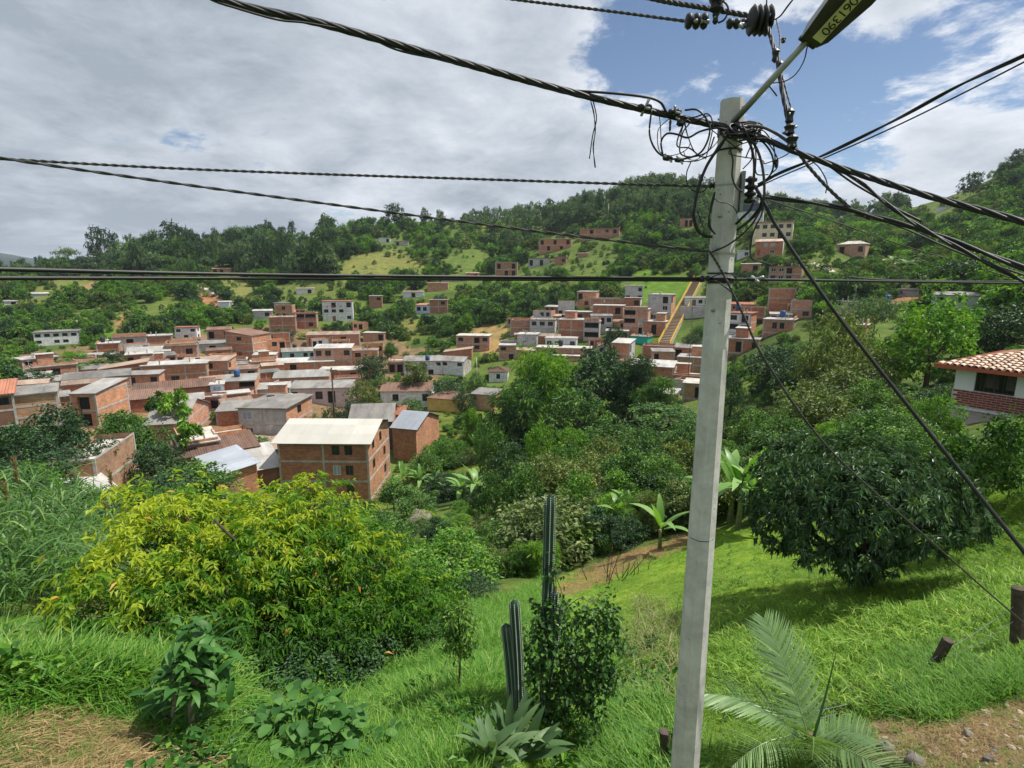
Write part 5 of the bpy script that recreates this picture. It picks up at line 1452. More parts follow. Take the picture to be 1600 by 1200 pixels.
for i in range(NPX):
    if not okm[i]: continue
    x, y, z = PT[i]; r = math.hypot(x, y); px, py = pxs[i], pys[i]
    if r > 1200 or r < 110: continue
    nz_ = float(vnoise(np.array(x / 22), np.array(y / 22), 31))
    open_ = any(bool(in_poly(np.array([px]), np.array([py]), z_)[0]) for z_ in OPENZ)
    if open_ and rng.random() > 0.30: continue
    if nz_ > 0.35 and rng.random() < 0.45 and not (px > 1400 and py < 360): continue
    if any((x - a) ** 2 + (y - b) ** 2 < (c + 1.5) ** 2 for a, b, c in FOOT): continue
    crest = py - np.interp(px, sx, sy) < 14
    euc = (px > 660 and px < 1110 and py < 350 + 20 * nz_) or (px > 1180 and px < 1420 and py < 345)
    left = px < 520 and py < 440
    if euc: kind, h, w = str(rng.choice(['tall', 'round', 'round'])), rng.uniform(7, 13), rng.uniform(5.5, 9)
    elif left:
        kind = rng.choice(['umbrella', 'round', 'tall', 'round']); h = rng.uniform(8, 15); w = rng.uniform(8, 14)
        if kind == 'tall': h *= 1.25; w *= 0.7
    elif px > 1180: kind = rng.choice(['round', 'shrub', 'plume', 'umbrella', 'round']); h = rng.uniform(4.5, 11); w = h * rng.uniform(0.85, 1.25)
    else:
        kind = rng.choice(['shrub', 'round', 'shrub', 'plume', 'open', 'round']); h = rng.uniform(3.0, 8.5); w = h * rng.uniform(0.8, 1.3)
        if r > 260: h *= 1.25; w *= 1.2
    if not euc and not left: h *= 0.72; w *= 0.72
    if nz_ > 0.3 and not euc: h *= 0.6; w *= 0.6
    if open_: h *= 0.42; w *= 0.42
    # leave the houses in view
    _, _, fw = to_px(PT[i]); hp, wp = h / fw * F, w / fw * F
    blocked = False
    for (xl, xr, yt, yb, hr) in RECTS:
        if r < hr + 2 and px + wp * 0.42 > xl and px - wp * 0.42 < xr and py - hp < yb and py > yt: blocked = True; break
    if blocked:
        if rng.random() < 0.55: continue
        h *= 0.35; w *= 0.5; hp *= 0.35; wp *= 0.5
        if any(r < hr + 2 and px + wp * 0.4 > xl and px - wp * 0.4 < xr and py - hp < yb and py > yt for (xl, xr, yt, yb, hr) in RECTS): continue
    t = rng.random() + 0.25 * nz_
    if euc: mt = L_EUC if t < 0.8 else L_DRK
    elif left: mt = L_DRK if t < 0.5 else (L_EUC if t < 0.8 else L_MID)
    else: mt = L_DRK if t < 0.22 else (L_MID if t < 0.66 else (L_BRT if t < 0.9 else L_OLV))
    if px < 190 and py < 440: h *= 0.6; w *= 0.7
    cand.append((hp * wp, kind, int(rng.integers(0, 3)), (x, y, z - 0.2), h, w, mt, rng.uniform(0, 6.28), px, py, r, crest, euc))
cand.sort(key=lambda c: -c[0])
AREA = [(lambda c: c[12], 'eucalypt_tree', 'grey-green eucalypt in the tall wood along the hill crest', 'eucalypts on the crest'),
        (lambda c: c[8] < 520 and c[9] < 445, 'hill_tree', 'dark hill tree on the left ridge above the village', 'trees on the left ridge'),
        (lambda c: c[8] < 520, 'hill_tree', 'tree on the green slope left behind the village', 'trees behind the left of the village'),
        (lambda c: c[8] < 800, 'hill_tree', 'tree on the central slope between grassy knoll and village', 'trees of the central slope'),
        (lambda c: c[8] < 1150, 'hill_tree', 'tree on the slope between hill houses and yellow stairs', 'trees above the stairs'),
        (lambda c: c[9] > 430, 'hill_tree', 'tree around the scattered houses right of the pole', 'trees right of the pole'),
        (lambda c: True, 'hill_tree', 'tree on the wooded hillside in the upper right', 'trees of the right hillside')]
LUSE = {}
TONE = {'leaf_dark': 'dark', 'leaf_mid': 'mid-green', 'leaf_bright': 'bright green', 'leaf_olive': 'olive', 'leaf_eucalypt': 'grey-green'}
KIND = {'round': 'round tree', 'shrub': 'bushy tree', 'plume': 'feathery tree', 'open': 'thin tree', 'umbrella': 'flat-topped tree', 'tall': 'tall tree'}


def side_of(c):
    best = None
    for lb, (ho, *_r) in HOUSES.items():
        X0 = to_px(np.array(ho.location)); dx, dy = c[8] - float(X0[0]), c[9] - float(X0[1]); d = math.hypot(dx, dy * 1.6)
        if len(lb.split()) <= 9 and (best is None or d < best[0]): best = (d, lb, dx, dy)
    if best is None or best[0] > 75: return None
    rel = ('right of' if best[2] > 0 else 'left of') if abs(best[2]) > abs(best[3]) * 1.4 else ('above' if best[3] < 0 else 'below')
    if best[0] > 40: rel = 'further ' + rel
    t = '%s %s %s the %s' % (TONE[c[6].name], KIND[c[1]], rel, best[1])
    return t if len(t.split()) <= 16 else None


for c in cand[:290]:
    for f_, nm, lb, gp in AREA:
        if f_(c): break
    l2 = None if c[12] else side_of(c)
    if l2 is None or LUSE.setdefault(l2, gp) != gp:
        band = c[9] - float(np.interp(c[8], sx, sy)); bw = 'near the skyline' if band < 25 else ('halfway down' if band < 75 else 'low down')
        l2 = '%s %s %s, %s' % (TONE[c[6].name], KIND[c[1]], bw, lb.split(' ', 1)[1] if lb.startswith('tree ') else ('on the left ridge' if 'ridge' in lb else 'in the crest wood'))
        LUSE[l2] = gp
    place_tree(nm, c[1], c[2], 1, c[3], c[4], c[5], c[6], c[7], l2, gp)
rest = cand[290:]
keys = sorted({(c[1], c[2], c[6].name) for c in rest})
protos = [(get_proto(k[0], k[1], 1)[0], MATS[k[2]]) for k in keys]
ki = {k: i for i, k in enumerate(keys)}
gn_scatter('distant_wood', protos, [c[3] for c in rest], [(0, 0, c[7]) for c in rest], [(c[5], c[5], c[4]) for c in rest], [ki[(c[1], c[2], c[6].name)] for c in rest],
           'mass of small far trees covering the hills behind the village')
# tall lone trees on the skyline
for (nm, kd, px, pt, r, w, mt, lb) in [
    ('skyline_tree', 'tall', 200, 357, 430, 34, L_DRK, 'tall dark tree on the left skyline'),
    ('skyline_tree', 'tall', 218, 366, 430, 26, L_DRK, 'tree right beside the tall dark one on the left skyline'),
    ('skyline_tree', 'tall', 252, 373, 430, 22, L_DRK, 'smaller round-headed tree on the left skyline'),
    ('skyline_tree', 'tall', 312, 350, 430, 46, L_DRK, 'broad high-topped tree on the left skyline'),
    ('skyline_tree', 'tall', 334, 358, 430, 36, L_DRK, 'tree leaning against the broad high-topped one'),
    ('skyline_tree', 'umbrella', 400, 355, 410, 44, L_EUC, 'pale airy tree on the left skyline'),
    ('skyline_tree', 'umbrella', 440, 352, 410, 50, L_DRK, 'flat-topped dark tree on the left skyline'),
    ('skyline_tree', 'umbrella', 150, 388, 440, 40, L_EUC, 'thin flat-topped tree at the far left skyline'),
    ('skyline_tree', 'tall', 630, 320, 390, 34, L_DRK, 'dark tall clump standing out left of the forest crest'),
    ('skyline_tree', 'tall', 800, 338, 300, 34, L_EUC, 'tall eucalypt standing alone before the forest'),
    ('skyline_tree', 'tall', 1455, 275, 350, 34, L_DRK, 'round-topped tree on the right skyline'),
    ('skyline_tree', 'tall', 1525, 240, 370, 40, L_DRK, 'big dark tree on the upper right skyline'),
    ('skyline_tree', 'tall', 1550, 240, 370, 30, L_DRK, 'twin of the big dark tree on the upper right skyline'),
    ('skyline_tree', 'round', 1405, 322, 420, 30, L_EUC, 'low round tree left on the right hill skyline'),
    ('skyline_tree', 'round', 1478, 292, 350, 26, L_DRK, 'small tree right of the round-topped one on the right skyline'),
    ('skyline_tree', 'tall', 1500, 262, 362, 30, L_DRK, 'dark tree left of the twins on the right skyline'),
    ('skyline_tree', 'tall', 1565, 238, 372, 30, L_EUC, 'grey-green tree between twins and highest tree'),
    ('skyline_tree', 'tall', 1612, 222, 376, 44, L_DRK, 'tree at the right picture edge on the skyline'),
    ('skyline_tree', 'round', 1535, 262, 368, 40, L_MID, 'round bush under the twin skyline trees'),
    ('skyline_tree', 'tall', 1585, 228, 372, 44, L_DRK, 'highest tree of the right skyline'),
]:
    tree_px(nm, kd, px, pt, r, w, mt, lb, 'lone trees on the skyline', far=1)

# undergrowth that nobody could count: the thickets of the ravine and of the slopes below the village
def undergrowth(name, poly, n, label, hr, seed, mats, rmin=24, kinds=('shrub', 'shrub', 'open', 'plume', 'round'), clear=()):
    rs = np.random.default_rng(seed)
    xs = [p[0] for p in poly]; ys = [p[1] for p in poly]
    px = rs.uniform(min(xs), max(xs), n); py = rs.uniform(min(ys), max(ys), n)
    P, ok = hits(px, py, rmin); ok &= in_poly(px, py, poly)
    keys = [(k, v, m) for k in sorted(set(kinds)) for v in range(3) for m in mats]; out = []
    for i in np.where(ok)[0]:
        x, y, z = P[i]; r = math.hypot(x, y); h = rs.uniform(*hr) * (1 + 0.5 * float(vnoise(np.array(x / 8), np.array(y / 8), seed))); w = h * rs.uniform(.9, 1.5)
        if any(bool(in_poly(px[i:i + 1], py[i:i + 1], c)[0]) for c in clear) and rs.random() < .8: h *= .35; w *= .5
        if any((x - a) ** 2 + (y - b) ** 2 < (c * .8 + .5) ** 2 for a, b, c in FOOT): continue
        _, _, fw = to_px(P[i]); hp, wp = h / fw * F, w / fw * F
        if any(r < q[4] + 1 and px[i] + wp * .4 > q[0] and px[i] - wp * .4 < q[1] and py[i] - hp < q[3] and py[i] > q[2] for q in RECTS): continue
        key = (str(rs.choice(kinds)), int(rs.integers(0, 3)), mats[int(len(mats) * rs.random() ** 1.0)])
        out.append(((x, y, z - .1), (0, 0, rs.uniform(0, 6.28)), (w, w, h), keys.index(key)))
    far = 0 if rmin < 60 else 1
    return gn_scatter(name, [(get_proto(k[0], k[1], far)[0], k[2]) for k in keys], [o[0] for o in out], [o[1] for o in out], [o[2] for o in out], [o[3] for o in out], label)


undergrowth('undergrowth', [(600, 830), (620, 700), (700, 650), (820, 610), (960, 610), (1120, 615), (1220, 600), (1215, 790), (1120, 812), (960, 862), (880, 885), (800, 930), (740, 960), (690, 900)], 800, 'tangled green thicket filling the ravine below the village', (0.8, 2.0), 3, [L_MID, L_BRT, L_DRK, L_OLV, L_MID], clear=([(640, 640), (730, 640), (760, 690), (720, 730), (650, 720)], [(940, 870), (1120, 810), (1120, 835), (960, 880)]))
undergrowth('undergrowth', [(-60, 900), (-60, 650), (150, 660), (260, 690), (350, 720), (440, 770), (560, 800), (640, 880), (560, 920), (200, 900)], 520, 'dark green thicket on the slope left below the village', (1.5, 3.6), 4, [L_DRK, L_MID, L_DRK, L_MID, L_BRT])
undergrowth('undergrowth', [(1120, 640), (1125, 520), (1250, 500), (1420, 500), (1640, 480), (1640, 640), (1500, 690), (1400, 715), (1240, 760), (1200, 800), (1130, 800)], 560, 'green thicket between the right houses and the lawn', (1.0, 2.4), 5, [L_MID, L_DRK, L_OLV, L_MID, L_BRT])
undergrowth('garden_shrubs', [(0, 660), (20, 560), (200, 525), (560, 505), (800, 500), (1100, 470), (1240, 490), (1240, 560), (1100, 640), (800, 640), (640, 660), (450, 660), (200, 690)], 620, 'small garden shrubs growing between the village houses', (1.2, 3.2), 6, [L_MID, L_BRT, L_DRK, L_MID], rmin=85)
undergrowth('undergrowth', [(610, 700), (640, 650), (720, 650), (800, 600), (860, 590), (960, 620), (900, 680), (760, 700), (680, 740)], 420, 'weedy shrubs on the bank between the tan shed and the plume trees', (0.9, 2.6), 16, [L_MID, L_BRT, L_MID, L_DRK], rmin=62)

# ------------------------------------------------------------------ foreground plants
def lobes_px(lst):
    """(px, py, r, radius px[, flattening]) -> lobes in metres"""
    out = []
    for q in lst:
        c = at(q[0], q[1], q[2]); _, _, fw = to_px(c); rad = q[3] / F * fw
        out.append((c, (rad, rad, rad * (q[4] if len(q) > 4 else 0.85))))
    return out


def limb_mesh(name, root, lobes, r0, mat, rng, sag=0.0):
    root = np.array(root, float); t = []
    fork = root + np.array([0, 0, 0.35])
    t.append((catmull([root - [0, 0, 0.3], root, fork], 4), r0))
    for c, r in lobes:
        c = np.array(c); mid = fork * 0.45 + c * 0.55 + rng.normal(0, 0.15, 3) - np.array([0, 0, sag])
        P = catmull([fork, mid, c], 5); t.append((P, np.linspace(r0 * 0.6, r0 * 0.1, len(P))))
        for k in range(3):
            d = sph(rng, 1)[0]; P2 = catmull([mid, (mid + c) / 2 + d * r[0] * 0.3, c + d * r * 0.65], 4); t.append((P2, np.linspace(r0 * 0.25, r0 * 0.05, len(P2))))
    return tubes_mesh(name, t, mat, 6)


rng = np.random.default_rng(5)
# the big yellow-green tree
YL = lobes_px([(q[0], q[1] + 16) + tuple(q[2:]) for q in [(225, 840, 13.2, 66), (300, 805, 13.8, 48), (250, 805, 13.8, 36), (360, 812, 13.8, 50), (395, 850, 13, 90), (470, 785, 13.9, 52), (495, 775, 14, 32), (500, 850, 13.2, 84), (560, 860, 13.6, 64), (590, 935, 12.8, 78), (650, 935, 13.2, 50), (212, 778, 14, 26), (262, 762, 14.2, 24), (330, 768, 14.2, 24), (420, 772, 14.2, 24), (492, 748, 14.3, 20), (540, 800, 14, 24), (608, 852, 13.8, 24), (120, 930, 12.2, 24),
               (320, 900, 12.4, 92), (420, 930, 11.9, 92), (180, 880, 12.8, 60), (150, 935, 12.3, 54), (240, 950, 11.8, 76), (500, 975, 11.8, 84), (330, 970, 11.4, 50), (640, 985, 12.2, 48), (190, 985, 11.8, 42)]])
base = on_ground(440, 12.4)
e = empty('yellow_green_tree', tuple(base), 0, 'large spreading tree with drooping yellow-green leaves and a few orange ones, lower left', 'tree')
a0 = crown(rng, [(c_, np.array(r_) * 0.88) for c_, r_ in YL], 2300, 1, 0.12, 1, 1, out=1.0, rnd=0.35, droop=-0.25, shell=(0.35, 1.02), zbias=0.3)
def sprays(a0, n, lmin, lmax, L, W, rng):
    """twigs that leave the crown outwards and hang, with leaves along them"""
    k = len(a0[0]); tl = rng.uniform(lmin, lmax, k)[:, None]; B, D, T = [], [], []
    td = norm(a0[1] + rng.normal(0, .25, (k, 3)))
    for j in range(n):
        t = (j + 0.5) / n
        p = a0[0] + td * tl * t; p[:, 2] -= (tl[:, 0] * 0.5 * t * t)
        tg = td.copy(); tg[:, 2] -= 1.0 * t; tg = norm(tg)
        s = norm(np.cross(tg, [0, 0, 1.0] + rng.normal(0, .3, (k, 3)))) * (1 if j % 2 else -1)
        B.append(p); D.append(norm(tg * 0.6 + s * 0.75 + rng.normal(0, .3, (k, 3)) + [0, 0, -.4])); T.append(np.clip(a0[4] + rng.normal(0, .12, k) + 0.12 * t, 0, 1))
    m = k * n
    return np.vstack(B), np.vstack(D), L * rng.uniform(.65, 1.3, m), W * rng.uniform(.7, 1.3, m), np.concatenate(T)
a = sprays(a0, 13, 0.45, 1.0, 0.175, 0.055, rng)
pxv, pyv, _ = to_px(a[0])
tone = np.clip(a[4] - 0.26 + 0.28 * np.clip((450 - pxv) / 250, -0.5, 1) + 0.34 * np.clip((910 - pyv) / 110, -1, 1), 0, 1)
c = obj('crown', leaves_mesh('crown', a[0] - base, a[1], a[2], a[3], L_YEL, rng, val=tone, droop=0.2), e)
sel = rng.random(len(a[0])) < 0.004
obj('orange_leaves', leaves_mesh('orange_leaves', a[0][sel] - base + 0.03, a[1][sel], 0.2, 0.075, L_ORA, rng), e)
obj('trunk', limb_mesh('trunk', (0, 0, 0), [(np.array(c_) - base, r_) for c_, r_ in YL], 0.17, BARK, rng), e)
# bare broken branches showing in the crown
P = np.array([at(335, 812, 12.6), at(352, 830, 12.3), at(372, 848, 12.1)]) - base
obj('bare_branch', tubes_mesh('bare_branch', [(catmull(P, 4), 0.03)], BARKD), e)

# darker shrubs that fill the foot of the tree
for (px, pt, r, w, mt, lb) in [(300, 1000, 11.2, 170, L_MID, 'shaded green undergrowth bush at the foot of the yellow-green tree'), (420, 1010, 11.0, 170, L_DRK, 'dark undergrowth bush under the middle of the yellow-green tree'),
                               (520, 985, 11.6, 160, L_DRK, 'dark undergrowth bush right under the yellow-green tree'), (610, 985, 12.2, 120, L_MID, 'leafy bush at the right foot of the yellow-green tree'),
                               (670, 990, 11.8, 80, L_MID, 'small leafy bush beside the sapling'), (215, 1020, 11, 150, L_MID, 'feathery green bush left of the corn plant')]:
    tree_px('undergrowth_bush', 'shrub', px, pt, r, w, mt, lb, 'bushes under the yellow-green tree')

# mango tree on the lawn
MB0 = hit(1350, 915)
mr_ = math.hypot(MB0[0], MB0[1])
ML = lobes_px([(1255, 738, mr_ + .6, 60), (1330, 730, mr_ + .8, 62), (1400, 742, mr_ + .7, 58), (1215, 765, mr_ + .2, 50), (1285, 775, mr_ - .6, 78), (1370, 780, mr_ - .8, 84), (1450, 765, mr_ + .2, 60), (1485, 800, mr_, 50), (1430, 815, mr_ - .5, 56), (1225, 815, mr_ - .2, 48),
               (1290, 835, mr_ - .7, 56), (1345, 845, mr_ - .9, 56), (1400, 828, mr_ - .6, 46), (1345, 880, mr_ - .4, 30), (1515, 808, mr_ + .1, 30)])
e = empty('mango_tree', tuple(MB0), 0, 'dark glossy mango tree with low rounded crown on the lawn', 'tree')
nr = 2600
cl = crown(rng, ML, nr, 1, 0.03, 1, 1, shell=(0.70, 1.14), zbias=0.1)
C0, O0 = cl[0], norm(cl[1] * 0.3 + norm(cl[0] - np.mean([c_ for c_, _ in ML], 0)))
per = 13
n_ = len(C0) * per
ax = np.repeat(O0, per, 0); rd = sph(rng, n_); rd = norm(rd - (rd * ax).sum(1, keepdims=True) * ax)
D = norm(rd * rng.uniform(0.7, 1.1, (n_, 1)) + ax * rng.uniform(0.1, 0.9, (n_, 1)) + np.array([0, 0, -0.35]))
tone = np.clip(np.repeat(rng.normal(0.45, 0.18, len(C0)), per) + rng.normal(0, 0.12, n_), 0, 1)
obj('crown', leaves_mesh('crown', np.repeat(C0, per, 0) + rng.normal(0, 0.025, (n_, 3)) - MB0, D, 0.175 * rng.uniform(0.7, 1.25, n_), 0.05, L_MAN, rng, val=tone, droop=0.22, fold=0.15), e)
obj('trunk', limb_mesh('trunk', (0, 0, 0), [(np.array(c_) - MB0, r_) for c_, r_ in ML], 0.15, BARKD, rng), e)


# ---- leaf and frond pieces
def curved_leaf(name, L, W, mat, bend=0.5, fold=0.2, seg=7, belly=0.45, tear=0.0, seed=0, val=0.5, stalk=0.0):
    """one large leaf along +y, face up, bending down towards its tip"""
    rs = np.random.default_rng(seed); V = []; vv = []
    for s in range(seg + 1):
        t = s / seg
        w = W * (max(0.0, math.sin(math.pi * min(1, (t + 0.02) ** (math.log(0.5) / math.log(belly))))) ** 0.75 + 0.015)
        if tear: w *= 1 - tear * rs.random() * (0.2 < t < 0.98)
        y = stalk + L * t * (1 - 0.25 * bend * t * t); z = -L * bend * 0.55 * t * t
        V += [(-w / 2, y, z + w * fold), (0, y, z), (w / 2, y, z + w * fold)]
        vv += [val + rs.normal(0, .05)] * 3
    Q = []
    for s in range(seg):
        b = 3 * s; Q += [(b, b + 1, b + 4, b + 3), (b + 1, b + 2, b + 5, b + 4)]
    return mesh(name, V, np.array(Q), mat, v=vv, smooth=True)


def put(me, name, parent, loc, az, el, roll=0.0, sc=1.0):
    """place a piece whose length runs along +y: az clockwise from +y, el upwards"""
    o = bpy.data.objects.new(name, me); link(o, parent)
    m = Matrix.Rotation(-az, 4, 'Z') @ Matrix.Rotation(el, 4, 'X') @ Matrix.Rotation(roll, 4, 'Y')
    o.matrix_local = Matrix.Translation(loc) @ m @ Matrix.Diagonal((sc, sc, sc, 1))
    return o


BLEAF = [curved_leaf('leaf', 1.7, 0.50, L_BAN, bend=b, fold=0.10, seg=10, tear=0.35, seed=i, val=v, stalk=0.25) for i, (b, v) in enumerate(((0.55, .5), (0.9, .7), (0.3, .4), (1.2, .85)))]
BSTEM = plain_mat('banana_stem', (0.16, 0.17, 0.07), 0.8, 0.5, 5)


def banana(px, py, size, n, label, seed, r=None, group='banana plants'):
    rs = np.random.default_rng(seed)
    g = hit(px, py) if r is None else on_ground(px, r)
    e = empty('banana_plant', tuple(g), 0, label, 'plant', group)
    hs = size * (0.95 if size < 1.2 else 1.35)
    obj('stem', tubes_mesh('stem', [(catmull([(0, 0, -0.2), (0.02, 0, hs * 0.5), (0, 0.03, hs)], 4), np.linspace(0.11, 0.06, 9) * size)], BSTEM, 8), e)
    for i in range(n):
        az = 6.283 * i / n + rs.uniform(-0.4, 0.4); el = R(rs.uniform(18, 75)) if i % 3 else R(rs.uniform(60, 82))
        put(BLEAF[int(rs.integers(0, 4))], 'leaf', e, (0, 0, hs * rs.uniform(0.88, 1.0)), az, el, rs.uniform(-.3, .3), size * rs.uniform(0.75, 1.1))
    return e


banana(1030, 858, 1.0, 6, 'small young banana plant on the lawn edge left of the pole', 1)
banana(968, 836, 1.0, 6, 'second small banana plant behind the young one', 2)
banana(985, 822, 0.9, 5, 'third little banana plant under the orchard trees', 12)
banana(1153, 825, 1.3, 8, 'tall banana plant with shining upright leaves just right of the pole', 3)
banana(1172, 818, 1.2, 7, 'banana plant right beside the mango tree', 4)
banana(1140, 815, 1.3, 7, 'banana plant with drooping leaves nearest the pole', 5)
banana(742, 790, 1.55, 9, 'large banana plant with white-green upright leaves in the ravine', 6, r=58)
banana(720, 800, 1.3, 8, 'banana plant left of the large ravine one', 7, r=60)
banana(655, 745, 1.5, 8, 'banana plant with pale tattered leaves beside the big brick house', 8, r=72)
banana(678, 770, 1.3, 8, 'banana plant below the tattered one', 9, r=66)
banana(745, 690, 1.6, 8, 'banana plant on the sunny bank below the tan shed', 10, r=84)
banana(628, 735, 1.4, 7, 'yellowed banana plant at the big brick house corner', 11, r=76)
banana(1560, 470, 1.8, 9, 'tall banana among the palms of the right slope', 13, r=165)

# cane grass thicket, left
cn = []
CV_, CQ_, CT_, off = [], [], [], 0
for k in range(210):
    px = rng.uniform(-60, 168); r = rng.uniform(17, 27)
    g = on_ground(px, r); h = rng.uniform(1.9, 3.7) * (1.0 if px < 120 else 0.85) * np.clip((r - 10) / 11, 0.7, 1.2)
    ln = rng.normal(0, 0.16, 2); n_ = 13
    tt = rng.uniform(0.25, 1.0, n_)
    C = np.stack([g[0] + ln[0] * tt * h, g[1] + ln[1] * tt * h, g[2] + tt * h], 1)
    an = rng.uniform(0, 6.28, n_); el = rng.uniform(0.7, 1.35, n_)
    D = np.stack([np.cos(an) * np.cos(el), np.sin(an) * np.cos(el), np.sin(el)], 1)
    V, Q, kk = blade_arrays(C, D, rng.uniform(0.8, 1.35, n_), 0.055, rng, 5, rng.uniform(0.5, 1.1, n_))
    CV_.append(V); CQ_.append(Q + off); off += len(V); CT_.append(np.repeat(np.clip(rng.normal(0.5, 0.25, n_), 0, 1), kk))
g0 = on_ground(60, 22)
e = empty('cane_thicket', tuple(g0), 0, 'dense thicket of tall arching cane grass at the left edge', 'grass')
o = obj('blades', mesh('blades', np.vstack(CV_) - g0, np.vstack(CQ_), L_CAN, v=np.concatenate(CT_)), e)
o['kind'] = 'stuff'
# brown seed heads of the cane
for i, (px, py, ln) in enumerate(((28, 755, 0.75), (13, 790, 0.7), (175, 765, 0.6), (165, 800, 0.5))):
    p = at(px, py, 21); V, T = [], []
    n_ = 140; t = rng.random(n_)
    C = np.stack([rng.normal(0, .01, n_), rng.normal(0, .01, n_), t * ln], 1); an = rng.uniform(0, 6.28, n_)
    D = np.stack([np.cos(an) * .5, np.sin(an) * .5, np.full(n_, .8)], 1)
    pe = empty('seed_head', tuple(p), 0, ['tallest brown plumed seed head over the cane thicket', 'brown seed head at the left edge of the cane', 'pale seed head at the right edge of the cane', 'short seed head beside the yellow-green tree'][i], 'plant', 'cane seed heads')
    obj('plume', leaves_mesh('plume', C, D, 0.16, 0.02, L_DRY, rng), pe)
    gg = gz(p[0], p[1]) - p[2]
    obj('stalk', tubes_mesh('stalk', [(catmull([(0.1, 0, gg), (0.03, 0, gg * .4), (0, 0, ln)], 4), 0.012)], L_STR, 5), pe)

# columnar cactus
CACT = plain_mat('cactus_skin', (0.022, 0.060, 0.034), 0.45, 0.3, 5, spec=0.45)
SPN = plain_mat('cactus_spines', (0.42, 0.44, 0.40), 0.8, 0.2, 10)


def cactus_arm(parent, p0, p1, rad, ribs=8, bend=0.0):
    p0, p1 = np.array(p0, float), np.array(p1, float); Lh = np.linalg.norm(p1 - p0); n = 26; kk = ribs * 4
    V = []; SV = []; SQ = []
    ax = (p1 - p0) / Lh; A = norm(np.cross(ax, [0, 1, 0.01])); B = np.cross(ax, A)
    for s in range(n + 1):
        t = s / n; dome = min(1.0, math.sqrt(max(0.0, 1 - ((t * Lh - (Lh - rad)) / rad) ** 2)) if t * Lh > Lh - rad else 1.0)
        c = p0 + ax * Lh * t + A * bend * math.sin(t * 3.14)
        for q in range(kk):
            th = 6.2832 * q / kk; rr_ = rad * (0.80 + 0.22 * abs(math.cos(ribs * th / 2)) ** 0.7) * max(dome, 0.02)
            V.append(c + (A * math.cos(th) + B * math.sin(th)) * rr_)
    a = np.arange((n + 1) * kk).reshape(n + 1, kk)
    Q = np.stack([a[:-1], np.roll(a, -1, 1)[:-1], np.roll(a, -1, 1)[1:], a[1:]], -1).reshape(-1, 4)
    m_ = mesh('column', V, Q, CACT, smooth=True)
    col = obj('column', m_, parent)
    ns = int(Lh / 0.035)
    for s in range(ns):
        t = (s + 0.5) / ns
        if t * Lh > Lh - rad * 0.3: continue
        sh = 1.0 if t * Lh < Lh - rad else math.sqrt(max(0.05, 1 - ((t * Lh - (Lh - rad)) / rad) ** 2))
        c = p0 + ax * Lh * t + A * bend * math.sin(t * 3.14)
        for q in range(ribs):
            th = 6.2832 * q / ribs; dr = A * math.cos(th) + B * math.sin(th)
            tn = -A * math.sin(th) + B * math.cos(th)
            p = c + dr * rad * 1.025 * sh; w = 0.006; i = len(SV)
            SV += [p - tn * w - ax * w, p + tn * w - ax * w, p + tn * w + ax * w, p - tn * w + ax * w, p + dr * 0.016]
            SQ += [(i, i + 1, i + 4), (i + 1, i + 2, i + 4), (i + 2, i + 3, i + 4), (i + 3, i, i + 4)]
    sp = obj('spines', mesh('spines', SV, np.array(SQ), SPN), col); sp['kind'] = 'stuff'


cb = hit(850, 1135); cr = math.hypot(cb[0], cb[1])
e = empty('column_cactus', tuple(cb), 0, 'tall dark column cactus rising through creepers left of the pole', 'cactus', 'column cacti')
cactus_arm(e, np.array([0, 0, -0.2]), at(860, 770, cr) - cb, 0.083)
cactus_arm(e, at(868, 1000, cr - 0.1) - cb, at(866, 924, cr - 0.1) - cb, 0.055)
cactus_arm(e, at(850, 1100, cr - 0.1) - cb, at(877, 945, cr - 0.1) - cb, 0.05)
c2 = hit(806, 1130); r2 = math.hypot(c2[0], c2[1])
e = empty('column_cactus', tuple(c2), 0, 'shorter pair of column cactus stems left of the tall one', 'cactus', 'column cacti')
cactus_arm(e, np.array([0.05, 0, -0.2]), at(803, 936, r2) - c2, 0.074, bend=-0.02)
cactus_arm(e, np.array([-0.02, 0, -0.2]), at(790, 973, r2) - c2, 0.073, bend=-0.02)

# creeper over the cactus
VL = lobes_px([(862, 950, cr - .1, 26), (850, 990, cr - .2, 34), (835, 1035, cr - .2, 34), (880, 1010, cr, 30), (905, 970, cr + .15, 24), (940, 965, cr + .1, 30, 1.3), (948, 1010, cr, 34, 1.3), (942, 1060, cr, 30), (905, 1050, cr, 36), (870, 1080, cr - .1, 44), (915, 1100, cr - .1, 38), (850, 1120, cr, 30), (865, 890, cr - .08, 14, 1.6)])
vb = hit(890, 1140)
e = empty('creeper', tuple(vb), 0, 'tangle of creeper with heart-shaped leaves smothering the cactus', 'creeper')
a = crown(rng, [(c_, np.array(r_) * .85) for c_, r_ in VL], 700, 5, 0.05, 0.085, 0.065, out=0.8, rnd=0.9, droop=0.5, shell=(0.2, 1.55))
obj('foliage', leaves_mesh('foliage', a[0] - vb, a[1], a[2], a[3], L_MID, rng, val=np.clip(a[4] - .12, 0, 1), fold=0.15), e)
tb = []
for k in range(34):
    c_, r_ = VL[int(rng.integers(0, len(VL)))]
    p = np.array(c_) - vb; q = np.array([rng.normal(0, .25), rng.normal(0, .15), 0.0])
    tb.append((catmull([q, (p + q) / 2 + rng.normal(0, .12, 3), p + rng.normal(0, .1, 3)], 5), 0.006))
obj('stems', tubes_mesh('stems', tb, BARK, 5), e)
tb = [(catmull([at(880, 955, cr) - vb, at(905, 935, cr) - vb, at(925, 940, cr) - vb, at(945, 925, cr + .1) - vb], 5), 0.007)]
obj('runner', tubes_mesh('runner', tb, BARK, 5), e)

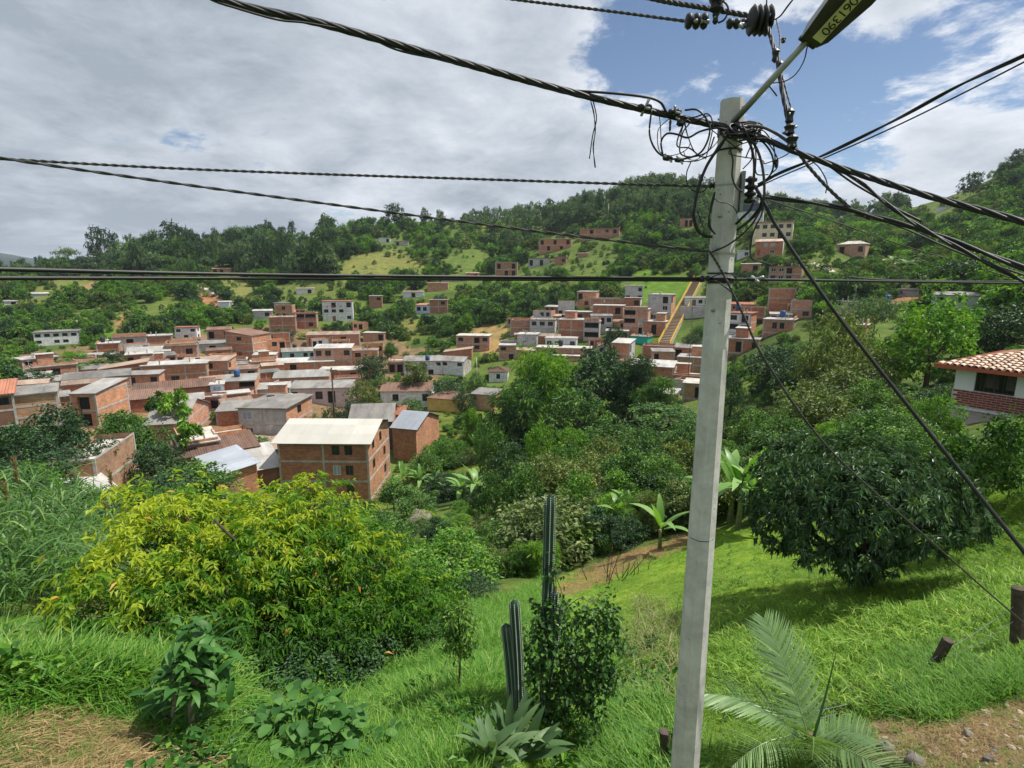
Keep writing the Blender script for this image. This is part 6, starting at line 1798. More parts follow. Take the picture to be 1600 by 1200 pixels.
# dead twigs behind the creeper
g_ = hit(970, 905)
e = empty('dead_shrub', tuple(g_), 0, 'leafless twiggy shrub on the lawn edge behind the creeper', 'shrub')
tb = []
for k in range(16):
    q = np.array([rng.normal(0, .45), rng.normal(0, .2), -0.1]); d = np.array([rng.normal(0, .35), rng.normal(0, .2), rng.uniform(.8, 1.7)])
    tb.append((catmull([q, q + d * .5 + rng.normal(0, .1, 3), q + d], 4), np.linspace(.022, .006, 9)))
obj('twigs', tubes_mesh('twigs', tb, BARK, 5), e)

# strap-leaved rosette (agave-like) at the bottom
SLEAF = [curved_leaf('leaf', 0.62, 0.115, L_AGA, bend=b, fold=0.16, seg=8, belly=0.5, seed=i, val=v) for i, (b, v) in enumerate(((0.35, .45), (0.6, .7), (0.2, .3), (0.9, .85)))]
g_ = hit(815, 1190)
e = empty('strap_leaf_plant', tuple(g_ + np.array([0, 0, 0.05])), 0, 'rosette of broad pale strap leaves at the cactus foot', 'plant')
for i in range(44):
    az = R(-150 + 300 * rng.random()) - 0.5; el = R(rng.uniform(8, 70))
    put(SLEAF[int(rng.integers(0, 4))], 'leaf', e, (rng.normal(0, .08) - 0.12 * (i % 3), rng.normal(0, .06), rng.uniform(0, .25)), az, el, rng.uniform(-.5, .5), rng.uniform(0.8, 1.35))
g_ = hit(770, 1215)
e = empty('strap_leaf_plant', tuple(g_ + np.array([0, 0, 0.05])), 0, 'second rosette of strap leaves cut by the bottom edge', 'plant')
for i in range(34):
    put(SLEAF[int(rng.integers(0, 4))], 'leaf', e, (rng.normal(0, .06), rng.normal(0, .06), rng.uniform(0, .25)), rng.uniform(0, 6.28), R(rng.uniform(10, 70)), rng.uniform(-.5, .5), rng.uniform(0.7, 1.1))

# corn plant (dracaena) on bare stems
g_ = hit(292, 1168); gr = math.hypot(g_[0], g_[1])
e = empty('corn_plant', tuple(g_), 0, 'leafy corn plant on a bare tan stem, lower left', 'plant')
tops = [at(300, 1040, gr) - g_, at(332, 1060, gr + .1) - g_, at(282, 1066, gr - .1) - g_, at(316, 1015, gr + .15) - g_]
obj('stem', tubes_mesh('stem', [(catmull([(0, 0, -0.15), tops[0] * 0.5 + [0.02, 0, 0], tops[0]], 5), np.linspace(.042, .034, 11))], BARKL, 8), e)
q_ = hit(275, 1160) - g_
obj('stem', tubes_mesh('stem', [(catmull([q_ - [0, 0, .1], (q_ + tops[2]) / 2 + [-.06, 0, 0], tops[2]], 5), np.linspace(.025, .018, 11))], BARKL, 8), e)
obj('stem', tubes_mesh('stem', [(catmull([tops[0] * .8, tops[1] * .9, tops[1]], 5), np.linspace(.03, .02, 11)), (catmull([tops[0] * .9, tops[3]], 5), .025)], BARKL, 8), e)
DLEAF = [curved_leaf('leaf', 0.34, 0.085, L_DRA, bend=b, fold=0.14, seg=7, belly=0.55, seed=i, val=v) for i, (b, v) in enumerate(((0.9, .4), (1.2, .65), (0.6, .3), (1.4, .85)))]
for tp in tops:
    for i in range(48):
        put(DLEAF[int(rng.integers(0, 4))], 'leaf', e, tuple(tp + rng.normal(0, .10, 3) + [0, 0, rng.uniform(-.22, .2)]), rng.uniform(0, 6.28), R(rng.uniform(0, 75)), rng.uniform(-.4, .4), rng.uniform(0.75, 1.15))

# broad-leaved bush at the bottom
WLEAF = [curved_leaf('leaf', 0.21, 0.125, L_BSH, bend=b, fold=0.12, seg=5, belly=0.42, seed=i, val=v) for i, (b, v) in enumerate(((0.5, .4), (0.8, .65), (0.3, .3), (0.9, .85)))]
for (pxc, pyc, n_, lb) in ((475, 1120, 260, 'broad-leaved green bush at the bottom edge left of centre'), (420, 1165, 160, 'lower broad-leaved bush at the bottom left of the other'), (545, 1160, 120, 'small broad-leaved bush merging into the tall grass')):
    g_ = hit(pxc, 1195); rr_ = math.hypot(g_[0], g_[1])
    e = empty('broadleaf_bush', tuple(g_), 0, lb, 'bush', 'broad-leaved bushes')
    LB = lobes_px([(pxc + dx, pyc + dy, rr_ + dr, rd_) for dx, dy, dr, rd_ in ((0, 0, 0, 45), (45, 5, .2, 40), (-45, 25, 0, 42), (30, 45, -.2, 50), (-20, 60, -.3, 50), (70, 50, 0, 35))])
    a = crown(rng, LB, n_, 1, 0.02, 1, 1, out=1.0, rnd=0.45, droop=0.1, shell=(0.7, 1.05), zbias=0.35)
    tb = []
    for p, d in zip(a[0], a[1]):
        p = p - g_
        put(WLEAF[int(rng.integers(0, 4))], 'leaf', e, tuple(p), math.atan2(d[0], d[1]), math.asin(max(-.9, min(.9, d[2] * .6))), rng.uniform(-.4, .4), rng.uniform(0.65, 1.2))
        if rng.random() < 0.5: tb.append((catmull([np.array([p[0] * .3, p[1] * .3, -.1]), p * .6 + [0, 0, .05], p], 3), 0.006))
    obj('stems', tubes_mesh('stems', tb, L_DRA, 4), e)

# sapling on the lawn
g_ = hit(716, 1093); gr = math.hypot(g_[0], g_[1])
e = empty('sapling', tuple(g_), 0, 'slim sapling with loose reddish-green crown on the grass', 'tree')
SL = lobes_px([(718, 955, gr, 18, 1.2), (703, 975, gr, 20, 1.2), (732, 985, gr, 18, 1.2), (708, 1008, gr, 20, .8), (730, 1018, gr, 15)])
a = crown(rng, SL, 120, 8, 0.05, 0.11, 0.035, droop=0.3, shell=(0.3, 1.2))
obj('crown', leaves_mesh('crown', a[0] - g_, a[1], a[2], a[3], L_MID, rng, val=np.clip(a[4] + .2, 0, 1)), e)
tp = at(718, 960, gr) - g_
obj('trunk', tubes_mesh('trunk', [(catmull([(0, 0, -.1), tp * .5 + [.02, 0, 0], tp], 5), np.linspace(.022, .008, 11))] + [(catmull([tp * .5, (np.array(c_) - g_)], 4), .008) for c_, _ in SL], BARK, 6), e)


# palm at the bottom right
def frond_mesh(L, n, ll, bend, seed, w=0.02, vee=0.35):
    rs = np.random.default_rng(seed)
    t = np.linspace(0, 1, 24); P = np.stack([0 * t, L * t * (1 - 0.18 * bend * t * t), -L * bend * 0.5 * t * t], 1)
    V, Q, _ = tube_arrays(P, np.linspace(0.014, 0.003, 24), 5)
    s = np.linspace(0.10, 0.995, n); pc = np.stack([np.interp(s, t, P[:, i]) for i in range(3)], 1)
    tg = norm(np.stack([np.interp(s, t, np.gradient(P, axis=0)[:, i]) for i in range(3)], 1))
    C = np.repeat(pc, 2, 0); sd = np.tile([-1.0, 1.0], n)
    D = np.repeat(tg, 2, 0) * (0.35 + 0.75 * np.repeat(s, 2)[:, None]) + np.stack([sd, np.zeros(2 * n), np.full(2 * n, vee)], 1) + rs.normal(0, .05, (2 * n, 3))
    Lf = ll * np.repeat(np.sin(np.pi * np.clip(s * 0.85 + 0.12, 0, 1)) ** 0.6, 2) * rs.uniform(.9, 1.1, 2 * n)
    BV, BQ, k = blade_arrays(C, D, Lf, w, rs, 4, 0.35)
    return mesh('frond', np.vstack([V, BV]), [np.vstack([Q, BQ + len(V)])], L_PLM, v=np.concatenate([np.full(len(V), .7), np.repeat(np.clip(rs.normal(.5, .15, 2 * n), 0, 1), k)]))


g_ = hit(1262, 1178)
e = empty('palm', tuple(g_), 0, 'young palm with arching feathery fronds at the bottom right of the pole', 'palm')
gr = math.hypot(g_[0], g_[1])
FRM = [frond_mesh(1.35, 46, 0.46, b, i, 0.032) for i, b in enumerate((0.35, 0.8, 1.1))]
for (az_, mi_, sc, el) in ((-52, 0, 1.12, 62), (-98, 1, 1.02, 36), (172, 1, 0.85, 55), (118, 1, 1.0, 36), (-140, 2, .9, 34), (60, 2, .8, 30), (145, 2, .9, 26)):
    put(FRM[mi_], 'frond', e, (0, 0, 0.2), R(az_) + math.atan2(g_[0], g_[1]), R(el), rng.uniform(-.2, .2), sc)
sp = at(1306, 1020, gr - .2) - g_
obj('spear', tubes_mesh('spear', [(catmull([(0.03, 0, .1), sp * .6 + [0.02, 0, 0], sp], 4), np.linspace(.02, .004, 9))], L_PLM, 6), e)
obj('stem', tubes_mesh('stem', [(catmull([(0, 0, -.2), (0, 0, .1), (0, 0, .3)], 3), np.linspace(.07, .05, 7))], BARK, 8), e)
# small palms on the far right slope
FRF = frond_mesh(3.2, 22, 0.9, 0.9, 9, 0.10)
for i, (px, py) in enumerate(((1395, 425), (1415, 430), (1440, 418), (1470, 425), (1505, 420), (1545, 428), (1490, 405))):
    h = hit(px, py, 100)
    if h is None: continue
    e = empty('slope_palm', tuple(h), 0, 'small palm with drooping fronds in the grove above the grey-green house', 'palm', 'palms on the right slope')
    obj('stem', tubes_mesh('stem', [(catmull([(0, 0, -.5), (0, 0, 1.5), (0, 0, 3)], 3), .16)], BARKL, 6), e)
    for k in range(11): put(FRF, 'frond', e, (0, 0, 3), 6.283 * k / 11 + i, R(rng.uniform(5, 60)), 0, 1.0)


# ------------------------------------------------------------------ grass
def tuft(name, n, seed, mat, spread=0.35, w=0.035, arch=(0.2, 0.9), lean=0.5, seg=3):
    rs = np.random.default_rng(seed)
    C = np.stack([rs.normal(0, spread, n), rs.normal(0, spread, n), np.full(n, -0.03)], 1)
    D = np.stack([rs.normal(0, lean, n), rs.normal(0, lean, n), np.ones(n)], 1)
    V, Q, k = blade_arrays(C, D, rs.uniform(0.55, 1.15, n), w, rs, seg, rs.uniform(*arch, n))
    return mesh(name, V, Q, mat, v=np.repeat(np.clip(rs.normal(.5, .22, n), 0, 1), k))


TF = [tuft('tuft', 22, i, L_GRS, w=0.05) for i in range(3)] + [tuft('tuft', 16, 9, L_STR, w=0.03, arch=(0.4, 1.2))]
TT_ = [tuft('tuft', 24, 20 + i, L_GRT, spread=0.22, w=0.030, seg=4) for i in range(3)]
TD = [tuft('tuft', 22, 40 + i, L_DRY, spread=0.6, w=0.035, arch=(1.0, 1.6), lean=2.5) for i in range(3)]
TS = [tuft('tuft', 18, 50 + i, L_STR, spread=0.16, w=0.020, arch=(0.7, 1.4), lean=0.45, seg=5) for i in range(3)]


def grass(name, poly, n, protos, hmin, hmax, label, rmax=60, extra=None, wide=1.2, seed=0, keep=None):
    rs = np.random.default_rng(seed)
    xs = [p[0] for p in poly]; ys = [p[1] for p in poly]
    px = rs.uniform(min(xs), max(xs), n); py = rs.uniform(min(ys), max(ys), n)
    m = in_poly(px, py, poly)
    px, py = px[m], py[m]
    P, ok = hits(px, py, 2.5)
    r = np.hypot(P[:, 0], P[:, 1]); ok &= r < rmax
    if keep is not None: ok &= keep(px, py, P)
    P = P[ok]; r = r[ok]; k = len(P)
    P[:, :2] += rs.normal(0, .04, (k, 2)) * r[:, None] / 10; P[:, 2] = gz(P[:, 0], P[:, 1])
    cl = np.clip(0.5 + 0.7 * vnoise(P[:, 0] / 0.9, P[:, 1] / 0.9, seed + 3), 0, 1)
    h = (hmin + (hmax - hmin) * cl) * rs.uniform(.7, 1.25, k)
    S = np.stack([h * wide, h * wide, h], 1)
    ROT = np.stack([rs.normal(0, .12, k), rs.normal(0, .12, k), rs.uniform(0, 6.28, k)], 1)
    idx = rs.integers(0, len(protos) if extra is None else len(protos) - 1, k)
    if extra is not None: idx = np.where(rs.random(k) < extra * np.clip(0.6 + 2.2 * vnoise(P[:, 0] / 2.3, P[:, 1] / 2.3, seed + 90), 0, 4), len(protos) - 1, idx)
    return gn_scatter(name, [(p, None) for p in protos], P, ROT, S, idx, label)


LAWNP = [(560, 1260), (600, 1100), (740, 960), (860, 905), (960, 885), (1130, 835), (1200, 822), (1400, 790), (1640, 735), (1760, 730), (1760, 1300), (560, 1300)]
notsand = lambda px, py, P: ~in_poly(px, py, ZONES[3][0])
grass('lawn_grass', LAWNP, 46000, TF, 0.09, 0.175, 'short sunlit lawn grass on the slope', extra=0.12, seed=1, keep=notsand)
grass('rough_grass', [(520, 1300), (540, 1100), (650, 1040), (740, 950), (850, 905), (880, 950), (860, 1060), (800, 1100), (720, 1300)], 9000, TT_, 0.26, 0.5, 'tall bright grass around the sapling', seed=2)
grass('rough_grass', [(-80, 985), (130, 975), (260, 1030), (330, 1120), (250, 1150), (150, 1085), (60, 1085), (-80, 1100)], 6500, TT_ + TS[:1], 0.28, 0.62, 'long meadow grass between cane and dry heap', seed=3, extra=0.38)
grass('rough_grass', [(240, 1120), (420, 1090), (560, 1100), (580, 1300), (230, 1300)], 4200, TT_, 0.2, 0.42, 'weedy grass along the bottom left', seed=4)
grass('rough_grass', [(1120, 960), (1300, 930), (1560, 900), (1660, 920), (1660, 1010), (1500, 1090), (1340, 1120), (1120, 1120)], 5200, TF[:3] + TS[:1], 0.18, 0.34, 'taller shaded grass below the mango tree', seed=5, extra=0.2)
grass('dry_grass', [(-120, 1085), (60, 1078), (150, 1082), (250, 1135), (290, 1300), (-120, 1320)], 12000, TD + TS[:1] + TT_[:1], 0.15, 0.30, 'heap of cut dry brown grass', seed=6, wide=1.0, extra=0.06)
grass('dry_grass', [(1320, 1150), (1420, 1110), (1500, 1130), (1560, 1085), (1700, 1050), (1700, 1320), (1320, 1320)], 2600, TD, 0.06, 0.14, 'dry stalks strewn on the bare sandy bank', seed=7, wide=1.0)
grass('dry_grass', [(960, 1100), (1060, 1080), (1075, 1300), (900, 1300), (930, 1150)], 2600, TT_ + TS[:1], 0.26, 0.55, 'straggling green and straw grass left of the pole foot', seed=8, extra=0.3)
grass('dry_grass', [(870, 908), (960, 868), (1120, 822), (1116, 842), (1000, 886), (900, 930)], 1600, TD, 0.14, 0.22, 'strip of cut dry grass under the orchard trees', seed=9)
grass('pale_reeds', [(985, 930), (1070, 940), (1085, 1120), (980, 1120)], 110, TS, 0.8, 1.3, 'tall pale grass stalks just left of the pole', seed=10, wide=0.7)
grass('bank_weeds', [(1380, 1060), (1480, 1010), (1600, 1010), (1600, 1080), (1480, 1130), (1400, 1120)], 1500, TT_, 0.16, 0.36, 'weeds on the shaded bank under the fence', seed=11)


# ---- low broad-leaved weeds breaking up the grass
def weed(seed, mat, n=26):
    rs = np.random.default_rng(seed); C = np.stack([rs.normal(0, .18, n), rs.normal(0, .18, n), rs.uniform(.15, 1.0, n)], 1)
    D = np.stack([rs.normal(0, 1, n), rs.normal(0, 1, n), rs.normal(.1, .35, n)], 1)
    V, T = leaf_arrays(C, D, rs.uniform(.25, .5, n), rs.uniform(.12, .22, n), rs, fold=.12, droop=.25)
    return mesh('weed', V, T, mat, v=np.repeat(np.clip(rs.normal(.5, .2, n), 0, 1), 4))


WE = [weed(70, L_MID), weed(71, L_BRT), weed(72, L_DRA), weed(73, L_BRT, 16)]
grass('weeds', [(230, 1110), (420, 1070), (620, 1090), (720, 1060), (780, 1130), (700, 1300), (200, 1300), (260, 1180)], 900, WE, 0.18, 0.42, 'broad-leaved weeds in the grass along the bottom', seed=30, wide=.9)
grass('weeds', [(-60, 990), (130, 980), (330, 1040), (330, 1130), (160, 1085), (-60, 1095)], 420, WE, 0.2, 0.5, 'leafy weeds in the long meadow grass at left', seed=31, wide=.9)
grass('weeds', [(1120, 850), (1640, 780), (1640, 1080), (1330, 1130), (1120, 1130)], 900, WE, 0.07, 0.18, 'small weeds dotted over the lawn', seed=32, wide=1.1)
grass('weeds', [(880, 1040), (1060, 1000), (1060, 1250), (860, 1250)], 320, WE, 0.2, 0.45, 'weeds at the foot of the cactus', seed=33, wide=.9)

# ------------------------------------------------------------------ the white house at the right, brick by brick where the bricks show
A0 = at(1486, 631, 36.5); B0 = at(1600, 648, 35.7)
xd = B0 - A0; xd[2] = 0; wa = math.atan2(xd[1], xd[0])
e = empty('white_house', tuple(A0), wa, 'white house with red brick band, dark curtained window and tiled roof at right', 'house')
WW, WH, WD_ = 13.0, 2.12, 9.0
wx0, wx1, wz0, wz1 = 0.85, 2.45, 0.86, 1.90
mb = MB()
panel(mb, (0, 0), (1, 0), WW, -4.5, WH, [(wx0, wz0, wx1, wz1, 0.16), (7.0, wz0, 8.9, wz1, 0.16)], 0, (0, 1))
panel(mb, (WW, 0), (0, 1), WD_, -4.5, WH, [], 0, (-1, 0)); panel(mb, (WW, WD_), (-1, 0), WW, -4.5, WH, [], 0, (0, -1)); panel(mb, (0, WD_), (0, -1), WD_, -4.5, WH, [], 0, (1, 0))
WHP = plain_mat('house_white', (0.80, 0.81, 0.82), 0.75, 0.06, 0.7)
mb.build('wall', [WHP], e)
CURT = plain_mat('curtain', (0.10, 0.09, 0.07), 0.9, 0.4, 6)
for x0 in (wx0, 7.0):
    w_ = MB(); w, h, t = wx1 - wx0, wz1 - wz0, 0.06
    w_.box(0, -.02, 0, t, .03, h); w_.box(w - t, -.02, 0, w, .03, h); w_.box(t, -.02, 0, w - t, .03, t); w_.box(t, -.02, h - t, w - t, .03, h); w_.box(w / 2 - .04, -.018, t, w / 2 + .04, .028, h - t)
    o = w_.build('window', FR, e); o.location = (x0, 0.12, wz0)
    g_ = MB(); g_.quad((t, .01, t), (w - t, .01, t), (w - t, .01, h - t), (t, .01, h - t)); g_.build('pane', glass_mat('pane_glass', (0.012, 0.012, 0.014), 0.1), o)
    for k in range(2):
        c_ = MB(); xa = t + .35 + k * .8
        for i in range(6): c_.quad((xa + i * .085, -.004 - .012 * (i % 2), .22), (xa + (i + 1) * .085, -.004 - .012 * ((i + 1) % 2), .22), (xa + (i + 1) * .075, -.004 - .012 * ((i + 1) % 2), h - t), (xa + i * .075, -.004 - .012 * (i % 2), h - t))
        c_.build('curtain', CURT, o)
    gb = MB()
    for i in range(9): gb.box(t + i * (w - 2 * t) / 8 - .008, -.22, .03, t + i * (w - 2 * t) / 8 + .008, -.204, h - .03)
    gb.box(0, -.222, .02, w, -.2, .045); gb.box(0, -.222, h - .05, w, -.2, h - .025)
    gb.build('window_grille', FR, o)
# bricks of the band
BRM = plain_mat('band_brick', (0.25, 0.062, 0.05), 0.85, 0.35, 5, rnd=0.45)
MOR = plain_mat('band_mortar', (0.62, 0.52, 0.47), 0.9, 0.15, 4)
b_ = MB(); b_.box(0.0, -0.035, 0.0, WW, -0.003, 0.83); b_.box(-0.035, -0.035, 0.0, -0.003, 5, 0.83)
band = b_.build('brick_band', MOR, e)
bk = MB(); bk.box(0, -0.022, 0, 0.335, 0.0, 0.088); bme = bk.mesh('brick', [BRM])
for row in range(7):
    for i in range(24):
        x = 0.02 + i * 0.365 - (0.18 if row % 2 else 0)
        if x < 0: continue
        o = bpy.data.objects.new('brick', bme); link(o, band); o.location = (x, -0.036, 0.015 + row * 0.118)
lg = MB(); lg.box(-0.12, -0.16, -0.16, WW, -0.001, -0.02); lg.build('ledge', FW, e)
# awning below the band
aw = MB(); roof_sheet(aw, (-1.1, -1.5, -0.75), (WW, -1.5, -0.75), (WW, -0.1, -0.18), (-0.15, -0.1, -0.18), th=0.03)
aw.build('awning', [sheet_mat('awning_tin', (0.46, 0.40, 0.36), (0.30, 0.2, 0.15), amount=0.5)], e)
ap = MB()
for x in (-1.0, 0.2, 1.2): ap.box(x, -1.45, -2.6, x + .05, -1.4, -0.80)
ap.box(-1.0, -1.44, -1.7, 1.2, -1.41, -1.66)
ap.build('awning_posts', FW, e)
# roof: fascia, deck and separate clay tiles
rf = MB(); s_ = 0.13
roof_sheet(rf, (-0.6, -0.95, WH - .02), (WW, -0.95, WH - .02), (WW, 4.5, WH + 5.45 * s_), (2.2, 4.5, WH + 5.45 * s_), th=0.08)
roof_sheet(rf, (-0.6, WD_ + .9, WH - .02), (-0.6, -0.95, WH - .02), (2.2, 4.5, WH + 5.45 * s_), (2.2, 4.5, WH + 5.45 * s_), th=0.08)
TD_ = plain_mat('tile_deck', (0.22, 0.11, 0.07), 0.9, 0.3, 3)
roof = rf.build('roof', TD_, e)
fa = MB(); fa.box(-0.65, -1.0, WH - .16, WW, -0.955, WH + .03); fa.box(-0.65, -0.95, WH - .16, -0.61, WD_, WH + .03)
fa.build('fascia', plain_mat('fascia_rust', (0.36, 0.10, 0.05), 0.7, 0.25, 3), roof)
TLM = plain_mat('roof_tile', (0.46, 0.34, 0.26), 0.85, 0.4, 4, rnd=0.5, dirt=(0.30, 0.19, 0.13))
tv = []
for y in (0, 0.52):
    for k in range(7): th = math.pi * k / 6; rr_ = 0.15 if y == 0 else 0.12; tv.append((-math.cos(th) * rr_, y, math.sin(th) * rr_ * 0.75 + (0.035 if y == 0 else 0)))
tme = mesh('tile', tv, np.array([(k, k + 1, k + 8, k + 7) for k in range(6)]), TLM, smooth=True)
sl = math.atan(s_)
for row in range(11):
    for i in range(34):
        x = -0.45 + i * 0.30; y = -0.97 + row * 0.46
        if x < -0.5 + (y + 0.95) * 0.52 or x > 9.0: continue
        if (row + 1) * 34 > 400: continue
        o = bpy.data.objects.new('tile', tme); link(o, roof); o.location = (x + 0.02 * math.sin(i * 7 + row), y, WH + 0.0 + (y + 0.95) * s_ + 0.01); o.rotation_euler = (sl, 0, 0.03 * math.sin(i * 3.1 + row * 1.7))

# ------------------------------------------------------------------ smaller built things
# patched lean-to roof under the big brick house
p_ = at(541, 796, 71); e = empty('lean_to', tuple(p_), -math.atan2(p_[0], p_[1]) - R(18), 'patched white lean-to roof weighed down with dark rags below the big brick house', 'shed')
m_ = MB(); roof_sheet(m_, (-2.6, -1.6, -.55), (2.4, -1.6, -.75), (2.5, 1.6, .55), (-2.6, 1.6, .45), th=.05); m_.build('roof', ZL, e)
for x in (-2.3, 2.2):
    m_ = MB(); m_.box(x, -1.5, -4.5, x + .12, -1.38, -.72); m_.build('post', WOOD, e)
RAG = plain_mat('dark_rag', (0.05, 0.045, 0.05), 0.95, 0.4, 4)
for i in range(14):
    x, y = rng.uniform(-2.3, 2.2), rng.uniform(-1.1, 1.5); z = -.04 + y * .34 + .06 - x * 0.02; m_ = MB(); w, d = rng.uniform(.2, .45), rng.uniform(.12, .28)
    m_.quad((-w, -d, 0.02), (w * .8, -d * .6, .05), (w, d, .06), (-w * .7, d * .8, .03)); m_.quad((-w * .7, d * .8, .03), (w, d, .06), (w, d, -.02), (-w * .7, d * .8, -.04)); m_.quad((-w, -d, .02), (w * .8, -d * .6, .05), (w * .8, -d * .6, -.05), (-w, -d, -.06))
    o = m_.build('rag', RAG, e); o.location = (x, y, z + .02); o.rotation_euler = (R(18), 0, rng.uniform(0, 3))

# mossy boulder in the ravine
g_ = on_ground(655, 52); p_ = at(655, 810, 52)
V_ = []
for i in range(9):
    for j in range(14):
        th, ph = math.pi * i / 8, 6.283 * j / 14; k_ = 1 + 0.18 * math.sin(3 * ph + 2 * th) + .1 * math.cos(5 * ph); V_.append((1.2 * math.sin(th) * math.cos(ph) * k_, 1.3 * math.sin(th) * math.sin(ph) * k_, 1.25 * math.cos(th) * k_))
ii = np.arange(9 * 14).reshape(9, 14); Q_ = np.stack([ii[:-1], ii[1:], np.roll(ii, -1, 1)[1:], np.roll(ii, -1, 1)[:-1]], -1).reshape(-1, 4)
bme_ = mesh('boulder', V_, Q_, ROCK, smooth=True)
e = empty('boulder', (p_[0], p_[1], p_[2] - .55), 0, 'brown boulder with bright green moss in the ravine', 'rock')
obj('stone', bme_, e)
C_ = sph(rng, 900); C_[:, 2] = np.abs(C_[:, 2]); C_ = C_[C_[:, 0] > -0.5] * np.array([1.62, 1.3, 1.25])
obj('moss', leaves_mesh('moss', C_ + [0.2, 0, .05], norm(C_ + rng.normal(0, .6, C_.shape)), .18, .07, L_YEL, rng, val=np.full(len(C_), .8)), e)
# stones on the bank at the bottom right
for (px, py, s, lb) in ((1385, 1176, .10, 'rounded grey stone on the sandy bank'), (1428, 1196, .11, 'flat stone at the bottom edge of the sandy bank'), (1545, 1190, .06, 'small pebble on the sandy bank')):
    h = hit(px, py); o = obj('stone', bme_); o.location = tuple(h + np.array([0, 0, s * .4])); o.scale = (s / 1.3, s / 1.6, s / 1.5); o.rotation_euler = (.3, .4, px); tag(o, lb, 'stone', 'stones on the bank')

# pebbles, clods and broken grass on the two bare patches
pr_ = np.random.default_rng(88)
for nm_, poly_, n_, lb_, sz_ in (('pebbles', ZONES[3][0], 1500, 'pebbles and clods strewn over the sandy bank', (.008, .03)), ('clods', ZONES[2][0], 500, 'small clods in the dry grass heap', (.008, .025))):
    qx = pr_.uniform(min(p[0] for p in poly_), max(p[0] for p in poly_), n_); qy = pr_.uniform(min(p[1] for p in poly_), max(p[1] for p in poly_), n_)
    PP, ok_ = hits(qx, qy, 3); PP = PP[ok_ & in_poly(qx, qy, poly_)]; k_ = len(PP); sc_ = pr_.uniform(*sz_, (k_, 1)) * pr_.uniform(.6, 1.2, (k_, 3)) * (1 + 1.5 * (pr_.random((k_, 1)) < .04))
    gn_scatter(nm_, [(bme_, ROCK), (bme_, plain_mat(nm_ + '_pale', (0.36, 0.30, 0.23), .95, .3, 4))], PP, pr_.uniform(0, 6.28, (k_, 3)), sc_, pr_.integers(0, 2, k_), lb_)
grass('bank_weeds', [(1340, 1150), (1420, 1105), (1500, 1125), (1560, 1080), (1700, 1045), (1700, 1300), (1340, 1300)], 520, TT_ + TS[:1], .06, .2, 'thin weeds and dry stalks on the sandy bank', seed=61, extra=.5)
grass('bank_weeds', [(-60, 1090), (60, 1085), (150, 1090), (250, 1140), (270, 1260), (-60, 1260)], 420, TT_ + TS[:1], .1, .26, 'green shoots growing through the dry heap', seed=62, extra=.4)

# yellow-railed public stairway
YP = plain_mat('yellow_rail_paint', (0.62, 0.42, 0.06), 0.5, 0.25, 4)
STP = plain_mat('step_concrete', (0.26, 0.20, 0.14), 0.95, 0.3, 2)
S0 = hit(1037, 546, 120); S1 = hit(1091, 441, 150)
dv = S1 - S0; Lh = math.hypot(dv[0], dv[1]); ang = math.atan2(dv[0], dv[1])
e = empty('public_stairway', tuple(S0 + np.array([0, 0, 1.2])), -ang, 'long straight stairway with yellow railings climbing the hillside', 'stairs')
ns = 52; tr, ri = Lh / ns, dv[2] / ns; ws = 2.9
m_ = MB(); m_.box(-ws / 2, 0, -0.35, ws / 2, tr + .02, ri - .35 + 0.3); sme = m_.mesh('step', [STP])
for i in range(ns):
    o = bpy.data.objects.new('step', sme); link(o, e); o.location = (0, i * tr, i * ri)
for sx in (-1, 1):
    t_ = []
    prof = lambda y, z: (sx * (ws / 2 + .06), y, y / Lh * dv[2] + z)
    for z in (0.35, 0.75, 1.15): t_.append((np.array([prof(0, z), prof(Lh, z)]), 0.055))
    for k in range(27): y = Lh * k / 26; t_.append((np.array([prof(y, -0.2), prof(y, 1.17)]), 0.045))
    obj('railing', tubes_mesh('railing', t_, YP, 5, smooth=False), e)
m_ = MB(); m_.quad((-ws / 2 - .1, 0, -.4), (ws / 2 + .1, 0, -.4), (ws / 2 + .1, Lh, dv[2] - .4), (-ws / 2 - .1, Lh, dv[2] - .4))
for sx in (-1, 1): x = sx * (ws / 2 + .12); m_.quad((x, 0, .05), (x, Lh, dv[2] + .05), (x, Lh, dv[2] - 4), (x, 0, -4))
m_.build('side_wall', CON, e)
# grey retaining wall
h = hit(1088, 497, 120); m_ = MB(); m_.box(-4.6, 0, -2, 4.6, .5, 3.4)
for i in range(4): m_.box(-4.6 + 3 * i, -.12, -2, -4.35 + 3 * i, -.001, 3.38)
e = empty('retaining_wall', tuple(h), -math.atan2(h[0], h[1]), 'grey concrete retaining wall right of the yellow stairs', 'wall'); m_.build('slab', CG, e)


def tank(px, py, r, s, mat, label):
    p = at(px, py, r); e = empty('water_tank', tuple(p), 0, label, 'tank', 'rooftop water tanks')
    obj('barrel', tubes_mesh('barrel', [(np.array([(0, 0, 0), (0, 0, s * .2), (0, 0, s * .8), (0, 0, s)]), np.array([.42, .5, .48, .4]) * s)], mat, 14), e)
    obj('lid', tubes_mesh('lid', [(np.array([(0, 0, s + .002), (0, 0, s * 1.07), (0, 0, s * 1.12)]), np.array([.43, .42, .2]) * s)], mat, 14), e)


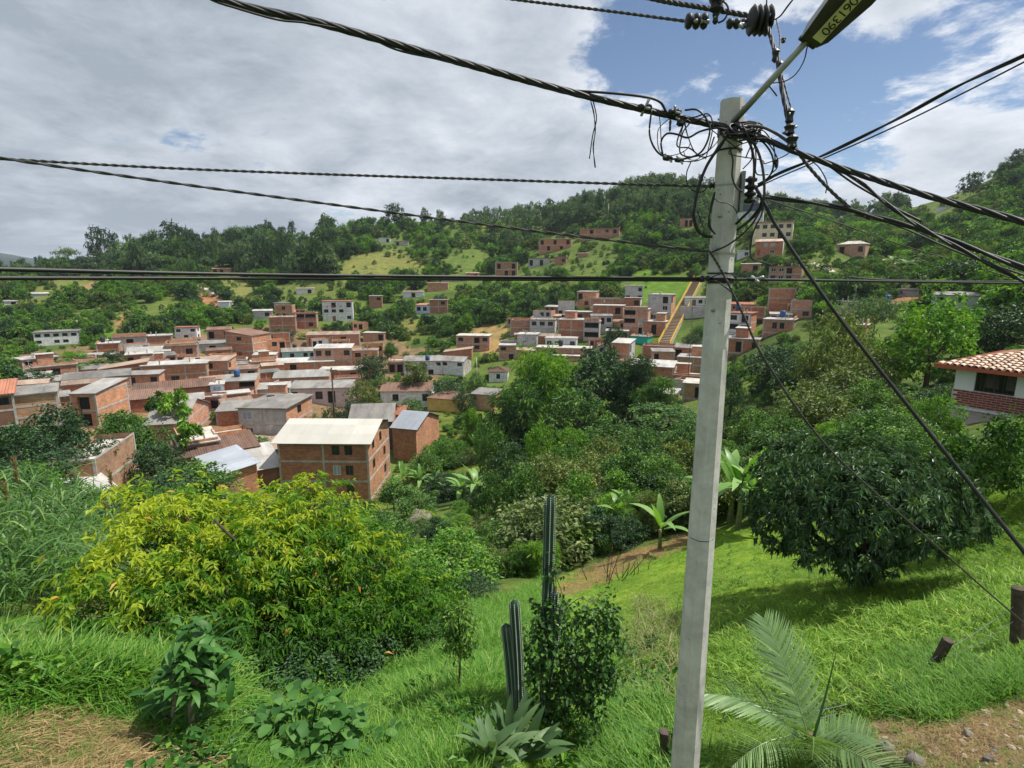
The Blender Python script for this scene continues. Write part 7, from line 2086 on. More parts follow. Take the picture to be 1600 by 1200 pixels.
TKB = plain_mat('tank_black', (0.03, 0.03, 0.033), 0.5, 0.2, 3); TKU = plain_mat('tank_blue', (0.04, 0.10, 0.24), 0.5, 0.2, 3)
for (px, py, r, s, mt, lb) in ((424, 633, 101, 1.6, TKB, 'black water tank on the peeling grey house'), (588, 546, 163, 1.3, TKU, 'blue water tank on the brick annex'), (310, 568, 140, 1.2, TKB, 'black tank on the blank brick block'),
                               (1030, 539, 160, 1.2, TKB, 'dark tank behind the framed brick panels'), (668, 563, 140, 1.2, TKU, 'blue tank on the wide grey roof'), (150, 612, 106, 1.3, TKB, 'black tank on the block with two dark openings'), (880, 498, 172, 1.2, TKB, 'black tank on the wide brick block')):
    tank(px, py, r, s, mt, lb)

LC = [plain_mat('cloth_%s' % n_, c_, .9, .2, 6) for n_, c_ in (('white', (.7, .7, .7)), ('blue', (.06, .1, .3)), ('red', (.4, .05, .08)), ('pink', (.6, .25, .32)), ('grey', (.25, .27, .3)), ('black', (.03, .03, .04)))]
LDC = ['white', 'navy blue', 'red', 'pink', 'grey', 'black']
# more tanks, aerials and laundry about the village roofs
cl_ = random.Random(4); hl = [(lb, q) for lb, q in HOUSES.items() if 85 < math.hypot(q[0].location[0], q[0].location[1]) < 215 and len(lb.split()) <= 10]
for lb, (ho, W_, H__, D_) in hl:
    yw_ = ho.rotation_euler[2]; c_, s2 = math.cos(yw_), math.sin(yw_)
    put_ = lambda x, y, z: (ho.location[0] + c_ * x - s2 * y, ho.location[1] + s2 * x + c_ * y, ho.location[2] + z)
    k = cl_.random()
    if k < 0.22:
        e = empty('water_tank', put_(cl_.uniform(-.3, .3) * W_, D_ * .6, H__ + .15 + .09 * D_), 0, 'roof tank on the ' + lb, 'tank', 'rooftop water tanks'); s_ = cl_.uniform(.9, 1.3)
        obj('barrel', tubes_mesh('barrel', [(np.array([(0, 0, -.3), (0, 0, s_ * .2), (0, 0, s_ * .8), (0, 0, s_)]), np.array([.42, .5, .48, .4]) * s_)], cl_.choice((TKB, TKB, TKU)), 12), e)
    elif k < 0.5:
        e = empty('roof_aerial', put_(cl_.uniform(-.4, .4) * W_, D_ * .5, H__), 0, 'thin aerial on the ' + lb, 'aerial', 'roof aerials'); z_ = cl_.uniform(2.2, 3.6)
        obj('mast', tubes_mesh('mast', [(np.array([(0, 0, -.2), (0, 0, z_)]), .035)], STEEL, 5), e)
        obj('antenna', tubes_mesh('antenna', [(np.array([(-.5, 0, z_ - .1), (.5, 0, z_ - .1)]), .02)] + [(np.array([(x, -.25, z_ - .1), (x, .25, z_ - .1)]), .015) for x in (-.45, -.2, .05, .3)], STEEL, 4), e)
    elif k < 0.68 and W_ > 4:
        q0, q1 = put_(-W_ * .4, -.12, H__ * .78), put_(W_ * .4, -.12, H__ * .78); tag(obj('clothes_line', tubes_mesh('clothes_line', [(np.array([q0, q1]), .012)], RUBG, 4)), 'clothes line across the ' + lb, 'line', 'clothes lines')
        for i in range(cl_.randint(2, 4)):
            k2 = cl_.randrange(6); w, h = cl_.uniform(.22, .4), cl_.uniform(.5, .9); m_ = MB()
            for q in range(4): m_.quad((-w + q * w / 2, .05 * (q % 2), -h), (-w + (q + 1) * w / 2, .05 * ((q + 1) % 2), -h), (-w + (q + 1) * w / 2, 0, 0), (-w + q * w / 2, 0, 0))
            o = m_.build('laundry', LC[k2]) 
            o.location = put_(W_ * (-.35 + .2 * i + cl_.uniform(0, .1)), -.14, H__ * .78); o.rotation_euler = (0, 0, yw_); tag(o, '%s cloth hung on the %s' % (LDC[k2], lb), 'laundry', 'laundry on the house fronts')
# laundry
for (x0, x1, y, r, n_, wh) in ((1010, 1050, 604, 116, 10, 'on the cream roof terrace'), (1452, 1512, 455, 158, 12, 'above the wide grey-green house')):
    for i in range(n_):
        px = x0 + (x1 - x0) * i / (n_ - 1); p = at(px, y, r); k = int(rng.integers(0, 6)); w, h = rng.uniform(.25, .42), rng.uniform(.5, 1.0)
        m_ = MB()
        for q in range(4): m_.quad((-w + q * w / 2, .05 * (q % 2), -h), (-w + (q + 1) * w / 2, .05 * ((q + 1) % 2), -h), (-w + (q + 1) * w / 2, 0, 0), (-w + q * w / 2, 0, 0))
        o = m_.build('laundry', LC[k]); o.location = tuple(p); o.rotation_euler = (0, 0, -math.atan2(p[0], p[1]) + rng.uniform(-.2, .2)); tag(o, '%s garment hanging %s' % (LDC[k], wh), 'laundry', 'laundry ' + wh)
    p0, p1 = at(x0 - 3, y, r), at(x1 + 3, y, r)
    tag(obj('clothes_line', tubes_mesh('clothes_line', [(np.array([p0, (p0 + p1) / 2 - [0, 0, .05], p1]), .012)], RUBG, 4)), 'thin clothes line with garments ' + wh, 'line')

# village poles
for i, (px, yt, yb, r, rad, mt, lb) in enumerate(((523, 574, 656, 96, .15, WOOD, 'tall dark lamp pole in the village centre'), (443, 492, 516, 200, .12, CNL, 'pale pole left of the white brick-topped house'), (123, 500, 520, 200, .12, CNL, 'pale pole near the long white villa'),
                                                 (158, 705, 752, 74, .07, BARKD, 'thin dark pole at the roofless brick shell'), (440, 640, 690, 96, .09, BARKD, 'black drain pole on the peeling grey house'), (950, 318, 350, 330, .16, CNL, 'white mast on the hill crest'),
                                                 (985, 312, 345, 330, .16, CNL, 'second white mast at the hill crest'), (1524, 440, 490, 150, .12, CNL, 'pale pole at the wide grey-green house'), (745, 560, 590, 125, .1, CNL, 'pale pole by the white slate-roofed house'), (1072, 470, 640, 112, .06, WOOD, 'thin dark leaning pole before the stairs'))):
    a_, b_ = at(px, yt, r), at(px, yb, r)
    e = empty('village_pole', tuple(b_), 0, lb, 'pole', 'poles among the houses')
    obj('shaft', tubes_mesh('shaft', [(np.array([(0, 0, -2), (0, 0, 1), (0, 0, a_[2] - b_[2])]), np.array([rad * 1.2, rad * 1.1, rad * .8]))], mt, 8), e)
    if i in (0, 1, 7): m_ = MB(); z_ = a_[2] - b_[2]; m_.box(-.9, -.06, z_ - .5, .9, .06, z_ - .38); m_.build('crossarm', mt, e)

# fence on the bank
FENCE = []
for (xt, yt, xb, yb, rad, lb) in ((1482, 1000, 1450, 1052, .075, 'leaning weathered fence post on the bank'), (1590, 918, 1588, 1015, .085, 'dark fence post at the right picture edge'), (1038, 1143, 1040, 1215, .075, 'short broken post left of the pole foot')):
    b_ = hit(xb, yb); r_ = math.hypot(b_[0], b_[1]); t_ = at(xt, yt, r_)
    P_ = [b_ - (t_ - b_) * .25, b_, (b_ + t_) / 2 + [.008, 0, 0], t_]
    V, Q, C = tube_arrays(P_, [rad, rad, rad * .95, rad * .9], 9); V = V + np.random.default_rng(int(xt)).normal(0, .006, V.shape)
    e = empty('fence_post', tuple(b_), 0, lb, 'post', 'wooden fence posts')
    obj('post', mesh('post', V - b_, [Q, np.vstack(C)], WOOD), e); FENCE.append((b_, t_))


def wire_barbed(name, P, label):
    P = catmull(P, 14); e = empty(name, tuple(P[0]), 0, label, 'wire', 'barbed wire strands')
    obj('strand', tubes_mesh('strand', [(P - P[0], .0035)], STEEL, 5), e)
    tb = []
    s = np.concatenate([[0], np.cumsum(np.linalg.norm(np.diff(P, axis=0), axis=1))])
    for d in np.arange(.06, s[-1], .11):
        p = np.array([np.interp(d, s, P[:, i]) for i in range(3)]) - P[0]; v = sph(rng, 1)[0] * .022; tb.append((np.array([p - v, p + v]), .002))
    obj('barbs', tubes_mesh('barbs', tb, STEEL, 3), e)


fr1 = math.hypot(FENCE[0][0][0], FENCE[0][0][1]); fr2 = math.hypot(FENCE[1][0][0], FENCE[1][0][1])
wire_barbed('barbed_wire', [at(1588, 945, fr2), at(1530, 985, (fr1 + fr2) / 2), at(1472, 1020, fr1)], 'upper barbed wire between leaning post and right post')
wire_barbed('barbed_wire', [at(1588, 968, fr2), at(1530, 1005, (fr1 + fr2) / 2), at(1464, 1034, fr1)], 'lower barbed wire between leaning post and right post')
wire_barbed('barbed_wire', [at(1472, 1020, fr1), at(1400, 1068, fr1 - .6), at(1330, 1098, fr1 - 1.3), at(1270, 1112, fr1 - 2)], 'upper barbed wire running from leaning post towards the palm')
wire_barbed('barbed_wire', [at(1464, 1034, fr1), at(1400, 1078, fr1 - .6), at(1330, 1108, fr1 - 1.3), at(1270, 1125, fr1 - 2)], 'lower barbed wire running from leaning post towards the palm')
# straw stick in the long grass at left
p0, p1 = hit(222, 1092), at(118, 1024, 9.5)
tag(obj('dry_stalk', tubes_mesh('dry_stalk', [(catmull([p0, (p0 + p1) / 2 + [0, 0, .06], p1], 6), np.linspace(.012, .005, 13))], L_DRY, 5)), 'long bent straw stalk over the grass at lower left', 'stalk')

# ------------------------------------------------------------------ the concrete pole, its lamp and the cables
PR = 4.5
pt_ = at(1145, 157, PR); px_, py_ = pt_[0], pt_[1]; pz1 = pt_[2]; pz0 = float(gz(px_, py_)) - 0.3
PC = plain_mat('pole_concrete', (0.54, 0.53, 0.50), 0.85, 0.30, 5, bump=0.35)
_n, _l = PC.node_tree.nodes, PC.node_tree.links
_pb = [q for q in _n if q.type == 'BSDF_PRINCIPLED'][0]; _src = _pb.inputs['Base Color'].links[0].from_socket
_tc = _n.new('ShaderNodeTexCoord'); _mp = _n.new('ShaderNodeMapping'); _mp.inputs['Scale'].default_value = (9, 9, 0.8); _nz = _n.new('ShaderNodeTexNoise'); _nz.inputs['Scale'].default_value = 1.0; _nz.inputs['Detail'].default_value = 9; _nz.inputs['Roughness'].default_value = 0.7
_l.new(_tc.outputs['Object'], _mp.inputs['Vector']); _l.new(_mp.outputs[0], _nz.inputs['Vector'])
_rp = _n.new('ShaderNodeValToRGB'); _rp.color_ramp.elements[0].position = 0.36; _rp.color_ramp.elements[0].color = (0.55, 0.52, 0.47, 1); _rp.color_ramp.elements[1].position = 0.58; _rp.color_ramp.elements[1].color = (1, 1, 1, 1); _l.new(_nz.outputs['Fac'], _rp.inputs[0])
_mx = _n.new('ShaderNodeMix'); _mx.data_type = 'RGBA'; _mx.blend_type = 'MULTIPLY'; _mx.inputs[0].default_value = 0.3; _l.new(_src, _mx.inputs[6]); _l.new(_rp.outputs[0], _mx.inputs[7]); _l.new(_mx.outputs[2], _pb.inputs['Base Color'])
e = empty('utility_pole', (px_, py_, pz0), 0, 'tall eight-sided concrete utility pole right of centre', 'pole')


def oct_section(za, zb, ra, rb, rot):
    V = []
    for z, r_ in ((za, ra), (zb, rb)):
        for k in range(8): th = rot + 6.2832 * k / 8; V.append((math.cos(th) * r_, math.sin(th) * r_, z))
    return V


rot0 = math.radians(22.5 + 14) - math.atan2(px_, py_)
Hp = pz1 - pz0
rad_at = lambda z: 0.138 + (0.083 - 0.138) * (z / Hp)
zj = at(1085, 836, PR)[2] - pz0
for (za, zb) in ((0, zj - .004), (zj + .004, Hp)):
    V = oct_section(za, zb, rad_at(za), rad_at(zb), rot0); Q = np.array([(k, (k + 1) % 8, 8 + (k + 1) % 8, 8 + k) for k in range(8)])
    obj('shaft', mesh('shaft', V, [Q, np.array([[8, 9, 10, 11, 12, 13, 14, 15]]), np.array([[7, 6, 5, 4, 3, 2, 1, 0]])], PC), e)
V = oct_section(zj - .006, zj + .006, rad_at(zj) * .97, rad_at(zj) * .97, rot0); obj('joint', mesh('joint', V, Q, DK), e)
# bolt sockets in the shaft
vd = norm(np.array([-px_, -py_, 0.0]))
for (px, py) in ((1123, 339), (1120, 388), (1115, 484)):
    q = at(px, py, PR); z = q[2] - pz0; n_ = norm(np.array([vd[0] - .45, vd[1], 0])); c_ = n_ * (rad_at(z) * .965)
    obj('bolt', tubes_mesh('bolt', [(np.array([c_ + [0, 0, z], c_ + n_ * .016 + [0, 0, z]]), np.array([.013, .013]))], STEEL, 8), e)
# tiny pits and rust specks
pit = []
for k in range(150):
    z = rng.uniform(.5, Hp); th = rng.uniform(0, 6.28); n_ = np.array([math.cos(th), math.sin(th), 0]); pit.append((np.array([n_ * rad_at(z) * .93 + [0, 0, z], n_ * rad_at(z) * .945 + [0, 0, z]]), rng.uniform(.002, .005)))
o = obj('pits', tubes_mesh('pits', pit, DK, 5), e); o['kind'] = 'stuff'


def strap(py, h, mat, name='strap', extra=0.006):
    q = at(1120, py, PR); z = q[2] - pz0
    V = oct_section(z - h / 2, z + h / 2, rad_at(z) + extra, rad_at(z) + extra, rot0)
    return obj(name, mesh(name, V, [Q, np.array([[8, 9, 10, 11, 12, 13, 14, 15]]), np.array([[7, 6, 5, 4, 3, 2, 1, 0]])], mat), e)


for (py, h, mt) in ((205, .035, RUB), (212, .02, RUB), (237, .012, RUB), (291, .008, STEEL), (396, .012, STEEL), (427, .012, RUB), (437, .03, RUB), (441, .015, RUB)): strap(py, h, mt)


def spool(parent, P, axis, s=1.0, n=3, name='insulator'):
    """stack of porcelain-like discs"""
    axis = norm(np.array(axis, float)); t_ = []; pts = []; rd = []
    for k in range(n):
        for (o_, r_) in ((0, .018), (.006, .034), (.022, .036), (.030, .020), (.036, .018)): pts.append(np.array(P) + axis * s * (k * .042 + o_)); rd.append(r_ * s)
    return obj(name, tubes_mesh(name, [(np.array(pts), np.array(rd))], RUB, 12), parent)


# spool rack on the right of the shaft and insulator on its left
q = at(1171, 318, PR); spool(e, q - [px_, py_, pz0], (0, 0, 1), 1.15, 4)
q = at(1108, 290, PR); spool(e, q - [px_, py_, pz0], (1, 0, .05), .65, 3)
m_ = MB(); q = at(1160, 275, PR) - [px_, py_, pz0]; m_.box(q[0] - .012, q[1] - .03, q[2] - .25, q[0] + .012, q[1] + .03, q[2] + .03); m_.build('rack', STEEL, e)
q0 = at(1122, 187, PR + .1) - [px_, py_, pz0]; q1 = at(1165, 165, PR - .05) - [px_, py_, pz0]
obj('through_bolt', tubes_mesh('through_bolt', [(np.array([q0, q1]), .008)], STEEL, 6), e)


def twist(P, n, R_, rad, pitch, k=5, sub=10):
    """n strands wound round a path"""
    P = catmull(P, sub); s = np.concatenate([[0], np.cumsum(np.linalg.norm(np.diff(P, axis=0), axis=1))])
    m = max(len(P), min(700, int(s[-1] / pitch * 9))); q = np.linspace(0, s[-1], m)
    C = np.stack([np.interp(q, s, P[:, i]) for i in range(3)], 1); T = norm(np.gradient(C, axis=0)); A = norm(np.cross(T, [0, 0, 1.0])); B = np.cross(T, A)
    return [(C + (A * np.cos(q / pitch * 6.283 + 6.283 * j / n)[:, None] + B * np.sin(q / pitch * 6.283 + 6.283 * j / n)[:, None]) * R_, rad) for j in range(n)]


def cable(label, pts, wpx, n=1, mat=None, group='cables at the pole', cat='cable', name='cable', pitch=None, k=6):
    """pts (px, py, distance); wpx the cable's width in pixels at the given distances"""
    P = [at(*p) for p in pts]; fw = np.mean([to_px(p)[2] for p in P]); w = wpx / F * fw
    if n == 1: tb = [(catmull(P, 10), w / 2)]
    else: rs_ = w / (2 + (1.2 if n == 2 else 2.0)); tb = twist(P, n, w / 2 - rs_ * 0.9, rs_, pitch or w * 9)
    o = P[0]
    return tag(obj(name, tubes_mesh(name, [(p - o, r_) for p, r_ in tb], mat or RUB, k), None, tuple(o)), label, cat, group)


cable('thick twisted cable bundle sweeping in from the top left', [(160, -90, 3.95), (340, -2, 4.0), (500, 36, 4.08), (700, 92, 4.2), (900, 146, 4.35), (1050, 181, 4.44), (1120, 196, 4.42), (1168, 206, 4.38)], 11.5, 5, pitch=0.62)
cable('thin wire sagging beside the thick twisted bundle', [(340, 4, 3.96), (430, 30, 4.0), (480, 36, 4.04), (560, 52, 4.1), (620, 78, 4.14), (690, 94, 4.18), (780, 118, 4.25), (880, 145, 4.32), (960, 160, 4.38)], 3, 1)
cable('loose wire bowed over the bundle near the pole', [(900, 142, 4.36), (960, 146, 4.36), (1010, 152, 4.38), (1032, 160, 4.4), (1045, 178, 4.42), (1075, 184, 4.42)], 4, 1)
cable('rough twisted strand from the left edge to the pole bracket', [(-60, 244, 6.2), (0, 248, 6.1), (250, 262, 5.7), (500, 272, 5.4), (750, 280, 5.0), (960, 287, 4.7), (1110, 291, 4.5)], 4.6, 2, RUBG, pitch=0.14)
cable('slanting black cable from the left edge to the pole middle', [(-60, 238, 5.6), (0, 247, 5.5), (250, 283, 5.2), (500, 317, 5.0), (750, 350, 4.8), (950, 375, 4.6), (1110, 393, 4.42)], 5, 2, RUBG, pitch=0.3)
cable('upper of two taut level cables from the left edge', [(-80, 418, 3.1), (0, 420.5, 3.2), (400, 429, 3.6), (800, 433, 4.1), (1108, 435, 4.44)], 6, 1)
cable('lower of two taut level cables from the left edge', [(-80, 434, 3.1), (0, 434.5, 3.2), (400, 435, 3.6), (800, 437, 4.1), (1108, 438.5, 4.44)], 5.5, 1)
cable('taut level cable leaving the pole to the right', [(1140, 436, 4.4), (1200, 437, 4.8), (1400, 440, 6.0), (1600, 443, 7.5), (1700, 445, 8.2)], 4.2, 1)
cable('thin second level cable leaving to the right', [(1330, 433, 5.6), (1380, 437, 6.0), (1480, 439, 6.8), (1600, 440, 7.6), (1700, 441, 8.2)], 2.2, 1, RUBG)
cable('heavy cable bundle running down to the right edge', [(1160, 203, 4.38), (1200, 219, 4.34), (1240, 236, 4.3), (1330, 268, 4.2), (1450, 306, 4.05), (1600, 347, 3.9), (1720, 382, 3.8)], 10, 4, pitch=0.5)
cable('curved cable over the heavy right bundle', [(1168, 197, 4.38), (1192, 199, 4.36), (1215, 210, 4.34), (1240, 228, 4.3)], 5, 1, RUBG)
cable('cable forking off the right bundle towards the lower right', [(1275, 248, 4.28), (1340, 282, 4.2), (1385, 318, 4.15), (1430, 350, 4.1), (1510, 394, 4.0), (1600, 440, 3.95), (1700, 490, 3.9)], 6.5, 2, pitch=0.45)
cable('thin cable slung below the right bundle', [(1290, 255, 4.3), (1330, 284, 4.3), (1365, 305, 4.3), (1400, 326, 4.25), (1440, 346, 4.2)], 3.6, 1)
cable('black doubled cable falling to the right below the others', [(1183, 306, 4.42), (1230, 312, 4.38), (1290, 320, 4.32), (1335, 330, 4.25), (1450, 363, 4.1), (1600, 419, 3.95), (1700, 458, 3.9)], 8, 2, pitch=0.7)
cable('greyish cable hugging the doubled black one', [(1335, 336, 4.3), (1400, 352, 4.25), (1500, 395, 4.1), (1600, 430, 4.0), (1700, 466, 3.95)], 3, 1, RUBG)
cable('faint thin line under the doubled cable', [(1200, 312, 4.5), (1300, 345, 5), (1400, 380, 5.5), (1500, 410, 6), (1600, 440, 6.5)], 1.6, 1, RUBG)
cable('cable rising from the spool rack to the right edge', [(1172, 299, 4.42), (1215, 272, 4.4), (1290, 241, 4.36), (1400, 187, 4.25), (1500, 133, 4.15), (1600, 87, 4.05), (1700, 40, 3.95)], 5.5, 2, pitch=0.8)
cable('thin wire under the rising cable', [(1168, 300, 4.46), (1215, 278, 4.44), (1290, 246, 4.4), (1400, 197, 4.3), (1500, 148, 4.2), (1600, 97, 4.1), (1700, 46, 4.0)], 2.4, 1)
cable('black diagonal stay running from the spool rack to the lower right', [(1180, 292, 4.4), (1196, 320, 4.38), (1215, 356, 4.36), (1300, 481, 4.3), (1400, 610, 4.25), (1500, 736, 4.2), (1600, 862, 4.15), (1680, 960, 4.1)], 6, 1)
cable('grey steel wire slanting from the pole to the right fence post', [(1109, 393, 4.4), (1130, 428, 4.38), (1160, 489, 4.4), (1200, 570, 4.5), (1300, 706, 5.0), (1450, 842, 6.2), (1590, 965, 8.2), (1660, 1020, 9.0)], 3.4, 2, RUBG, pitch=0.06)
cable('frayed cable dropping from the connector block to the doubled cable', [(1243, 232, 4.32), (1265, 262, 4.3), (1300, 300, 4.28), (1335, 330, 4.26), (1360, 342, 4.24)], 5.5, 3, RUBG, pitch=0.12)
cable('short fork wire beside the frayed cable', [(1262, 247, 4.34), (1280, 262, 4.34), (1292, 285, 4.33), (1290, 302, 4.33)], 1.8, 1)
# harness hanging from the upper line
cable('twisted harness hanging from the upper line to the right bundle', [(1198, 36, 4.9), (1208, 70, 4.75), (1216, 100, 4.6), (1222, 140, 4.5), (1230, 180, 4.4), (1238, 225, 4.32)], 7, 3, pitch=0.3)
cable('second wire of the hanging harness', [(1213, 30, 4.9), (1219, 60, 4.75), (1217, 95, 4.6), (1228, 140, 4.5), (1237, 172, 4.42)], 2.6, 2, pitch=0.1)
cable('upper twisted cable at the top edge', [(940, -22, 5.4), (1030, 0, 5.3), (1100, 12, 5.2), (1195, 29, 5.0)], 8, 3, RUBG, pitch=0.16)
cable('thin twisted wire at the top edge ending in a spool', [(700, -16, 5.9), (810, 0, 5.8), (950, 17, 5.5), (1078, 34, 5.2)], 4.6, 2, RUBG, pitch=0.13)
cable('twin wires curling up from the upper spool to the top edge', [(1203, 33, 4.9), (1218, 26, 4.85), (1232, 8, 4.8), (1250, -14, 4.75)], 2.6, 2, pitch=0.4)
cable('short wire leaving the top edge above the upper spool', [(1198, 14, 4.9), (1198, -5, 4.9), (1200, -20, 4.9)], 2, 1)
cable('looped jumper over the upper spools', [(1105, -4, 5.0), (1130, 2, 5.0), (1138, 15, 5.0), (1132, 30, 5.0), (1122, 36, 5.0)], 3, 1)
# loops and coils round the pole head
cable('big loop of cable hanging left of the pole head', [(1018, 172, 4.36), (1015, 210, 4.36), (1026, 236, 4.36), (1045, 247, 4.36), (1070, 248, 4.36), (1095, 238, 4.36), (1108, 212, 4.36), (1106, 190, 4.36), (1090, 172, 4.38), (1070, 172, 4.4)], 3.2, 1)
cable('inner coil of cable left of the pole head', [(1036, 244, 4.4), (1033, 222, 4.4), (1042, 209, 4.4), (1058, 210, 4.4), (1075, 215, 4.4), (1095, 205, 4.4), (1120, 200, 4.38), (1140, 204, 4.36)], 3.2, 1)
cable('thin wire circle inside the coil', [(1067, 180, 4.4), (1072, 205, 4.4), (1078, 225, 4.4), (1066, 238, 4.4), (1045, 243, 4.4), (1030, 235, 4.4), (1028, 205, 4.42), (1040, 190, 4.42), (1052, 183, 4.42)], 1.4, 1)
cable('short curl of wire beside the coil', [(1070, 190, 4.38), (1074, 210, 4.38), (1084, 235, 4.38), (1096, 245, 4.38), (1112, 242, 4.38), (1122, 228, 4.38)], 1.8, 1)
cable('wire strand hanging across the coil', [(1030, 178, 4.42), (1032, 200, 4.42), (1034, 240, 4.42)], 1.4, 1)
cable('wire tail running along the coil bottom', [(1060, 252, 4.36), (1085, 252, 4.36), (1105, 245, 4.36), (1122, 236, 4.36), (1135, 215, 4.34)], 2, 2, pitch=.1)
cable('thick loop hanging beside the pole and passing behind it', [(1140, 208, 4.36), (1122, 232, 4.36), (1105, 258, 4.36), (1094, 285, 4.36), (1087, 312, 4.36), (1084, 340, 4.36), (1092, 362, 4.38), (1108, 370, 4.42), (1128, 364, 4.7), (1148, 360, 4.7), (1170, 345, 4.5), (1186, 326, 4.42), (1192, 310, 4.4)], 5, 1)
cable('thin loop left of the pole under the coil', [(1080, 252, 4.36), (1073, 270, 4.36), (1074, 288, 4.36), (1084, 298, 4.36), (1096, 300, 4.36), (1106, 292, 4.38)], 2, 1)
cable('double wire drooping down the left face of the pole', [(1117, 300, 4.34), (1112, 320, 4.34), (1108, 340, 4.34), (1110, 356, 4.34), (1118, 366, 4.34)], 4, 2, pitch=.3)
cable('fine wire hanging beside the pole', [(1090, 330, 4.36), (1095, 345, 4.36), (1100, 358, 4.36), (1098, 372, 4.36)], 1.4, 1)
cable('wire lying down the face of the pole', [(1140, 232, 4.36), (1145, 250, 4.35), (1144, 275, 4.35), (1150, 292, 4.35), (1160, 300, 4.36)], 2.6, 1)
cable('wire wound across the face of the pole', [(1116, 310, 4.35), (1126, 316, 4.34), (1138, 318, 4.34), (1148, 326, 4.34), (1152, 334, 4.36)], 1.8, 1)
cable('curved wire from the slanting cable across the pole', [(1112, 394, 4.36), (1135, 384, 4.34), (1155, 370, 4.36), (1175, 350, 4.38), (1190, 325, 4.4)], 3, 1)
cable('wire arching over the lower straps of the pole', [(1106, 436, 4.36), (1120, 430, 4.34), (1135, 426, 4.34), (1146, 430, 4.36), (1152, 438, 4.4)], 2, 1)
cable('wire tail falling from the lower straps across the pole', [(1106, 439, 4.36), (1120, 440, 4.34), (1132, 448, 4.34), (1142, 456, 4.35)], 2.2, 1)
cable('first loop right of the pole head', [(1162, 212, 4.38), (1172, 225, 4.38), (1178, 250, 4.38), (1178, 275, 4.38), (1176, 292, 4.4)], 4, 1, RUBG)
cable('second long loop right of the pole head', [(1165, 212, 4.36), (1180, 228, 4.36), (1190, 255, 4.36), (1194, 285, 4.36), (1194, 312, 4.38)], 4, 1, RUBG)
cable('wider loop right of the pole head', [(1170, 210, 4.36), (1192, 222, 4.36), (1206, 242, 4.36), (1208, 262, 4.36), (1200, 278, 4.38), (1184, 288, 4.4)], 3, 1)
cable('outermost thin loop right of the pole head', [(1178, 212, 4.36), (1200, 224, 4.36), (1214, 246, 4.36), (1214, 262, 4.37), (1204, 272, 4.38)], 2, 1)
cable('short hanging tail right of the pole', [(1178, 312, 4.4), (1172, 328, 4.4), (1160, 340, 4.42), (1150, 350, 4.46)], 4, 1)
cable('drooping loop below the spool rack', [(1192, 312, 4.38), (1190, 335, 4.36), (1180, 355, 4.36), (1174, 375, 4.36), (1172, 395, 4.37), (1176, 405, 4.38), (1190, 409, 4.5), (1206, 414, 4.8)], 2.4, 1)
cable('frayed wire tail dangling from the thick bundle', [(923, 158, 4.36), (928, 178, 4.36), (930, 205, 4.36), (927, 230, 4.36), (930, 262, 4.36)], 2.2, 2, pitch=.25)
cable('shorter frayed wire tail dangling from the thick bundle', [(927, 158, 4.36), (932, 185, 4.36), (926, 212, 4.36), (921, 248, 4.36)], 1.8, 1)
cable('lamp feed wire curving from the lamp to the harness', [(1262, 70, 4.12), (1256, 95, 4.2), (1243, 116, 4.3), (1226, 127, 4.4), (1205, 130, 4.44)], 1.8, 1)
cable('short cut wire under the lamp arm', [(1200, 132, 4.4), (1208, 142, 4.4), (1214, 150, 4.4)], 2.4, 1)


def blob(label, px, py, r, wpx, hpx, seed, cat='connector', name='cable_connector', group='connectors and spools on the cables', discs=0):
    """a small ribbed clamp or spool body"""
    p = at(px, py, r); _, _, fw = to_px(p); w, h = wpx / F * fw, hpx / F * fw
    e = empty(name, tuple(p), 0, label, cat, group); rs = np.random.default_rng(seed)
    if discs:
        pts, rd = [], []
        for k in range(discs):
            for (o_, r_) in ((0, .35), (.1, .8), (.45, 1.0), (.75, .85), (.9, .4)): pts.append((-w / 2 + w * (k + o_) / discs, 0, 0)); rd.append(h / 2 * r_)
        obj('body', tubes_mesh('body', [(np.array(pts), np.array(rd))], RUB, 10), e)
    else:
        pts = np.array([(0, 0, -h / 2), (0, 0, -h * .3), (0, 0, 0), (0, 0, h * .3), (0, 0, h / 2)]); obj('body', tubes_mesh('body', [(pts, np.array([.3, .8, .65, .9, .35]) * w / 2)], RUB, 7, smooth=False), e)
    for k in range(2):
        d = sph(rs, 1)[0] * w * .55; obj('clamp_bolt', tubes_mesh('clamp_bolt', [(np.array([-d, d]), w * .09)], STEEL, 6), e)


blob('dark spool at the end of the thin twisted wire at the top', 1089, 33, 5.15, 36, 24, 1, discs=3)
blob('dark spool hanging left of the big one at the top', 1152, 37, 5.0, 32, 16, 2, discs=3)
blob('large dark spool where the harness hangs at the top', 1188, 32, 4.95, 34, 44, 3, discs=4)
blob('dark clamp block at the very top edge', 1120, 6, 5.05, 28, 26, 4)
blob('bolt clamp under the block at the top edge', 1118, 28, 5.05, 12, 18, 5)
blob('upper clamp on the hanging harness', 1212, 87, 4.65, 14, 20, 6)
blob('lower clamp on the hanging harness beside the lamp arm', 1219, 106, 4.55, 12, 20, 7)
blob('small clip on the hanging harness wire', 1224, 63, 4.75, 9, 8, 8)
blob('connector above the right bundle', 1234, 182, 4.38, 16, 24, 9)
blob('second connector above the right bundle', 1234, 203, 4.34, 20, 18, 10)
blob('connector clamped on the right bundle', 1238, 222, 4.3, 20, 22, 11)
blob('in-line fuse on the outermost loop', 1214, 255, 4.36, 5, 14, 12)
blob('black splice sleeve on the level cable right of the pole', 1180, 436.5, 4.6, 27, 7, 13, discs=1)
blob('black dead-end clamp left of the pole on the level cables', 1101, 436, 4.42, 18, 11, 14, discs=2)
blob('first splice sleeve on the coil', 1044, 247, 4.35, 17, 9, 15, discs=1)
blob('second splice sleeve on the coil', 1062, 250, 4.35, 16, 8, 16, discs=1)
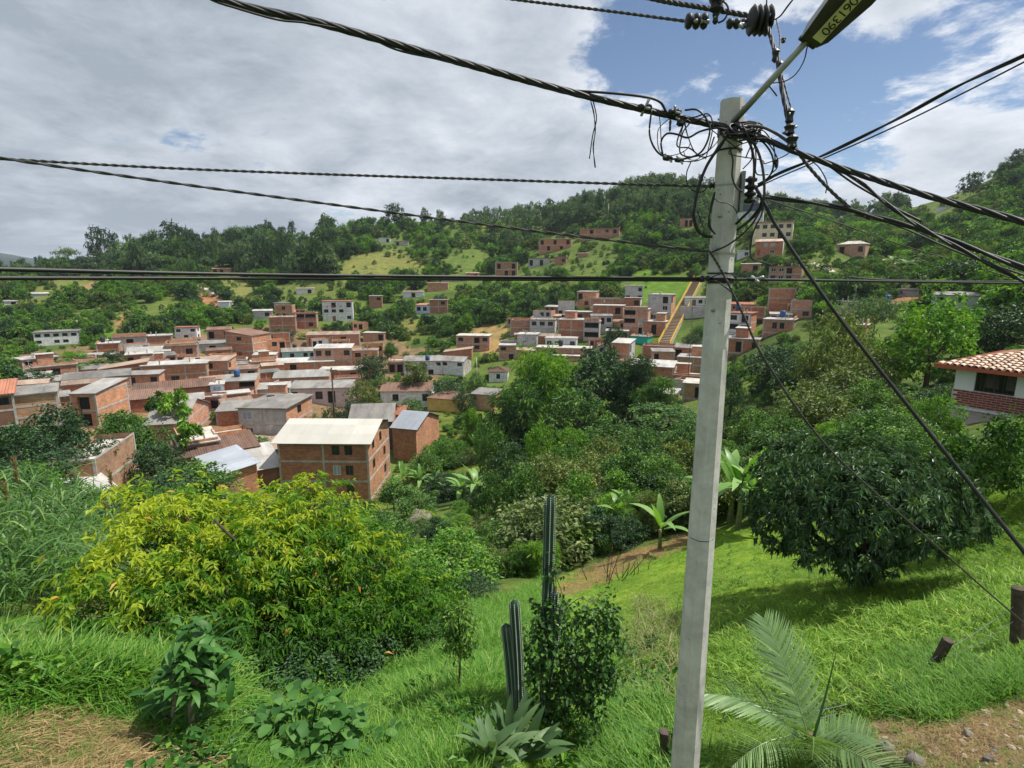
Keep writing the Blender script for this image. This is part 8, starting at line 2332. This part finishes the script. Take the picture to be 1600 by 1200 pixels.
blob('black junction box on the bundle near the pole', 1063, 188, 4.38, 16, 18, 17)
blob('clamp on the thick bundle left of the pole', 1055, 175, 4.4, 22, 10, 18, discs=2)
blob('weathered clamp on the thick bundle', 1008, 168, 4.4, 24, 11, 19, discs=2)
blob('hanging tap clip under the bundle', 1047, 196, 4.38, 5, 18, 20)
# wrapped cable knot at the pole head
kn = at(1162, 205, 4.38)
e = empty('cable_knot', tuple(kn), 0, 'dark knot of wrapped cables tied to the pole head', 'cable', 'cables at the pole')
tb = []
for k in range(22):
    r_ = rng.uniform(.045, .10); c_ = rng.normal(0, .012, 3); ax1 = norm(np.array([1, 0, rng.normal(-.1, .2)])); ax2 = norm(np.array([rng.normal(0, .3), .6, rng.uniform(.3, 1)])); th = np.linspace(0, 6.28, 22)
    tb.append((c_ + ax1 * (np.cos(th) * r_)[:, None] * 1.15 + ax2 * (np.sin(th) * r_ * .55)[:, None], rng.uniform(.007, .011)))
obj('turns', tubes_mesh('turns', tb, RUB, 6), e)

# tangle of loose loops left on the pole head
lr_ = np.random.default_rng(77)
TW = ['innermost', 'second', 'third', 'fourth', 'fifth', 'sixth', 'seventh', 'eighth', 'ninth', 'outermost']
for k in range(7):
    cx_, cy_2 = (1088, 215) if k < 4 else (1190, 240); rx, ry = lr_.uniform(14, 34), lr_.uniform(18, 42); a0_ = lr_.uniform(0, 6.28); sp_ = lr_.uniform(3.6, 6.0)
    cable('%s thin loose loop %s' % (TW[k], 'left of the pole head' if k < 4 else 'right of the pole head'), [(cx_ + lr_.normal(0, 8) + rx * math.cos(a0_ + sp_ * t), cy_2 + lr_.normal(0, 4) + ry * math.sin(a0_ + sp_ * t), 4.34 + .05 * lr_.random()) for t in np.linspace(0, 1, 7)], lr_.uniform(1.3, 2.6), 1)
for k in range(6): cable('%s wire tail sticking from the cable knot' % TW[k], [(1162 + lr_.normal(0, 8), 205 + lr_.normal(0, 4), 4.34), (1162 + lr_.normal(0, 22), 214 + lr_.normal(0, 8), 4.32), (1162 + lr_.normal(0, 34), 226 + lr_.normal(0, 14), 4.33)], lr_.uniform(1.5, 3), 1)
# street lamp
L0, L1 = at(1150, 186, 4.42), at(1264, 60, 4.15)
adir = norm(L1 - L0); L0b = L0 - adir * 0.05
e = empty('street_lamp', tuple(L0), 0, 'grey street lamp with number plate on a slanting arm at the pole top', 'lamp')
obj('arm', tubes_mesh('arm', [(np.array([L0b, (L0 + L1) / 2, L1 + adir * .08]) - L0, .021)], STEEL, 12), e)
side = norm(np.cross(adir, [0, 0, 1.0])); nup = norm(np.cross(side, adir))
toc = norm(-L1 - adir * float(np.dot(-L1, adir))); nup = -norm(0.62 * toc - 0.72 * nup); side = norm(np.cross(adir, nup))
Mx = Matrix(((side[0], adir[0], nup[0], L1[0] - L0[0]), (side[1], adir[1], nup[1], L1[1] - L0[1]), (side[2], adir[2], nup[2], L1[2] - L0[2]), (0, 0, 0, 1)))
LMP = plain_mat('lamp_grey', (0.30, 0.31, 0.32), 0.55, 0.3, 9, metal=0.2)
LMD = plain_mat('lamp_underside', (0.045, 0.043, 0.038), 0.7, 0.4, 12)
m_ = MB()
w0, w1, Ll = .085, .125, .62
sec = [(-.01, w0 * .75, .03, -.035), (.05, w0, .055, -.06), (.30, w1, .075, -.06), (Ll, w1 * .95, .07, -.06), (Ll + .05, w1 * .7, .03, -.05)]
for (y0, a_, t0, b0), (y1, a1, t1, b1) in zip(sec[:-1], sec[1:]):
    m_.quad((-a_ * .6, y0, t0), (a_ * .6, y0, t0), (a1 * .6, y1, t1), (-a1 * .6, y1, t1)); m_.quad((a_ * .6, y0, t0), (a_, y0, b0), (a1, y1, b1), (a1 * .6, y1, t1)); m_.quad((-a_, y0, b0), (-a_ * .6, y0, t0), (-a1 * .6, y1, t1), (-a1, y1, b1))
m_.quad((-sec[0][1], sec[0][0], sec[0][3]), (sec[0][1], sec[0][0], sec[0][3]), (sec[0][1] * .6, sec[0][0], sec[0][2]), (-sec[0][1] * .6, sec[0][0], sec[0][2]))
hs = m_.build('housing', LMP, e); hs.matrix_local = Mx
m_ = MB()
for (y0, a_, t0, b0), (y1, a1, t1, b1) in zip(sec[:-1], sec[1:]): m_.quad((-a_, y0, b0 - .002), (-a1, y1, b1 - .002), (a1, y1, b1 - .002), (a_, y0, b0 - .002))
us = m_.build('underside', LMD, hs)
m_ = MB(); m_.box(-.09, .36, -.095, .09, .58, -.063); m_.build('lens', plain_mat('lamp_lens', (0.25, 0.24, 0.18), 0.25, 0.3, 8), hs)
m_ = MB(); m_.box(-.045, .03, -.072, .025, .33, -.066)
PLT = plain_mat('plate_cream', (0.58, 0.52, 0.30), 0.6, 0.2, 12)
pl = m_.build('number_plate', PLT, hs)
fc = bpy.data.curves.new('number', 'FONT'); fc.body = '061390'; fc.size = 0.078; fc.align_x = 'CENTER'; fc.align_y = 'CENTER'; fc.extrude = 0.0008; fc.space_character = 0.92
fo = bpy.data.objects.new('number', fc); link(fo)
dg = bpy.context.evaluated_depsgraph_get(); tm = bpy.data.meshes.new_from_object(fo.evaluated_get(dg)); bpy.data.objects.remove(fo)
tm.materials.clear(); tm.materials.append(RUB)
to = obj('number', tm, pl)
# reads from the lamp's outer end towards the pole, its top to the picture's right
X_ = Vector((0, -1, 0)); Zn = Vector((0, 0, -1)); Y_ = Zn.cross(X_)
to.matrix_local = Matrix(((X_.x, Y_.x, Zn.x, -.01), (X_.y, Y_.y, Zn.y, .18), (X_.z, Y_.z, Zn.z, -.0735), (0, 0, 0, 1)))
obj('arm_clamp', tubes_mesh('arm_clamp', [(np.array([L1 - adir * .02 - side * .07, L1 - adir * .02 + side * .05]) - L0, .016)], RUB, 8), e)

# ------------------------------------------------------------------ the air
HZ = True
if HZ:
    m, n_, l_ = new_mat('haze_air')
    pv = n_.new('ShaderNodeVolumePrincipled'); pv.inputs['Color'].default_value = (0.80, 0.88, 1.0, 1); pv.inputs['Density'].default_value = 0.0001; pv.inputs['Anisotropy'].default_value = 0.2
    oo = n_.new('ShaderNodeOutputMaterial'); l_.new(pv.outputs[0], oo.inputs['Volume'])
    hb = MB(); zt = float(ZZg.max()) + 25; hb.box(-5700, -5700, float(ZZg.min()) - 2, 5700, 5700, zt)
    tag(hb.build('haze', m), 'thin bluish air over the valley', kind='stuff')
